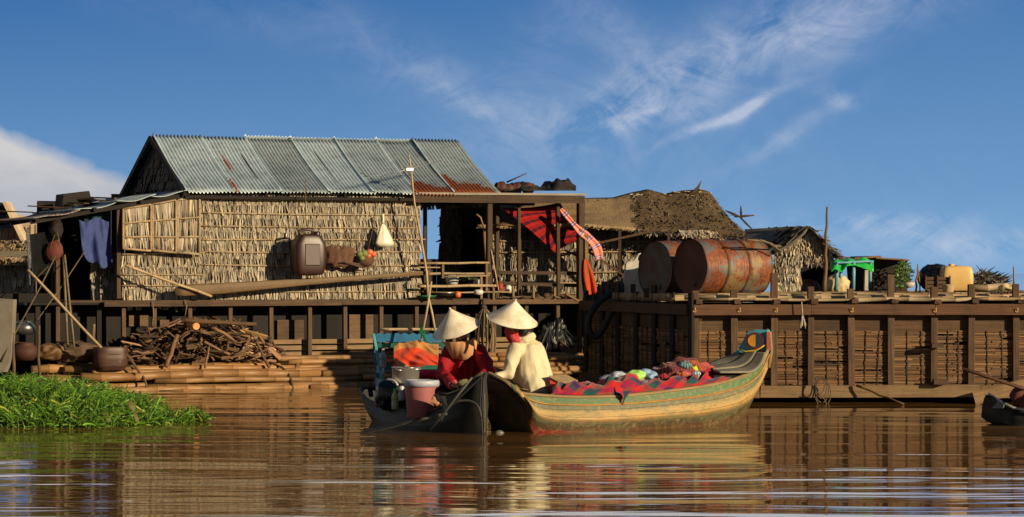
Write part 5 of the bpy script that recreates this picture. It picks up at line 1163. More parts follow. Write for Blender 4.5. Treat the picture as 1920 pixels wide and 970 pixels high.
# wooden tub (half round trough end)
tbn = thing('wooden_tub', 'dark brown rounded wooden tub on the bamboo raft left of the firewood', 'tub', hp(207, 694, -.75))
mtub = fibre('tub_wood', (.085, .04, .026), (.045, .022, .015), 2, 30, .45, .3, .003)
c0 = hp(207, 694, -.72)
def tf(u, v):
    a = 2*PI*u; cs, sn = math.cos(a), math.sin(a); e = .6; x = abs(cs)**e*(1 if cs > 0 else -1); y = abs(sn)**e*(1 if sn > 0 else -1)
    pr = [(0, 0), (.75, .0), (.93, .05), (1, .14), (.98, .25), (.94, .285), (.88, .285), (.88, .1), (0, .08)]; k = v*(len(pr)-1); i = min(len(pr)-2, int(k)); f_ = k-i
    r_ = pr[i][0]*(1-f_)+pr[i+1][0]*f_; z = pr[i][1]*(1-f_)+pr[i+1][1]*f_; return c0+HU*(x*.215*r_)+HW*(y*.17*r_)+UP*z
mb = MB(); mb.tint(1, 0); mb.grid(48, 40, tf, lambda u, v: (u*1.2, v*.6)); part('bowl', mb, mtub, tbn)
mb = MB(); mb.tint(.6, 0); mb.tube([c0+HU*(.218*math.cos(2*PI*k/30))+HW*(.175*math.sin(2*PI*k/30))+UP*.2 for k in range(31)], .008, 5, False); part('hoop', mb, MT['rope'], tbn)
# ---- firewood
kk = 0
def prof_h(px):
    P_ = [(228, 645), (245, 622), (300, 612), (330, 603), (400, 596), (450, 600), (480, 618), (510, 640), (540, 668), (555, 680)]
    for a, b_ in zip(P_[:-1], P_[1:]):
        if a[0] <= px <= b_[0]: return a[1]+(b_[1]-a[1])*(px-a[0])/(b_[0]-a[0])
    return 690
while kk < 285:
    px = 232+R.random()*318; top_ = prof_h(px); py = top_+(690-top_)*R.random()**1.15; dep = -.02-.38*R.random()-.25*(py-top_)/(95)
    p = hp(px, py, dep); L_ = R.uniform(.14, .46); an_ = R.gauss(0, .75)-(.4 if px > 430 else 0); d = (HU*math.cos(an_)+UP*math.sin(an_)*.8+HW*R.uniform(-.5, .5)).normalized()
    a = p-d*L_/2; b_ = p+d*L_/2
    def px_of(q): return 960+q.x/q.y*F, HOR-(q.z-EYE)/q.y*F
    ok = True
    for q in (a, b_):
        x_, y_ = px_of(q)
        if y_ < prof_h(min(max(x_, 229), 554))-5 or y_ > 697 or x_ < 226 or x_ > 562 or q.z < .30: ok = False
    if not ok: continue
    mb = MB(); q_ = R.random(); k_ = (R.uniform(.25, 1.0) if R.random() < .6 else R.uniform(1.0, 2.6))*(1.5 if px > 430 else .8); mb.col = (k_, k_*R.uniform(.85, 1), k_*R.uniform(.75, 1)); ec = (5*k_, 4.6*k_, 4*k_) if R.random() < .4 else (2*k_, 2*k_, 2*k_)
    r_ = R.uniform(.007, .021)
    if R.random() < .5: mb.beam(a, b_, r_*2.6, r_*1.2, up=(R.uniform(-1, 1), R.uniform(-1, 1), 1), jit=.006)
    else: crooked(mb, a, b_, r_, r_*R.uniform(.5, .95), .018, 4, 7, endcol=ec)
    mt_ = MT['woodtan'] if R.random() < .16 else MT['fire']
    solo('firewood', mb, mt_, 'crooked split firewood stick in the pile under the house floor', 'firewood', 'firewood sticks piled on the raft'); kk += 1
for (x0, y0, x1, y1, r, k_) in ((311, 688, 333, 628, .03, 1.6), (384, 690, 392, 650, .016, 2), (540, 722, 562, 676, .028, 1.6), (550, 724, 568, 686, .02, 1.8), (505, 690, 480, 640, .02, 1.2), (345, 600, 480, 608, .03, .9), (400, 615, 440, 640, .024, 1.7)):
    mb = MB(); mb.col = (k_, k_*.9, k_*.75); crooked(mb, hp(x0, y0, -.72), hp(x1, y1, -.6), r, r*.8, .012, 5, 7, endcol=(6, 5, 4)); solo('firewood', mb, MT['fire'], 'crooked split firewood stick in the pile under the house floor', 'firewood', 'firewood sticks piled on the raft')
mb = MB(); mb.col = (6, 4.6, 2.6); p = hp(366, 612, -.66); mb.tube([p+NH*.05, p+HW*.25+UP*.02], .045, 10, endcol=(7, 5.4, 3)); solo('sawn_log', mb, MT['fire'], 'round sawn log end facing out at the top of the firewood', 'log')
# hanging strings at platform
for (x0, y0, pts_) in ((286, 565, [(286, 565), (288, 590), (285, 612)]), (346, 562, [(346, 562), (350, 575), (347, 592)])):
    mb = MB(); mb.tint(1.2); mb.tube([hp(a, b_, -.13) for a, b_ in pts_], .008, 5); solo('string', mb, MT['rope'], 'knotted string hanging from the platform beam at px'.replace(' at px', '') + (' directly above the firewood' if x0 == 346 else ' left of the longer firewood plateau'), 'string')
mb = MB(); mb.tint(1, 0); mb.tube([hp(225, 650, -.8), hp(240, 668, -.85), hp(252, 684, -.9), hp(262, 700, -.9)], .016, 7); solo('root_branch', mb, MT['fire'], 'bent dark branch lying between the tub and the firewood', 'branch')
# ---- things on the porch shelf
def obj_(nm, prof, pos, mt_, lb, cat, t=1.0):
    mb = MB(); mb.tint(t, 0); mb.lathe(pos, prof, 24); return solo(nm, mb, mt_, lb, cat)
mwhite = plain('white_enamel', (.62, .60, .50), (.5, .48, .4), 10, .35); morange = plain('orange_plastic', (.62, .16, .02), (.55, .12, .02), 8, .4)
mgreen = plain('green_plastic', (.02, .20, .09), (.015, .16, .07), 8, .4)
for px, py, b, r, h, mt_, nm, lb, cat in ((848, 534, .3, .085, .13, mwhite, 'plastic_jug', 'tall cream jug standing on the porch shelf by the left rail', 'jug'), (858, 558, -.12, .045, .08, morange, 'orange_cup', 'small orange cup under the lowest porch rail', 'cup'),
        (897, 536, .2, .075, .09, mwhite, 'rice_cooker', 'round white pot beside the thick porch post', 'pot'), (897, 553, -.02, .065, .07, mwhite, 'enamel_bowl', 'white enamel bowl below the round white pot', 'bowl'), (953, 550, .1, .045, .11, mwhite, 'white_bottle', 'white bottle at the foot of the red bottle on the porch', 'bottle'), (938, 545, .15, .04, .1, plain('red_plastic', (.4, .03, .02)), 'red_bottle', 'little red bottle on the porch floor by the post', 'bottle')):
    obj_(nm, [(0, 0), (r*.85, 0), (r, h*.3), (r*1.02, h*.75), (r*.8, h*.95), (r*.5, h), (0, h)], hp(px, py, b), mt_, lb, cat)
obj_('green_basin', [(0, 0), (.08, 0), (.14, .05), (.15, .055), (.08, .01)], hp(798, 562, -.1), mgreen, 'flat green plastic basin at the left foot of the porch', 'basin')
obj_('steel_basin', [(0, 0), (.12, 0), (.19, .05), (.2, .055), (.12, .01)], hp(832, 556, -.02), mmet, 'wide shallow metal basin under the porch rail', 'basin')
obj_('dark_wok', [(0, 0), (.1, .01), (.17, .06), (.18, .065), (.1, .02)], hp(875, 534, .35), MT['black'], 'black wok sitting between the cream jug and the white pot', 'wok', 2)
solo('foliage_bundle', heap(hp(876, 527, .5), (.17, .12, .05), 8, .5, 12), plain('dull_greens', (.05, .07, .02), (.03, .04, .015), 12, .7), 'dull green vegetables piled behind the black wok', 'vegetables')
mb = MB(); mb.tint(.8); mb.lathe(hp(943, 424, .25), [(0, .035), (.07, .02), (.145, 0), (.15, .006), (.08, .03), (.0, .05)], 28); solo('hanging_tray', mb, MT['bambood'], 'shallow dark round tray hanging on the porch post left of the checked cloth', 'tray')
mb = MB(); mb.tint(1.6); mb.tube([hp(921, 470, .0), hp(935, 545, -.05)], .009, 6); solo('thin_cane', mb, MT['batten'], 'thin pale cane leaning on the thick porch post', 'cane')
mb = MB(); mb.tint(1.5); mb.tube([hp(908, 430, .4), hp(912, 500, .4)], .02, 6); mb.tube([hp(908, 430, .4), hp(901, 408, .4), hp(893, 402, .4)], .012, 6); solo('bent_cane', mb, MT['bambood'], 'bent cane standing beside the dark doorway', 'cane')
for k, (px, py, lb) in enumerate(((1005, 560, 'left lump of dark clutter on the porch floor edge'), (1030, 558, 'middle lump of brown clutter on the porch floor edge'), (1062, 560, 'right lump of clutter by the last porch post'))):
    solo('clutter', heap(hp(px, py, .05), (.10, .09, .055), 40+k, .5, 12), MT['fire'], lb, 'clutter')
for k in range(7):
    mb = MB(); mb.tint(1.3, .3); crooked(mb, hp(940+k*20, 560+R.uniform(-4, 2), -.08), hp(985+k*17, 562+R.uniform(-6, 2), .1), .014, .009, .01, 4, 6); solo('driftwood', mb, MT['fire'], 'stick of driftwood lying along the porch floor edge', 'driftwood', 'driftwood on the porch floor edge')
mb = MB(); mb.tint(1); crooked(mb, hp(1060, 552, -.1), hp(1088, 566, -.1), .02, .015, .01, 4, 6); solo('broken_branch', mb, MT['bambood'], 'broken brown branch sticking out at the last porch post', 'branch')
# ---- pots and scraps on the porch roof
for k, (px, py, rx, ry, lb) in enumerate(((940, 349, .10, .10, 'leftmost red clay jar lying on the porch roof by the steel sheets'), (955, 351, .075, .09, 'small red clay jar second along the porch roof'), (968, 351, .11, .085, 'dark clay jar third along the porch roof'), (990, 350, .095, .10, 'orange clay jar beside the black tarpaulin'))):
    mb = MB(); mb.tint(1.0+.3*(k % 2), 0); c = hp(px, py, .5); mb.lathe(c-UP*.03, [(0, -ry*.9), (rx*.6, -ry*.7), (rx, 0), (rx*.8, ry*.5), (rx*.5, ry*.75), (rx*.58, ry*.9), (rx*.4, ry*.9), (0, ry*.5)], 22, HU*(.9 if k % 2 else -.8)+UP*.25); solo('clay_jar', mb, mpot, lb, 'jar', 'clay jars on the porch roof')
mb = MB(); mb.tint(1.3, 0)
def tarp(u, v):
    px = 945+135*u; h = 12+7*math.sin(u*9+.5)+6*abs(math.sin(u*19))+9*noise.noise(V((u*14, v*3, 0))); return hp(px, 357-h*math.sin(PI*min(1, v*1.0))*(.4+.7*u*(1.25-u)*2.4), .3+1.0*v+.1*math.sin(u*15))
mb.grid(60, 14, tarp); o = solo('black_tarpaulin', mb, MT['dark'], 'crumpled black tarpaulin humped on the porch roof', 'tarpaulin'); mod(o, 'SOLIDIFY', thickness=.008)
mb = MB(); mb.tint(1); c = hp(1058, 353, .5); mb.extrude([hp(1030, 357, .5), hp(1080, 355, .5), hp(1073, 345, .5), hp(1062, 337, .5), hp(1052, 347, .5), hp(1035, 344, .5)], HW*.25); solo('torn_sheet', mb, MT['dark'], 'torn pointed dark sheet scrap at the right end of the porch roof', 'scrap')
mb = MB(); mb.tint(.8); mb.tube([hp(950, 342, .6), hp(988, 325, .5)], [.014, .008], 6); solo('roof_stick', mb, MT['wood'], 'short stick poking up over the jars on the porch roof', 'stick')
# ---- black plastic bundle & rope bundle hanging from the platform
bb_ = thing('black_bundle', 'shredded shiny black plastic bundle hanging beneath the platform right of the hats', 'bundle', hp(1040, 670, -.25))
mb = MB(); c = hp(1040, 622, -.28); mb.tint(1.2, 0); mb = heap(c-UP*.08, (.16, .10, .21), 17, 1.0, 15, (1.7, 1, .45), 60, 34); mb.c = [(2.6, 2.8, 2.5)]*len(mb.c); part('knot', mb, MT['black'], bb_)
mb = MB()
for k in range(40):
    x = R.uniform(-.19, .2); mb.col = (R.uniform(1, 4.5),)*3; p = c+HU*x*.7+UP*R.uniform(-.05, .06)+NH*.08; ln = R.uniform(.12, .34)
    mb.blade(p, V((x*.5+R.uniform(-.05, .05), -.03, -ln)), V((.9, .3, 0)), NH, R.uniform(.012, .03), R.uniform(-.02, .05), 4, .4, R.uniform(-.5, .5))
part('strip', mb, MT['black'], bb_, None, 'stuff')
mb = MB(); mb.tint(1.1)
for k in range(3): crooked(mb, hp(1050, 640+k*6, -.4), hp(1092, 672+k*4, -.5), .02, .012, .02, 5, 6)
solo('branch', mb, MT['fire'], 'forked brown branch slanting down right of the black bundle', 'branch')
rb_ = thing('rope_hank', 'brown hank of ropes hanging from the platform between the two hats', 'rope', hp(912, 700, -.2))
mb = MB()
for k in range(16):
    x = R.uniform(-.10, .10); mb.tint(R.uniform(.3, 1.7), .2, .1); p = hp(907, 577, -.18); e = p+HU*x+NH*R.uniform(-.05, .08); ln = R.uniform(.4, .75)
    mb.tube(catmull([p, e-UP*.12, e+HU*x*.4-UP*ln*.6, e+HU*R.uniform(-.05, .05)-UP*ln], 4), R.uniform(.008, .017), 6)
part('hank', mb, MT['rope'], rb_)
mb = MB(); mb.tint(1.3); p = hp(907, 590, -.2); mb.tube([p+HU*(.10*math.sin(a/16*2*PI)+.08)+UP*(-.38+.25*math.cos(a/16*2*PI)) for a in range(17)], .008, 5, False); part('loop', mb, MT['rope'], rb_)
mb = MB(); mb.tint(.5); mb.tube([hp(907, 560, -.15), hp(907, 580, -.18)], .02, 6); mb.ellip(hp(907, 577, -.18), (.045, .045, .04)); part('knot', mb, MT['rope'], rb_)
# bundle of stakes between the boats and the raft with green tie
for (x0, y0, x1, y1, D_, r, lb) in ((809, 528, 789, 641, 25.9, .011, 'pale bamboo stick standing in the left boat, tied with green string'), (803, 556, 816, 622, 26.1, .012, 'shorter bamboo stick crossing behind the green tied one')):
    mb = MB(); mb.tint(1.3); mb.tube([P(x1, y1, D_), P((x0+x1)/2+1, (y0+y1)/2, D_), P(x0, y0, D_)], [r, r, r*.8], 7); solo('bamboo_stick', mb, MT['batten'], lb, 'stick')
gt = thing('green_string', 'bright green plastic string tied round the stick in the left boat', 'string', P(792, 632, 25.85)); mg2 = plain('bright_green_string', (.01, .30, .10), (.01, .24, .07), 10, .4)
mb = MB()
for k in range(5): mb.tint(1); mb.blade(P(790+k, 628, 25.8), V((R.uniform(-.02, .04), 0, R.uniform(.05, .20) if k < 3 else -.08)), V((1, 0, 0)), nn, .02, .02, 3, .1, .2)
for k in range(4): c = P(793, 620+k*4, 25.86); mb.tube([c+V((.02*math.cos(a/8*2*PI), .02*math.sin(a/8*2*PI), 0)) for a in range(9)], .005, 4, False)
part('tie', mb, mg2, gt)

# ================================================================ grass bank
mgs = fibre('fresh_grass', (.11, .23, .018), (.05, .135, .010), 4, 60, .5, .2, .002, (.10, .13, .02), .35, .4)
gb = MB(); q0 = W(10, 798)
def topz(px):
    P_ = [(-40, .31), (60, .30), (130, .27), (200, .21), (250, .15), (290, .10), (330, .09), (360, .09), (385, .08)]
    for a, b_ in zip(P_[:-1], P_[1:]):
        if a[0] <= px <= b_[0]: return a[1]+(b_[1]-a[1])*(px-a[0])/(b_[0]-a[0])
    return .31 if px < 0 else .06
for k in range(1500):
    px = R.uniform(-60, 384); t = R.random(); 
    if px > 290 and R.random() < .45: continue
    fr_ = 803-max(0, px-180)*.055; py = fr_-(fr_-768)*t*min(1, (395-px)/170)
    base = W(px, py); env = topz(px)*(.30+.70*min(1, t*1.6))*R.uniform(.5, 1.2); lean = V((R.gauss(0, .22), R.gauss(0, .2)-.1, 1)).normalized()
    n_ = max(2, int(env/.035)); gb.tint(R.uniform(.55, 1.35), .1, .06); pts = [base-UP*.02, base+lean*env*.6, base+lean*env+V((R.gauss(0, .02), -.01, 0))]
    gb.tube(pts, [.006, .005, .002], 4, False)
    for j in range(n_+3):
        f_ = (j+1)/(n_+3); p = pts[0].lerp(pts[2], f_); a = R.uniform(0, 2*PI); ln = R.uniform(.09, .24)*(.7 if px > 300 else 1); d = V((math.cos(a), math.sin(a)*.8, R.uniform(.05, 1.0)+.5*(f_ > .85))).normalized()*ln
        s_ = V((-math.sin(a), math.cos(a), 0)); gb.tint(R.uniform(.4, 1.6), .1, .07)
        if R.random() < .09: gb.col = (3.4, 1.7, 3.0)
        gb.blade(p, d, s_, (UP*-1), R.uniform(.008, .018), ln*R.uniform(.1, .55), 3, .10, R.uniform(-.5, .5))
for k in range(260):
    px = R.uniform(-60, 300); base = W(px, R.uniform(770, 790-max(0, px-180)*.05)); env = topz(px)*R.uniform(.95, 1.28); lean = V((R.gauss(0, .25), -.1, 1)).normalized(); tip = base+lean*env; gb.tint(R.uniform(.9, 1.5), .1, .06)
    gb.tube([base, tip], [.006, .003], 4, False)
    for j in range(7):
        a = j*2.4+R.random(); ln = R.uniform(.10, .2); d = V((math.cos(a), math.sin(a)*.7, R.uniform(.5, 1.3))).normalized()*ln; gb.tint(R.uniform(.8, 1.8), .1, .07)
        gb.blade(tip-lean*.015*j, d, V((-math.sin(a), math.cos(a), 0)), UP*-1, R.uniform(.010, .018), ln*R.uniform(.2, .6), 3, .1, R.uniform(-.2, .2))
go = solo('grass', gb, mgs, 'bright green floating grass clump on the water at the lower left', 'grass', None, 'stuff')
mdl = plain('dry_leaf', (.42, .38, .16), (.3, .27, .10), 20, .6)
for (px, py, s_, lb) in ((247, 771, .042, 'larger pale dead leaf caught at the front of the grass'), (255, 792, .03, 'small pale dead leaf at the waterline below the bigger one'), (200, 792, .03, 'tiny pale leaf at the waterline left of the other dead leaves')):
    mb = MB(); c = P(px, py, 24.9); mb.tint(R.uniform(.8, 1.1), 0); mb.blade(c+UP*.05, V((.03, -.03, -.05)), V((.9, -.4, .1)).normalized(), nn, s_*1.4, .02, 3, .35)
    mb.blade(c+UP*.05, V((-.02, .0, .06)), V((.9, -.4, .1)).normalized(), nn, s_*1.4, .02, 3, .2)
    solo('dead_leaf', mb, mdl, lb, 'leaf')
mb = MB(); mb.tint(.6); mb.hexa([W(-60, 806)+UP*-.1, W(250, 798)+UP*-.1, W(330, 780)+UP*-.1, W(-60, 770)+UP*-.1, W(-60, 803)+UP*.03, W(250, 795)+UP*.02, W(330, 782)+UP*.01, W(-60, 770)+UP*.12])
solo('root_mat', mb, plain('root_mud', (.035, .04, .012), (.02, .02, .01), 20, .9, .9, .01), 'dark root mat under the floating grass', 'roots', None, 'stuff')
mb = MB(); mb.tint(1); mb.tube([W(232, 797)+UP*.012, W(262, 797)+UP*.016], .007, 6); mb.tube([W(215, 793)+UP*.012, W(232, 793)+UP*.02], .009, 6); solo('drift_twig', mb, plain('orange_twig', (.5, .22, .1)), 'small pale orange twigs floating by the grass edge', 'twig')
mb = MB(); mb.tint(1); mb.ellip(W(936, 813)+UP*.005, (.04, .03, .022), 16, 10, lambda d: 1+.15*ridged(d, 4, 2)); solo('floating_bag', mb, plain('murky_clear_plastic', (.12, .12, .10), (.2, .2, .17), 20, .2), 'small clear plastic bag floating at the bow of the right boat', 'bag')
# ================================================================ boats
def smooth_stations(S, n=8):
    tr = list(zip(*S)); return list(zip(*[catmull([V(p) for p in t], n) for t in tr]))
def hull_mesh(S, colf=None, rows=10):
    """S: stations (near gunwale, near bulge, near chine, far chine, far bulge, far gunwale)"""
    mb = MB(); T = smooth_stations(S); n = len(T); L = 0; prev = None; ring = []
    for st in T:
        pts = [];
        for i, (a, b_) in enumerate(((0, 1), (1, 2))):
            pts += [(st[a].lerp(st[b_], k/rows), (i*rows+k)/(2*rows)) for k in range(rows)]
        pts.append((st[2], 1.0)); pts += [(st[2].lerp(st[3], k/4), 1.0+.0) for k in range(1, 4)]; pts.append((st[3], 1.0))
        for i, (a, b_) in enumerate(((3, 4), (4, 5))):
            pts += [(st[a].lerp(st[b_], (k+1)/rows), 1-(i*rows+k+1)/(2*rows)) for k in range(rows)]
        if prev: L += (st[0]-prev).length
        prev = st[0]; ring.append((pts, L))
    m = len(ring[0][0]); base = 0
    for pts, L_ in ring: mb.add([p+UP*0 for p, v in pts])
    for j in range(n-1):
        for i in range(m-1):
            a, b_ = ring[j], ring[j+1]
            mb.face([j*m+i, (j+1)*m+i, (j+1)*m+i+1, j*m+i+1], [(a[1], a[0][i][1]), (b_[1], b_[0][i][1]), (b_[1], b_[0][i+1][1]), (a[1], a[0][i+1][1])])
    for j in (0, n-1): 
        q = [j*m+i for i in range(m)]; mb.face(q if j else q[::-1], [(ring[j][1], v) for p, v in ring[j][0]], False)
    return mb, T
def rail(T, idx, r, name, mat, parent, flat=.6, off=V((0, 0, 0)), n=7, tint=1):
    mb = MB(); mb.tint(tint, 0); mb.tube([st[idx]+off for st in T], r, n, True, flat, upv=(0, 0, 1)); return part(name, mb, mat, parent)
# ---- right boat (green and ochre)
m, nt, b = new_mat('weathered_boat_paint')
tc = nt.nodes.new('ShaderNodeTexCoord'); sp = nt.nodes.new('ShaderNodeSeparateXYZ'); nt.links.new(tc.outputs['UV'], sp.inputs[0])
ob = coords(nt, 'Object'); n1 = noi(nt, ob, 5, 7, .7); n2 = noi(nt, ob, 22, 6, .7); n3 = noi(nt, coords(nt, 'UV', (2.2, 34, 1)), 1, 5, .6)
vv = mth(nt, 'ADD', sp.outputs[1], mth(nt, 'MULTIPLY', mth(nt, 'SUBTRACT', mth(nt, 'ADD', mth(nt, 'MULTIPLY', n1, .6), mth(nt, 'MULTIPLY', n2, .4)), .5), .26))
c = ramp(nt, vv, [(.0, (.15, .14, .06)), (.05, (.055, .14, .05)), (.15, (.07, .15, .06)), (.19, (.25, .15, .05)), (.22, (.09, .12, .07)), (.29, (.15, .14, .075)), (.37, (.40, .27, .09)), (.50, (.42, .25, .07)), (.58, (.19, .12, .045)), (.64, (.06, .065, .032)), (.70, (.075, .05, .022)), (.79, (.085, .04, .018)), (.84, (.24, .012, .007))])
lowr = mth(nt, 'MULTIPLY', mth(nt, 'MULTIPLY', mth(nt, 'SUBTRACT', vv, .76), 14.0, clamp=True), mth(nt, 'MULTIPLY', mth(nt, 'SUBTRACT', sp.outputs[0], .75), 3.0, clamp=True)); c = mix(nt, lowr, c, (.10, .06, .025))
wear = ramp(nt, n2, [(.50, (0, 0, 0)), (.66, (1, 1, 1))]); c = mix(nt, mth(nt, 'MULTIPLY', wear, .6), c, (.34, .24, .10))
drt = ramp(nt, n3, [(.52, (0, 0, 0)), (.75, (1, 1, 1))]); c = mix(nt, mth(nt, 'MULTIPLY', drt, .35), c, (.10, .075, .035))
big = noi(nt, coords(nt, 'UV', (3.2, 5, 1)), 1, 6, .7, 1.2); c = mix(nt, mth(nt, 'MULTIPLY', ramp(nt, big, [(.5, (0, 0, 0)), (.6, (1, 1, 1))]), .55), c, (.13, .15, .07))
big2 = noi(nt, coords(nt, 'UV', (5, 9, 1)), 1.3, 7, .75, .8); c = mix(nt, mth(nt, 'MULTIPLY', ramp(nt, big2, [(.56, (0, 0, 0)), (.62, (1, 1, 1))]), .5), c, (.15, .10, .05))
seam = None
for sv in (.30, .47, .62):
    ds = mth(nt, 'ABSOLUTE', mth(nt, 'SUBTRACT', mth(nt, 'ADD', sp.outputs[1], mth(nt, 'MULTIPLY', mth(nt, 'SUBTRACT', n1, .5), .012)), sv)); sk_ = mth(nt, 'SUBTRACT', 1.0, mth(nt, 'MULTIPLY', ds, 160.0), clamp=True); seam = sk_ if seam is None else mth(nt, 'MAXIMUM', seam, sk_)
c = mix(nt, mth(nt, 'MULTIPLY', seam, .75), c, (.035, .025, .014))
sps = noi(nt, ob, 60, 3, .7); c = mix(nt, mth(nt, 'MULTIPLY', ramp(nt, sps, [(.62, (0,0,0)), (.68, (1,1,1))]), .6), c, (.07, .05, .025))
nt.links.new(c, b.inputs['Base Color']); b.inputs['Roughness'].default_value = .55; bump(nt, b, mth(nt, 'SUBTRACT', mth(nt, 'ADD', n2, mth(nt, 'MULTIPLY', n3, .6)), mth(nt, 'MULTIPLY', seam, 1.5)), .5, .005); MT['hullB'] = m
bB = thing('green_sampan', 'green and ochre painted wooden boat with an eye painted on its raised stern board', 'boat', W(1200, 806))
def zat(py, D): return EYE-(py-HOR)/F*D
# axis from left bow (far-left) to stern (right, farther)
def BP(px, D, py): return P(px, py, D)
SB = [  # near gunwale px,py,D ; chine px,py ; far offset vector for gunwale and chine
 (915, 699, 24.25, 913, 704, 24.3, .10),
 (948, 716, 24.05, 958, 730, 24.08, .34),
 (973, 735, 24.0, 990, 762, 24.0, .56),
 (1012, 741, 24.05, 1008, 816, 24.0, .80),
 (1080, 744, 24.15, 1072, 822, 24.05, .95),
 (1160, 742, 24.35, 1150, 822, 24.25, 1.0),
 (1245, 734, 24.7, 1235, 818, 24.65, .98),
 (1330, 722, 25.1, 1317, 814, 25.1, .86),
 (1390, 706, 25.4, 1370, 804, 25.4, .66),
 (1425, 683, 25.62, 1401, 782, 25.62, .48),
 (1441, 652, 25.8, 1435, 716, 25.78, .38)]
perp = V((-.60, .80, 0)); S = []
for (gx, gy, gD, cx, cy, cD, beam_) in SB:
    g = P(gx, gy, gD); c = P(cx, cy, cD); nrm_ = V((.62, -.785, 0))
    mid = g.lerp(c, .52)+nrm_*.055*min(1, beam_/.6)
    cf = c+perp*beam_*.86; gf = g+perp*beam_; gf.z += .0; mf = gf.lerp(cf, .52)-nrm_*.055*min(1, beam_/.6)
    S.append((g, mid, c+perp*.05, cf-perp*.0, mf, gf))
mbh, TB = hull_mesh(S); ho = part('hull', mbh, MT['hullB'], bB); mod(ho, 'SOLIDIFY', thickness=.022, offset=1)
rim_m = fibre('worn_tan_rail', (.34, .24, .12), (.17, .12, .06), 3, 60, .7, .4, .003)
rail(TB, 0, .020, 'gunwale', rim_m, bB); rail(TB, 5, .020, 'gunwale', rim_m, bB)
def stripe(T, f, r, name, mt_, parent, i0=0, i1=None, flat=.7):
    mb = MB(); mb.tint(1, 0); mb.tube([st[0].lerp(st[1], f)+V((.62, -.785, 0))*.006 for st in T[i0:i1]], r, 6, True, flat); return part(name, mb, mt_, parent)
stripe(TB, .38, .011, 'yellow_moulding', plain('orange_yellow_paint', (.46, .22, .035), (.26, .14, .04), 18, .5), bB, 12)
# dark skin over the raked prow: shade put into its colour
mb = MB(); mb.tint(1, 0); mbw_ = plain('shaded_bow', (.030, .028, .020), (.085, .055, .032), 7, .6, .4, .004)
ring = TB[:26]
mb.grid(14, 25, lambda u, v: ring[round(v*25)][2].lerp(ring[round(v*25)][3], u)-UP*.006+V((-.010, -.012, 0)), lambda u, v: (v, u)); part('bow_shade', mb, mbw_, bB)
mb = MB(); mb.tint(1, 0)
mb.grid(6, 20, lambda u, v: TB[round(v*20)][2].lerp(TB[round(v*20)][1], u*.9)+V((-.006, -.014, 0)), lambda u, v: (v, u)); part('cheek_shade', mb, mbw_, bB)  # side of the prow, its shade painted dark as well
# bow deck, floor
mb = MB(); mb.tint(.8); mb.grid(6, 18, lambda u, v: TB[round(v*18)][0].lerp(TB[round(v*18)][5], .04+.92*u)-UP*.03, lambda u, v: (v*1, u)); part('bow_deck', mb, MT['wood'], bB)
mb = MB(); mb.tint(.8); n0, n1_ = 18, 72; mb.grid(6, n1_-n0, lambda u, v: (lambda st: st[2].lerp(st[3], .04+.92*u)+UP*.09)(TB[round(n0+v*(n1_-n0))]), lambda u, v: (v*3, u)); part('floor_board', mb, MT['wood'], bB)
# stern deck of grey boards rising to the tip
mgd = fibre('grey_deck_board', (.27, .24, .17), (.17, .15, .105), 2, 30, .75, .4, .003)
nc = catmull([P(1350, 700, 25.15), P(1385, 700, 25.3), P(1410, 699, 25.42), P(1427, 687, 25.55), P(1437, 663, 25.72)], 6)
fc_ = catmull([P(1313, 690, 25.75), P(1332, 683, 25.9), P(1350, 676, 26.0), P(1368, 669, 26.0), P(1384, 661, 26.0)], 6)
for k in range(3):
    u0, u1 = k/3+.006, (k+1)/3-.004; mb = MB(); mb.tint(1, .12)
    def sd(u, v): j = round(v*24); return nc[j].lerp(fc_[j], u0+(u1-u0)*u)+UP*(.012*k % .02)
    mb.grid(6, 24, sd, lambda u, v: (v, u*.3+k)); o = part('deck_board', mb, mgd, bB); mod(o, 'SOLIDIFY', thickness=.016)
mb = MB(); mb.tint(.35, 0); mb.grid(2, 24, lambda u, v: nc[round(v*24)]-UP*(.012+.16*u)+perp*.09); part('deck_gap_shade', mb, MT['dark'], bB)  # dark sheet standing in for the unlit opening below the deck
# eye board
mey = plain('turquoise_paint', (.05, .33, .43), (.06, .24, .33), 16, .5); tip = TB[-1]
q_ = [P(1442, 656, 25.80), P(1442, 630, 25.80), P(1438, 619, 25.80), P(1416, 618, 25.83), P(1402, 623, 25.86), P(1392, 642, 25.88), P(1378, 663, 25.90)]
mb = MB(); mb.tint(1, 0); mb.extrude(q_, V((.028, .03, 0))); eb = part('stern_board', mb, mey, bB)
fc = (q_[0]+q_[3]+q_[6])/3; e1 = (q_[0]-q_[6]); e1.z = 0; e1.normalize(); eno = V((-abs(e1.y), -abs(e1.x), 0)).normalized()
eno = V((e1.y, -e1.x, 0)); eno = eno if eno.y < 0 else -eno
ce = P(1416, 639, 25.82)+eno*.012
def disc(nm, r, off, col, parent, x0=-1, x1=1, dx=0, sz=1.0):
    mb = MB(); mb.tint(1, 0); pts = []; n_ = 28
    for k in range(n_):
        a = 2*PI*k/n_; x = max(x0, min(x1, math.cos(a)))*r; pts.append(ce+e1*(x+dx)+UP*(math.sin(a)*r*sz)+eno*off)
    mb.extrude(pts, -eno*.004); return part(nm, mb, plain('paint_'+nm, col, None, 20, .5), parent)
eye = disc('eye_ring', .092, .004, (.16, .02, .02), eb, sz=.9); disc('eye_white', .078, .007, (.03, .05, .08), eye, sz=.9); disc('iris', .066, .010, (.62, .27, .02), eye, -1, .15, -.004, .9); 
mb = MB(); mb.tint(1, 0); mb.tube([P(1386, 655, 25.87), P(1398, 660, 25.84), P(1418, 657, 25.81), P(1437, 646, 25.78)], .010, 5); part('yellow_scroll', mb, plain('yellow_paint', (.55, .36, .05)), eb)
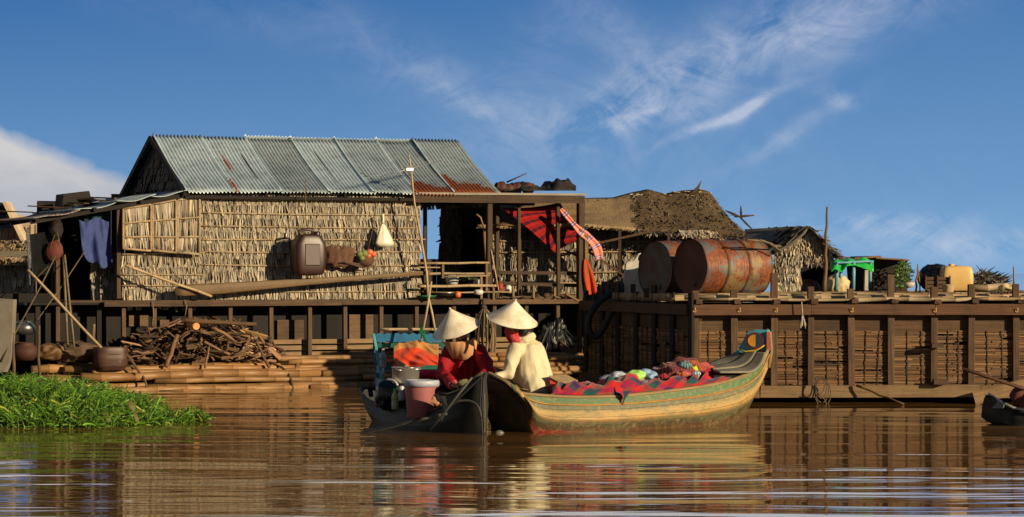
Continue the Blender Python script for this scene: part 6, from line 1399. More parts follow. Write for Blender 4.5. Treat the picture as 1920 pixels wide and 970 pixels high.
mb = MB(); mb.tint(1, 0); mb.beam(P(1440, 656, 25.78), P(1440, 622, 25.78), .035, .03, up=(1, 0, 0)); part('edge_strip', mb, plain('brick_red_paint', (.35, .07, .05)), eb)
mb = MB(); mb.tint(1, 0); mb.tube([P(1441, 690, 25.75), P(1446, 660, 25.8), P(1444, 625, 25.83), P(1438, 617, 25.85)], [.018, .02, .018, .01], 7); part('stem_rail', mb, rim_m, bB)
mb = MB(); mb.tint(.4, 0); a = TB[64]; mb.hexa([a[0]-UP*.30+perp*.03, a[5]-UP*.30-perp*.03, a[5]-UP*.30-perp*.03+V((.02,.02,0)), a[0]-UP*.30+perp*.03+V((.02,.02,0)), a[0]-UP*.03+perp*.03, a[5]-UP*.03-perp*.03, a[5]-UP*.03-perp*.03+V((.02,.02,0)), a[0]-UP*.03+perp*.03+V((.02,.02,0))]); part('bulkhead', mb, MT['dark'], bB)

# ---- cargo in the right boat
mtar = plaid('tartan', [(0, (.55, .008, .008)), (.25, (.07, .012, .08)), (.5, (.62, .012, .008)), (.72, (.003, .07, .06)), (1, (.5, .01, .01))],
             [(0, (.55, .008, .008)), (.28, (.04, .01, .10)), (.55, (.002, .085, .065)), (.78, (.50, .008, .008)), (1, (.5, .01, .01))], 2.4, 4.2, .45)
TOP = [(1035, 728), (1070, 724), (1100, 722), (1130, 718), (1160, 707), (1190, 712), (1215, 722), (1250, 722), (1290, 712), (1330, 712), (1368, 716)]
def topy(px, T_=TOP):
    for a, b_ in zip(T_[:-1], T_[1:]):
        if a[0] <= px <= b_[0]: return a[1]+(b_[1]-a[1])*(px-a[0])/(b_[0]-a[0])
    return T_[-1][1]
def gun(px):
    L = [960+s[0].x/s[0].y*F for s in TB]
    for i in range(len(L)-1):
        if L[i] <= px <= L[i+1]:
            f_ = (px-L[i])/(L[i+1]-L[i]); return [a.lerp(b_, f_) for a, b_ in zip(TB[i], TB[i+1])]
    return min(TB, key=lambda s: abs(960+s[0].x/s[0].y*F-px))
def bl(u, v):                                      # u along boat, v 0 back edge, 1 near edge hanging at gunwale
    px = 1036+335*u; st = gun(px); g = st[0]; gy = HOR-(g.z-EYE)/g.y*F; ty = topy(px)
    crest = P(px, ty, g.y+.33); back = P(px, ty+6, g.y+.75); near = g+UP*.016+V((.0, -.01, 0))
    if v < .4: p = back.lerp(crest, v/.4)
    else:
        t = (v-.4)/.6; p = crest.lerp(near, t)+UP*(.05*math.sin(PI*t))
    w = noise.noise(V((u*5, v*1.2, 4)))
    return p+UP*(.026*math.sin(2*PI*(u*6+v*.9+w*1.6))*math.sin(PI*min(1, v*1.02))+.030*(ridged((u*7+v*.8, v*1.6-u*2, 0), 1.5, 6)-.5)*math.sin(PI*v)+.012*noise.noise(V((u*34, v*7, 2)))*math.sin(PI*v))
mb = MB(); mb.grid(200, 34, bl, lambda u, v: (u*1.55+.42*v+.05*math.sin(u*9), v*.62-.75*u+.06*math.sin(u*11+v*3))); o = solo('tartan_blanket', mb, mtar, 'red, purple and teal tartan blanket spread along the near side of the painted boat', 'blanket'); mod(o, 'SOLIDIFY', thickness=.006)
def cor(u, v):                                     # corner hanging over the gunwale
    px = 1147+44*u-(u-.5)*30*v; g = gun(px)[0]; p0 = P(px, 716, g.y+.14); p1 = g+V((.008, -.02, .028)); p2 = P(1168+(u-.5)*16*(1-v), 759-abs(u-.6)*34, g.y-.075)
    return p0.lerp(p1, v/.4) if v < .4 else p1.lerp(p2, (v-.4)/.6)+V((0, -.022*math.sin(PI*(v-.4)/.6)-.008*math.sin(u*12), 0))
mb = MB(); mb.grid(20, 24, cor, lambda u, v: (u*.24+.62, v*.28+.2)); o = solo('blanket_corner', mb, mtar, 'pointed blanket corner hanging over the gunwale of the painted boat', 'blanket'); mod(o, 'SOLIDIFY', thickness=.006)
def pcol(c, c2=None, k=26): return plain('cloth_%d' % int(c[0]*1000+c[1]*100+c[2]*10), c, c2, k, .75, .5, .004, .2)
def stripes(nm, cs, k):
    n_ = len(cs); return plaid(nm, [(i/n_, c) for i, c in enumerate(cs)]+[(1, cs[-1])], [(i/n_, c) for i, c in enumerate(cs)]+[(1, cs[-1])], k, k*.4, .15)
CB_ = [ # px,py,D offset, rx,rz, material, label
 (1155, 709, .5, .11, .055, plain('bluish_clear_plastic', (.36, .40, .46), (.2, .22, .26), 26, .4), 'crumpled clear plastic bag on the left of the cloth pile', 'plastic_bag', 'bag'),
 (1212, 706, .5, .10, .055, plain('pale_blue_plastic', (.10, .26, .48), (.42, .50, .56), 30, .42), 'pale blue plastic bag between the green scarf and the big heap', 'plastic_bag', 'bag'),
 (1192, 710, .4, .085, .045, pcol((.28, .62, .10), (.45, .65, .2)), 'lime green scarf between the two plastic bags', 'scarf', 'scarf'),
 (1248, 708, .45, .12, .085, stripes('maroon_stripe', [(.10, .012, .02), (.4, .16, .10), (.05, .01, .03), (.22, .04, .03)], 28), 'maroon striped scarf at the left of the big cloth heap', 'scarf', 'scarf'),
 (1272, 702, .38, .12, .105, stripes('plum_stripe', [(.05, .01, .05), (.22, .035, .03), (.02, .008, .04), (.45, .10, .03)], 34), 'plum and rust striped scarf bundle in the middle of the heap', 'scarf', 'scarf'),
 (1290, 696, .5, .14, .09, stripes('coral_stripe', [(.42, .05, .03), (.12, .015, .015), (.5, .13, .05)], 30), 'coral striped scarf over the top of the heap', 'scarf', 'scarf'),
 (1296, 697, .28, .05, .045, pcol((.35, .62, .02)), 'bright yellow green scarf tucked in the heap', 'scarf', 'scarf'),
 (1301, 707, .24, .055, .035, stripes('zebra', [(.75, .85, .9), (.01, .05, .12), (.03, .3, .4), (.01, .02, .1)], 34), 'blue and white zebra striped scarf below the yellow green one', 'scarf', 'scarf'),
 (1284, 705, .25, .03, .03, pcol((.85, .32, .03)), 'small orange cloth fold in the middle of the heap', 'scarf', 'scarf'),
 (1322, 704, .42, .11, .085, stripes('pink_red', [(.50, .03, .03), (.6, .2, .13), (.3, .01, .04)], 34), 'pinkish red patterned scarf right of the heap top', 'scarf', 'scarf'),
 (1340, 712, .3, .085, .055, stripes('magenta_violet', [(.28, .01, .12), (.4, .06, .2), (.07, .015, .15)], 30), 'magenta and violet scarf at the right of the heap', 'scarf', 'scarf'),
 (1352, 708, .38, .045, .045, pcol((.10, .07, .38)), 'small violet blue scarf at the far right of the heap', 'scarf', 'scarf'),
 (1361, 716, .3, .035, .025, pcol((.05, .32, .36)), 'turquoise rag at the right end of the cargo', 'rag', 'rag'),
 (1374, 717, .25, .03, .018, pcol((.65, .16, .03)), 'orange rag beside the turquoise one', 'rag', 'rag')]
for k, (px, py, dd_, rx, rz, mt_, lb, nm, ct) in enumerate(CB_):
    if nm == 'scarf': py -= 4; rx *= 1.1; rz *= 1.15
    solo(nm, heap(P(px, py, gun(px)[0].y+dd_), (rx, rx*.8, rz), 50+k*3.7, .62 if nm == 'scarf' else .95, 9/max(.06, rx)*.11, (1, 1, 1.6), 56, 34), mt_, lb, ct, 'scarves heaped in the painted boat' if nm == 'scarf' else None)
PALS = [[(.5, .02, .03), (.12, .01, .05)], [(.04, .02, .16), (.3, .02, .12)], [(.45, .12, .02), (.2, .03, .02)], [(.02, .12, .14), (.3, .35, .4)], [(.35, .02, .10), (.5, .2, .2)], [(.08, .015, .03), (.25, .06, .05)], [(.5, .03, .02), (.02, .05, .12)]]
for k in range(22):
    px = R.uniform(1228, 1366); hh = 36*math.exp(-((px-1290)/48)**2); py = 716-hh*R.uniform(.25, .95); rx = R.uniform(.035, .075); q_ = PALS[k % 7]
    solo('scarf', heap(P(px, py, gun(px)[0].y+R.uniform(.2, .5)), (rx, rx*.8, rx*R.uniform(.4, .7)), 90+k*2.3, .7, 1/rx, (1.4, 1, 1.2), 30, 18), stripes('scarf_cloth', q_+[q_[0]], R.uniform(24, 44)), 'small crumpled striped scarf mixed into the heap in the painted boat', 'scarf', 'small scarves mixed into the heap')
rb = thing('red_box', 'little red wooden box with metal hasp beside the person in the cream jacket', 'box', P(1040, 738, 24.6))
mred2 = plain('orange_red_paint', (.55, .05, .025), (.4, .035, .02), 18, .5); c = [P(1031, 738, 24.45), P(1050, 738, 24.45), P(1050, 719, 24.45), P(1031, 709, 24.45)]
mb = MB(); mb.tint(1, 0); mb.extrude(c, V((.17, .30, 0))); part('body', mb, mred2, rb)
mb = MB(); mb.tint(1.2, 0); a = P(1029, 707, 24.43); b_ = P(1051, 718.5, 24.43); mb.hexa([a, b_, b_+V((.17, .3, 0)), a+V((.17, .3, 0)), a+UP*.012, b_+UP*.012, b_+V((.17, .3, .012)), a+V((.17, .3, .012))]); part('lid', mb, rim_m, rb)
mb = MB(); mb.tint(1, 0); c = P(1041, 724, 24.43); mb.box(c, (.045, .008, .01)); mb.tube([c+V((-.015, -.006, 0)), c+V((-.017, -.008, -.05)), c+V((.0, -.008, -.06)), c+V((.017, -.008, -.05)), c+V((.015, -.006, 0))], .005, 5); part('hasp', mb, MT['black'], rb)

# ---- left boat (dark, tarred)
bA = thing('dark_sampan', 'dark tarred wooden boat loaded with pots and cloth under the person in red', 'boat', W(800, 812))
mbt = plain('tarred_hull', (.004, .005, .005), (.012, .013, .012), 6, .6, .4, .004, .3)
SA = [(676, 727, 26.2, 690, 768, 26.2, .30), (684, 745, 25.9, 700, 795, 25.7, .45), (712, 758, 25.5, 722, 818, 25.2, .62), (745, 767, 25.0, 750, 822, 24.8, .78), (785, 772, 24.55, 790, 824, 24.4, .72), (822, 766, 24.2, 830, 822, 24.1, .50),
 (858, 742, 23.95, 862, 822, 23.9, .30), (886, 717, 23.8, 890, 822, 23.82, .14), (903, 700, 23.78, 905, 818, 23.80, .05)]
perA = V((.80, .60, 0)); S = []
for (gx, gy, gD, cx, cy, cD, beam_) in SA:
    g = P(gx, gy, gD); c = P(cx, cy, cD); no = V((-.72, -.69, 0)); mid = g.lerp(c, .5)+no*.03
    gf = g+perA*beam_; cf = c+perA*beam_*.8; gf.z = max(gf.z, g.z); S.append((g, mid, c, cf, gf.lerp(cf, .5)-no*.03, gf))
mbh, TA = hull_mesh(S); ho = part('hull', mbh, mbt, bA); mod(ho, 'SOLIDIFY', thickness=.02, offset=1)
mtr = fibre('grey_worn_rail', (.09, .09, .075), (.045, .045, .04), 3, 50, .6, .4, .003)
rail(TA, 0, .014, 'gunwale', mtr, bA); rail(TA, 5, .014, 'gunwale', mtr, bA)
mb = MB(); mb.tint(.8); n1_ = len(TA)-10; mb.grid(6, n1_-4, lambda u, v: (lambda st: st[2].lerp(st[3], .04+.92*u)+UP*.08)(TA[round(4+v*(n1_-4))]), lambda u, v: (v*3, u)); part('floor_board', mb, MT['wood'], bA)
mb = MB(); mb.tint(1, 0); c = [P(822, 737, 23.95), P(832, 772, 23.9), P(840, 766, 23.88), P(880, 728, 23.75), P(904, 704, 23.7), P(890, 706, 23.75), P(862, 728, 23.85), P(840, 737, 23.92)]
mb.extrude(c, V((.015, .02, 0))); sb_ = part('splash_board', mb, plain('greenish_grey_board', (.04, .043, .032), (.026, .028, .022), 8, .6), bA)
mb = MB(); mb.tint(1, 0); mb.tube([P(820, 736, 23.93), P(840, 739, 23.9), P(862, 730, 23.83), P(890, 707, 23.73), P(906, 699, 23.7)], .009, 6); part('board_rim', mb, mtr, sb_)
mb = MB(); mb.tint(.6, 0); pts = catmull([P(826, 790, 23.75), P(838, 768, 23.7), P(855, 754, 23.66), P(880, 752, 23.64), P(896, 762, 23.62), P(903, 785, 23.62)], 5); mb.tube(pts, .012, 6); part('rubbing_strake', mb, mtr, bA)
mb = MB(); mb.tint(1, 0); mb.tube([P(908, 738, 23.6), P(909, 775, 23.6), P(908, 812, 23.6)], .006, 5); solo('bow_line', mb, MT['rope'], 'thin line hanging straight down at the joined bows', 'rope')
def oar(x0, y0, x1, y1, D0, D1, r, label, mat=None, blade=True):
    t = thing('oar', label, 'oar', P(x1, y1, D1)); a = P(x0, y0, D0); b_ = P(x1, y1, D1)
    mb = MB(); mb.tint(1, 0); mb.tube([a, a.lerp(b_, .5), b_], [r, r*1.1, r], 8); part('shaft', mb, mat or mtr, t)
    if blade:
        d = (b_-a).normalized(); mb = MB(); mb.tint(1, 0); mb.tube([b_-d*.45, b_-d*.38, b_-d*.2, b_, b_+d*.08], [r, r*1.7, r*2.4, r*2.4, r*1.3], 10, flat=.3, upv=(0, -.7, .7)); part('blade', mb, mat or mtr, t)
oar(838, 776, 688, 810, 23.75, 24.1, .012, 'dark oar trailing left into the water from the dark boat')
oar(885, 708, 806, 808, 23.6, 23.7, .010, 'slanting dark paddle held against the bow of the dark boat', None, False)
# painted rack, cloths, pots in the left boat
rk = thing('painted_rack', 'blue and green painted wooden rack with scalloped top board in the dark boat', 'rack', P(765, 760, 26.2))
mblu = plain('bright_blue_paint', (.03, .18, .34), (.02, .12, .25), 12, .5); mteal = plain('teal_paint', (.10, .34, .36), (.06, .24, .27), 12, .5); mgrn = plain('sea_green_paint', (.02, .14, .10), (.015, .10, .08), 12, .5)
mb = MB(); mb.tint(1, 0); pts = []; nS = 34
for k in range(nS+1): x = 700+132*k/nS; pts.append(P(x, 626+1.6*math.sin(k*1.55), 26.15))
pts += [P(832, 641, 26.15), P(702, 642, 26.15)]; mb.extrude(pts, V((0, .03, 0))); part('top_board', mb, mblu, rk)
for (x0, y0, x1, y1, D0, D1, w_, mt_, nm) in ((700, 626, 723, 745, 25.75, 25.6, .035, mteal, 'corner_post'), (704, 640, 709, 740, 26.2, 26.2, .05, mblu, 'back_post'), (830, 640, 832, 735, 26.2, 26.2, .04, mblu, 'back_post')):
    mb = MB(); mb.tint(1, 0); mb.beam(P(x1, y1, D1), P(x0, y0, D0), w_, w_*.8, up=(1, 0, 0)); o = part(nm, mb, mt_, rk); bev(o, .005)
for y_, mt_ in ((648, mgrn), (690, mgrn), (720, mblu)):
    mb = MB(); mb.tint(1, 0); mb.beam(P(704, y_, 26.18), P(832, y_-2, 26.18), .03, .045); part('rail', mb, mt_, rk)
for k in range(3):
    mb = MB(); mb.tint(1, .2); mb.beam(P(704, 668+k*24, 26.25), P(722, 670+k*24, 25.7), .015, .07, up=UP); part('side_plank', mb, mblu, rk)
mb = MB(); mb.tint(1.5, 0); bamboo(mb, P(711, 617, 26.3), P(840, 619, 26.3), .014, 0, 1, 8, .2); solo('bamboo_rod', mb, MT['batten'], 'pale bamboo rod lying behind the scalloped blue board', 'rod')
mrc = plaid('orange_red_cloth', [(0, (.70, .055, .015)), (1, (.6, .04, .01))], [(0, (.50, .28, .08)), (.34, (.70, .08, .02)), (.45, (.72, .06, .015)), (1, (.5, .03, .01))], 1, 1.0, .85)
def oc2(u, v):
    px = 738+84*u; ty = 640+4*u+3*math.sin(u*9)+ (10*(.12-u)/.12 if u < .12 else 0); by = 668+24*(1-u)**1.0+12*u+3*math.sin(u*14)
    by = 705-22*u+4*math.sin(u*7) if u > .2 else 722-85*u
    D_ = 25.95-.28*v; fo = .030*ridged((u*.45+v*.2, v*.9-u*.7, 0), 4.0, 3)+.008*math.sin(u*13+v*9); return P(px, ty+(by-ty)*v, D_-fo)
mb = MB(); mb.grid(70, 40, oc2, lambda u, v: (u, min(.99, max(0.01, v*1.0+.16-.3*u+.10*math.sin(u*4))))); o = solo('orange_red_cloth', mb, mrc, 'orange red cloth with tan edge draped over the painted rack', 'cloth'); mod(o, 'SOLIDIFY', thickness=.006)
mpk = cloth('hot_pink_cloth', (.72, .02, .07), (.6, .015, .05))
def pk(u, v): px = 738-33*v+26*u-(u*8)*v; py = 702+62*v*(1-.15*u)-8*math.sin(u*3)*(1-v)+4*u; return P(px, py, 25.35-.05*math.sin(u*8+v*3)+.1*u)
mb = MB(); mb.grid(30, 30, pk); o = solo('pink_cloth', mb, mpk, 'hot pink cloth hanging down left of the steel pot', 'cloth'); mod(o, 'SOLIDIFY', thickness=.008)
solo('pink_cloth', heap(P(804, 704, 25.2), (.11, .1, .05), 71, .5, 12, (1, 1, 2), 50, 30), mpk, 'hot pink cloth bunched to the right of the steel pot', 'cloth')
mb = MB(); mb.tint(1, 0); mb.extrude([P(738, 671, 25.6), P(772, 690, 25.6), P(748, 693, 25.6)], V((0, .05, 0))); solo('tan_cloth', mb, MT['peach'], 'tan cloth corner just above the steel pot', 'cloth')
msst = plain('brushed_steel', (.62, .59, .53), (.5, .48, .43), 6, .3, .1, .002, .6, .8)
pt = thing('steel_pot', 'steel cooking pot resting behind the pink bucket', 'pot', P(762, 719, 24.85))
rp = .132; mb = MB(); mb.tint(1, 0); mb.lathe(P(761, 719, 24.95), [(0, 0), (rp*.96, 0), (rp, .01), (rp, .145), (rp*1.04, .15), (rp*1.04, .155), (rp*.98, .152), (rp*.98, .02), (0, .015)], 40); part('body', mb, msst, pt)
for s_ in (-1, 1): c = P(761, 694, 24.82)+V((s_*.0-.03+.0*s_, 0, 0)); 
mb = MB(); mb.tint(1, 0); c = P(748, 692, 24.80); mb.tube([c+V((-.03, .0, 0)), c+V((-.028, -.035, -.005)), c+V((.025, -.037, -.012)), c+V((.03, -.0, -.01))], .007, 6); part('handle', mb, msst, pt)
mb = MB(); mb.tint(1, 0); mb.lathe(P(771, 693, 24.98), [(0, .01), (.10, .005), (.125, 0), (.13, .006), (.1, .012), (0, .016)], 30); part('lid', mb, msst, pt)
mbk = plain('dusty_pink_plastic', (.34, .12, .12), (.27, .09, .09), 5, .5, .2, .003, .45); mlid = plain('lilac_lid_plastic', (.42, .44, .50), (.36, .38, .44), 8, .4)
bk_ = thing('pink_bucket', 'tall dusty pink plastic bucket with pale grey lid at the side of the dark boat', 'bucket', P(791, 782, 24.45))
mb = MB(); mb.tint(1, 0); c = P(790, 783, 24.5); hb = (783-722)/F*24.5; mb.lathe(c, [(0, 0), (.125, 0), (.13, .008), (.152, hb*.9), (.157, hb)], 44); part('body', mb, mbk, bk_)
mb = MB(); mb.tint(1, 0); mb.lathe(c+UP*hb, [(.157, -.012), (.168, -.012), (.170, .03), (.163, .045), (.14, .048), (.135, .038), (0, .038)], 44); part('lid', mb, mlid, bk_)
mpet = plain('clear_green_plastic', (.22, .28, .12), (.3, .33, .16), 10, .2, .1, .002, .5)
def bottle(px, py, D_, s, mt_, capm, lb):
    t = thing('bottle', lb, 'bottle', P(px, py, D_)); mb = MB(); mb.tint(1, 0); mb.lathe(P(px, py, D_), [(0, 0), (.038*s, 0), (.04*s, .02*s), (.04*s, .09*s), (.037*s, .1*s), (.04*s, .11*s), (.038*s, .15*s), (.016*s, .2*s), (.015*s, .215*s)], 22); part('body', mb, mt_, t)
    mb = MB(); mb.tint(1, 0); mb.lathe(P(px, py, D_)+UP*.212*s, [(.019*s, 0), (.019*s, .022*s), (0, .022*s)], 16); part('cap', mb, capm, t)
bottle(741, 768, 24.75, .85, mpet, plain('bright_green_cap', (.02, .55, .05)), 'plastic bottle with bright green cap left of the pink bucket')
bottle(753, 752, 24.9, .8, plain('cloudy_plastic', (.4, .42, .45), (.3, .32, .36), 10, .25), mwhite, 'cloudy white bottle right behind the green capped one')
bottle(718, 690, 25.65, .8, plain('clear_grey_plastic', (.12, .2, .2), (.3, .36, .36), 14, .2), mwhite, 'clear bottle standing on the painted rack left of the orange cloth')
mb = MB(); mb.tint(1, 0); mb.tube(catmull([P(726, 712, 24.9), P(738, 714, 24.85), P(745, 722, 24.8), P(746, 732, 24.8)], 4), [.012]*9+[.010]*4, 7); solo('ladle', mb, mwhite, 'white ladle handle bending below the steel pot', 'ladle')
solo('black_sack', heap(P(735, 742, 25.2), (.16, .14, .15), 91, .3, 8), MT['black'], 'black sack packed below the steel pot', 'sack')
solo('dark_clothes_bag', heap(P(722, 752, 25.6), (.10, .14, .12), 93, .3, 8), plain('dark_teal_bag', (.015, .05, .06)), 'dark teal bag at the left end of the dark boat', 'bag')

# ---- third boat at the right edge
bC = thing('edge_boat', 'dark grey boat with square bow entering at the right edge', 'boat', W(1930, 795))
SCs = [(1856, 741, 25.5, 1857, 762, 25.5, .10), (1882, 758, 25.2, 1872, 786, 25.3, .5), (1915, 768, 25.1, 1908, 803, 25.0, .62), (1990, 775, 25.1, 1985, 812, 25.0, .75), (2120, 775, 25.4, 2115, 812, 25.3, .8), (2260, 765, 25.7, 2255, 802, 25.7, .7), (2400, 745, 26.0, 2390, 780, 26.0, .4)]
S = []; perC = V((-.2, .98, 0))
for (gx, gy, gD, cx, cy, cD, beam_) in SCs:
    g = P(gx, gy, gD); c = P(cx, cy, cD); S.append((g, g.lerp(c, .5)+V((0, -.02, 0)), c, c+perC*beam_*.85, g.lerp(c, .5)+perC*beam_*.98, g+perC*beam_))
mbh, TC = hull_mesh(S); ho = part('hull', mbh, mbt, bC); mod(ho, 'SOLIDIFY', thickness=.02, offset=1)
mgp = plain('grey_green_paint', (.10, .12, .11), (.07, .085, .08), 10, .5)
mb = MB(); mb.tint(1, 0); a = [P(1853, 739, 25.7), P(1880, 757, 25.12), P(1877, 766, 25.12), P(1862, 766, 25.4), P(1854, 758, 25.65)]; mb.extrude(a, V((.03, .02, 0))); part('bow_board', mb, mgp, bC)
mb = MB(); mb.tint(1, 0); mb.tube([P(1854, 739, 25.7), P(1881, 756, 25.12), P(1900, 765, 25.05), P(1940, 772, 25.0)], .012, 6); part('gunwale', mb, plain('pale_rail_paint', (.4, .42, .38)), bC)
mb = MB(); mb.tint(.9, 0); mb.grid(5, 30, lambda u, v: (lambda st: st[2].lerp(st[3], .05+.9*u)+UP*.06)(TC[round(6+v*34)]), lambda u, v: (v*2, u)); part('floor_board', mb, MT['wood'], bC)
oar(1806, 692, 2040, 768, 24.6, 24.8, .016, 'long brown oar reaching in from the right edge above the dark boat', MT['woodred'], False)
# ================================================================ people
def finger(mb, p, d, n, L, r, curl):
    q = V(p); d = V(d).normalized(); n = V(n).normalized(); pts = [q]
    for k, f in enumerate((.42, .32, .26)):
        a = curl*(k+.6)*.5; dd = (d*math.cos(a)+n*math.sin(a)).normalized(); q = q+dd*L*f; pts.append(q)
    mb.chain(pts, [r, r*.95, r*.85, r*.72])
def hand(mb, w, d, n, side, s=1.0, curl=.8):
    """w wrist, d pointing direction, n palm direction, side: toward thumb"""
    w = V(w); d = V(d).normalized(); n = V(n); n = (n-d*n.dot(d)).normalized(); t = d.cross(n); t = t if t.dot(V(side)) > 0 else -t
    for k, (L, o) in enumerate(((.072, .030), (.080, .010), (.074, -.010), (.058, -.028))):
        kn = w+d*.085*s+t*o*s*1.0; mb.capsule(w+t*o*.55*s, kn, .016*s, .0125*s, 10); finger(mb, kn, d+t*o*2.2, n, L*s, .0085*s, curl)
    finger(mb, w+d*.03*s+t*.028*s, d*.7+t*.75+n*.3, n, .062*s, .0105*s, curl*.5)
def foot(mb, ankle, d, up, s=1.0):
    a = V(ankle); d = V(d).normalized(); up = V(up).normalized(); t = d.cross(up).normalized()
    mb.chain([a, a-d*.045*s-up*.045*s], [.034*s, .03*s])
    for o in (-.02, .02): mb.chain([a-up*.02*s+t*o*.4*s, a+d*.07*s-up*.04*s+t*o*s, a+d*.13*s-up*.055*s+t*o*1.3*s], [.034*s, .027*s, .019*s])
    for k, o in enumerate((.036, .017, .001, -.014, -.028)):
        L = (.05, .045, .04, .034, .028)[k]*s; q = a+d*.135*s-up*.055*s+t*o*s; mb.chain([q, q+d*L*.6+up*.004, q+d*L-up*.004], [(.013, .0095, .009, .0085, .008)[k]*s]*3)
def head(mb, c, f, up):
    c = V(c); f = V(f).normalized(); up = V(up); up = (up-f*up.dot(f)).normalized(); s = f.cross(up)
    M_ = Matrix((s, f, up)).transposed()
    mb.ellip(c+up*.03, (.072, .088, .088), 24, 16, None, M_); mb.ellip(c+f*.022-up*.045, (.052, .058, .062), 20, 14, None, M_)
    mb.chain([c+f*.085+up*.018, c+f*.105-up*.018], [.009, .014]); mb.ellip(c+f*.078-up*.055, (.022, .012, .007), 12, 8, None, M_); mb.ellip(c+f*.078-up*.067, (.019, .012, .007), 12, 8, None, M_); mb.ellip(c+f*.065-up*.095, (.022, .02, .016), 12, 8, None, M_)
    for sg in (-1, 1): mb.ellip(c+s*sg*.073-f*.005, (.011, .02, .032), 10, 10, None, M_); mb.ellip(c+s*sg*.028+f*.078+up*.032, (.022, .01, .006), 10, 6, None, M_)
    return s, f, up
def eyes(c, s, f, up, parent):
    for sg in (-1, 1):
        mb = MB(); mb.tint(1, 0); mb.ellip(V(c)+s*sg*.028+f*.076+up*.012, (.012, .009, .007), 12, 8); part('eye', mb, MT['hair'], parent)
def hat(apex_dir, c, r, h, parent, name='conical_hat'):
    """c centre of the brim"""
    ax_ = V(apex_dir).normalized(); mb = MB(); mb.tint(1, 0, 0); n_ = 22; prof = []
    for k in range(n_+1):
        t = k/n_; rr_ = r*(1-t); z = h*t**.96+.004*math.sin(t*PI)*1; z = h*(t+.035*math.sin(PI*t)*-1); prof.append((max(rr_, .004), z))
    prof = prof+[(.002, h+.006)]
    M_ = V((0, 0, 1)).rotation_difference(ax_).to_matrix(); m_ = len(prof)-1
    def f(u, v):
        rr_, z = prof[round(v*m_)]; a = 2*PI*u; w_ = 1+.006*math.sin(a*3+1)+.004*math.sin(a*7); return V(c)+M_@V((rr_*w_*math.cos(a), rr_*w_*math.sin(a), z+.003*math.sin(a*5)*(1-v)))
    mb.grid(72, m_, f, lambda u, v: (u, v*.35)); o = part(name, mb, MT['hat'], parent); mod(o, 'SOLIDIFY', thickness=.006, offset=-1)
    mb = MB(); mb.tint(.95, 0, 0); mb.tube([V(c)+M_@V((r*1.004*math.cos(2*PI*k/60), r*1.004*math.sin(2*PI*k/60), .001)) for k in range(61)], .004, 6, False); part('brim_ring', mb, MT['hat'], o)
    mb = MB(); mb.tint(.95, 0, 0); mb.ellip(V(c)+M_@V((0, 0, h)), (.012, .012, .010), 12, 8); part('tip', mb, MT['hat'], o)
def wr(s, amp, o=0, st=(1, 1, 1)):
    return lambda p: amp*(ridged(p, s, o, st)-.5)+amp*.18*nz(p, s*3.2, o)

# ---------------- person in red
p1 = thing('person', 'person in crimson blouse and conical hat bending over something in the dark boat', 'person', P(862, 742, 24.95))
hip = P(862, 742, 25.05); che = P(866, 680, 24.95); nk = P(868, 648, 24.85); hd = P(864, 618, 24.72)
shL = P(843, 661, 24.88); shR = P(898, 657, 24.88); elL = P(829, 704, 24.78); elR = P(918, 699, 24.66); waL = P(852, 724, 24.38); waR = P(893, 716, 24.36)
mb = MB()
mb.chain([hip, hip.lerp(che, .5), che, nk], [.13, .115, .12, .05]); mb.chain([nk, hd], [.048, .05])
mb.chain([hip+V((-.07, 0, 0)), che+V((-.06, 0, 0))], [.10, .10]); mb.chain([hip+V((.07, 0, 0)), che+V((.06, 0, 0))], [.10, .10])
fdir = V((-.10, -.80, -.58)); s_, f_, u_ = head(mb, hd, fdir, V((0, -.5, .85)))
mb.chain([che, shL, elL, waL], [.08, .046, .034, .025]); mb.chain([che, shR, elR, waR], [.08, .046, .034, .025])
hand(mb, waL, V((.9, -.25, .05)), V((.1, .1, -1)), V((0, -1, 0)), 1.0, .9); hand(mb, waR, V((-.95, -.2, .02)), V((0, .1, -1)), V((0, -1, 0)), 1.0, .9)
kL = P(832, 741, 24.55); aL = P(813, 748, 24.42); kR = P(892, 742, 24.5); aR = P(862, 754, 24.4)
mb.chain([hip+V((-.09, -.02, 0)), kL, aL], [.085, .055, .034]); mb.chain([hip+V((.09, -.02, 0)), kR, aR], [.085, .055, .034])
foot(mb, aL, V((-.93, -.15, .25)), V((.25, -.35, .9)), .95); foot(mb, aR, V((-.9, -.2, .05)), V((0, -.4, .9)), .95)
body = part('body', fuse(mb, .0055, 3), MT['skin'], p1)
eyes(hd, s_, f_, u_, body)
mb = MB(); mb.ellip(hd-f_*.018+u_*.035, (.082, .092, .088), 22, 14, lambda d: 1+.03*ridged(d, 6, 1)); mb.ellip(hd-f_*.085-u_*.03, (.05, .04, .06), 16, 10); part('hair', fuse(mb, .007, 2), MT['hair'], p1)
# blouse: torso and sleeves
mb = MB()
mb.chain([hip+V((0, 0, .02)), hip.lerp(che, .5), che+UP*.02, nk-UP*.02], [.155, .145, .14, .075])
for sg in (-1, 1): mb.chain([hip+V((sg*.08, 0, .0)), hip.lerp(che, .5)+V((sg*.075, 0, 0)), che+V((sg*.07, 0, .03))], [.13, .125, .115])
mb.chain([che+UP*.05, shL, elL, waL.lerp(elL, .12)], [.10, .074, .060, .047]); mb.chain([che+UP*.05, shR, elR, waR.lerp(elR, .12)], [.10, .078, .062, .047])
part('blouse', fuse(mb, .0065, 6, wr(7.5, .024, 3, (1, 1, .5))), MT['redshirt'], p1)
mcf = plain('lilac_cuff', (.5, .25, .38), (.3, .12, .3), 50, .8)
for (w_, e_) in ((waL, elL), (waR, elR)): mb = MB(); a = w_.lerp(e_, .14); d = (w_-e_).normalized(); mb.tube([a-d*.012, a+d*.022], [.047, .043], 16); part('cuff', mb, mcf, p1)
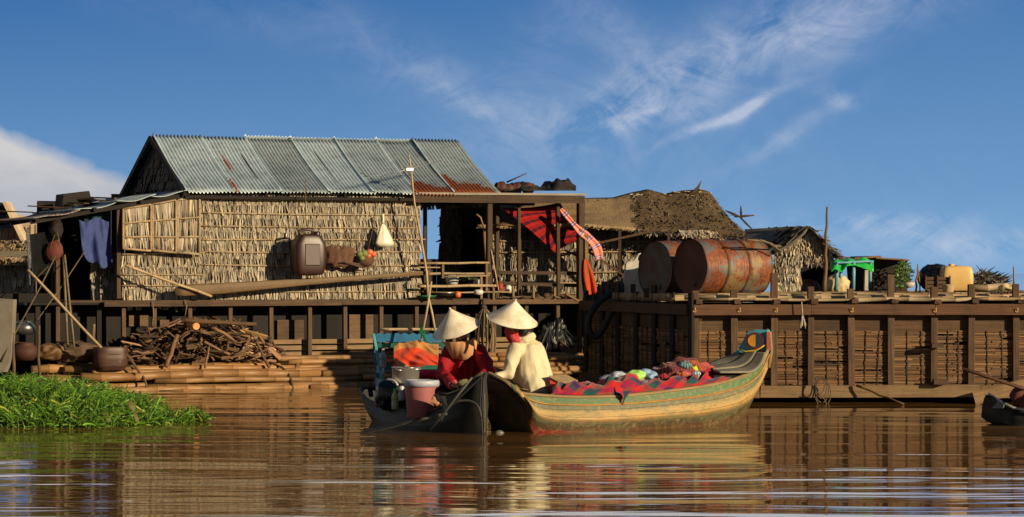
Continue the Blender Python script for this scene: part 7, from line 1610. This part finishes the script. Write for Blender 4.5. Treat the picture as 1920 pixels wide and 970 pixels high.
mb = MB(); mb.chain([hip+V((-.09, -.03, .015)), kL+UP*.015, aL.lerp(kL, .25)], [.105, .075, .055]); mb.chain([hip+V((.09, -.03, .015)), kR+UP*.015, aR.lerp(kR, .25)], [.105, .075, .055]); mb.chain([hip+V((-.08, 0, -.02)), hip+V((.08, 0, -.02))], [.13, .13])
part('trousers', fuse(mb, .008, 4, wr(12, .010, 6)), MT['pants'], p1)
# peach scarf round the neck and chin
def scf(u, v):
    t = (u-.5)*2; c_ = math.cos(t*PI/2); x = 860+ (30-9*v)*math.sin(t*PI/2)+5*v; top = 636-4*t+5*c_; bot = 654+20*c_**.55+1.0*math.sin(t*9)
    y = top+(bot-top)*v; D_ = 24.80-.155*c_*(1-.1*v)+.13*v**2.2*c_+.0045*math.sin(8*t*(1-.35*v)+1.2+1.5*v)+.002*math.sin(21*t+4*v)
    return P(x, y, D_)
mb = MB(); mb.tint(1, 0); mb.grid(60, 40, scf); o = part('scarf', mb, MT['peach'], p1); mod(o, 'SOLIDIFY', thickness=.008)
mb = MB(); mb.grid(8, 8, lambda u, v: P(886+9*u+(4-6*u)*v, 634+4*u+20*v, 24.60-.01*math.sin(u*5)+.02*v)); so_ = part('scarf_end', mb, MT['peach'], o); mod(so_, 'SOLIDIFY', thickness=.006)
cx_ = P(856, 617.5, 24.62); xa = V((.93, 0, .31)).normalized(); fw_ = V((.05, -1, -.02)); axh = V((-.31*.95, -.30, .95)).normalized()
hat(axh, cx_, .232, .215, p1)
# little bundle she is working on
mb = MB(); mb.ellip(P(872, 719, 24.28), (.055, .04, .028), 20, 12, lambda d: 1+.5*ridged(d, 4, 3)); solo('food_packet', mb, plain('leafy_packet', (.30, .26, .12), (.16, .14, .06), 30, .6), 'small olive packet held in both hands by the person in crimson', 'packet')

# ---------------- person in cream
p2 = thing('person', 'person in cream jacket and shallow conical hat sitting with back turned in the painted boat', 'person', P(995, 738, 24.65))
hip = P(998, 732, 24.65); che = P(988, 672, 24.65); nk = P(980, 636, 24.62); hd = P(966, 615, 24.58)
shL = P(966, 656, 24.5); shR = P(1004, 654, 24.76); elL = P(952, 702, 24.4); elR = P(984, 700, 25.0); waL = P(925, 712, 24.35); waR = P(962, 716, 24.9)
mb = MB(); mb.chain([hip, hip.lerp(che, .5), che, nk], [.13, .115, .12, .05]); mb.chain([nk, hd], [.048, .05])
mb.chain([hip+V((.0, .07, 0)), che+V((0, .06, 0))], [.10, .10]); mb.chain([hip+V((.03, -.06, 0)), che+V((.02, -.06, 0))], [.10, .10])
fdir = V((-.80, .45, -.30)); s_, f_, u_ = head(mb, hd, fdir, V((-.3, 0, .95)))
mb.chain([che, shL, elL, waL], [.08, .046, .034, .025]); mb.chain([che, shR, elR, waR], [.08, .046, .034, .025])
hand(mb, waL, V((-.9, .2, -.05)), V((0, .1, -1)), V((0, 1, 0)), 1.0, .8); hand(mb, waR, V((-.9, -.2, -.05)), V((0, 0, -1)), V((0, -1, 0)), 1.0, .8)
k1 = P(948, 740, 24.6); k2 = P(955, 738, 24.95); a1 = P(940, 760, 24.7); a2 = P(945, 760, 25.05)
mb.chain([hip+V((-.02, -.06, 0)), k1, a1], [.085, .055, .034]); mb.chain([hip+V((-.02, .08, 0)), k2, a2], [.085, .055, .034]); foot(mb, a1, V((-1, .1, 0)), UP, .9); foot(mb, a2, V((-1, .1, 0)), UP, .9)
body = part('body', fuse(mb, .0055, 3), MT['skin'], p2); eyes(hd, s_, f_, u_, body)
mb = MB(); mb.ellip(hd-f_*.018+u_*.035, (.088, .092, .088), 22, 14, lambda d: 1+.03*ridged(d, 6, 1)); mb.ellip(hd-f_*.07-u_*.05, (.05, .05, .06), 16, 10); part('hair', fuse(mb, .007, 2), MT['hair'], p2)
mb = MB(); 
for k in range(1): mb.chain([hd+f_*.035-u_*.03, hd+f_*.03-u_*.10, nk+V((-.05, -.01, -.04))], [.085, .072, .06])
part('face_scarf', fuse(mb, .007, 4, wr(16, .008, 2)), MT['pinkscarf'], p2)
mb = MB()
mb.chain([hip+V((.01, 0, .03)), hip.lerp(che, .45), che+UP*.01, nk-UP*.02], [.165, .160, .150, .07])
mb.chain([hip+V((.05, .02, .06)), che+V((.05, .03, .03))], [.165, .135])
mb.chain([hip+V((.03, 0, .06)), che+V((.03, 0, .0))], [.175, .150])
mb.chain([hip+V((.02, -.07, .035)), hip.lerp(che, .5)+V((.01, -.06, 0)), che+V((.02, -.055, .03))], [.145, .13, .115]); mb.chain([hip+V((.05, .08, .035)), hip.lerp(che, .5)+V((.04, .07, 0)), che+V((.03, .06, .03))], [.145, .13, .115])
mb.chain([che+UP*.06, shL, elL, waL.lerp(elL, .1)], [.09, .066, .056, .040]); mb.chain([che+UP*.06, shR, elR, waR.lerp(elR, .1)], [.09, .068, .056, .040])
jk = part('jacket', fuse(mb, .0065, 6, wr(6, .020, 9, (1.5, 1, .6))), MT['cream'], p2)
mb = MB(); c = nk+V((.015, .01, .005))
for k, (r_, dz, rr_) in enumerate(((.082, -.012, .022), (.088, .010, .020), (.078, .03, .016))): mb.chain([c+V((math.cos(2*PI*j/18)*r_, math.sin(2*PI*j/18)*r_, dz+.012*math.sin(2*PI*j/18+1))) for j in range(19)], [rr_]*19)
part('hood_collar', fuse(mb, .006, 4, wr(15, .010, 4)), MT['cream'], jk)
mb = MB(); mb.chain([hip+V((-.02, -.06, -.02)), k1+UP*.01, a1.lerp(k1, .2)], [.12, .078, .055]); mb.chain([hip+V((-.02, .08, -.02)), k2+UP*.01, a2.lerp(k2, .2)], [.115, .075, .055]); mb.chain([hip+V((.0, -.05, -.03)), hip+V((.02, .06, -.03))], [.135, .135])
part('trousers', fuse(mb, .008, 4, wr(12, .010, 7)), MT['olive'], p2)
hat(V((.165, -.28, .95)), P(960, 600.5, 24.55), .24, .20, p2)
mb = MB(); mb.tint(.6, 0, 0); hc = hip+V((.03, 0, .03)); mb.tube([hc+V((math.cos(2*PI*k/40)*.205, math.sin(2*PI*k/40)*.205, .03*math.cos(2*PI*k/40)+.006*math.sin(k*1.3))) for k in range(41)], .009, 6, False); part('hem', mb, MT['cream'], jk)
# ---------------- person mostly outside the frame, in the third boat
p3 = thing('person', 'person in dark maroon mostly outside the picture in the boat at the right edge', 'person', P(1960, 770, 25.4))
hip = P(1985, 758, 25.45); che = P(1990, 680, 25.4); nk = P(1988, 645, 25.35); hd = P(1982, 618, 25.3); shL = P(1962, 660, 25.3); shR = P(2012, 658, 25.5); elL = P(1950, 705, 25.1); elR = P(2005, 705, 25.1); waL = P(1955, 738, 24.75); waR = P(1990, 748, 24.75)
mb = MB(); mb.chain([hip, hip.lerp(che, .5), che, nk, hd], [.13, .115, .12, .05, .05]); s_, f_, u_ = head(mb, hd, V((-.9, -.3, -.1)), UP)
mb.chain([che, shL, elL, waL], [.08, .056, .04, .027]); mb.chain([che, shR, elR, waR], [.08, .056, .04, .027]); hand(mb, waL, V((-.3, -.6, -.2)), V((.6, .1, -.5)), V((-1, 0, 0)), 1, 1.4); hand(mb, waR, V((-.3, -.6, -.2)), V((.6, .1, -.5)), V((-1, 0, 0)), 1, 1.4)
k1 = P(1908, 742, 25.2); a1 = P(1925, 782, 25.2); k2 = P(1925, 748, 25.6); a2 = P(1935, 782, 25.55)
mb.chain([hip, k1, a1], [.09, .058, .036]); mb.chain([hip+V((0, .1, 0)), k2, a2], [.09, .058, .036]); foot(mb, a1, V((-1, -.2, 0)), UP, .95); foot(mb, a2, V((-1, -.2, 0)), UP, .95)
body = part('body', fuse(mb, .007, 3), MT['skin'], p3); eyes(hd, s_, f_, u_, body)
mb = MB(); mb.ellip(hd-f_*.02+u_*.03, (.09, .09, .09)); part('hair', mb, MT['hair'], p3)
mm = cloth('dark_maroon_cloth', (.10, .035, .03)); mb = MB(); mb.chain([hip+UP*.02, hip.lerp(che, .5), che+UP*.02, nk-UP*.02], [.16, .15, .15, .07]); mb.chain([che+UP*.04, shL, elL, waL.lerp(elL, .15)], [.1, .075, .06, .045]); mb.chain([che+UP*.04, shR, elR, waR.lerp(elR, .15)], [.1, .075, .06, .045]); part('shirt', fuse(mb, .01, 4, wr(12, .015)), mm, p3)
mb = MB(); mb.chain([hip, k1, a1.lerp(k1, .2)], [.12, .078, .055]); mb.chain([hip+V((0, .1, 0)), k2, a2.lerp(k2, .2)], [.12, .078, .055]); part('trousers', fuse(mb, .01, 4, wr(12, .01)), mm, p3)
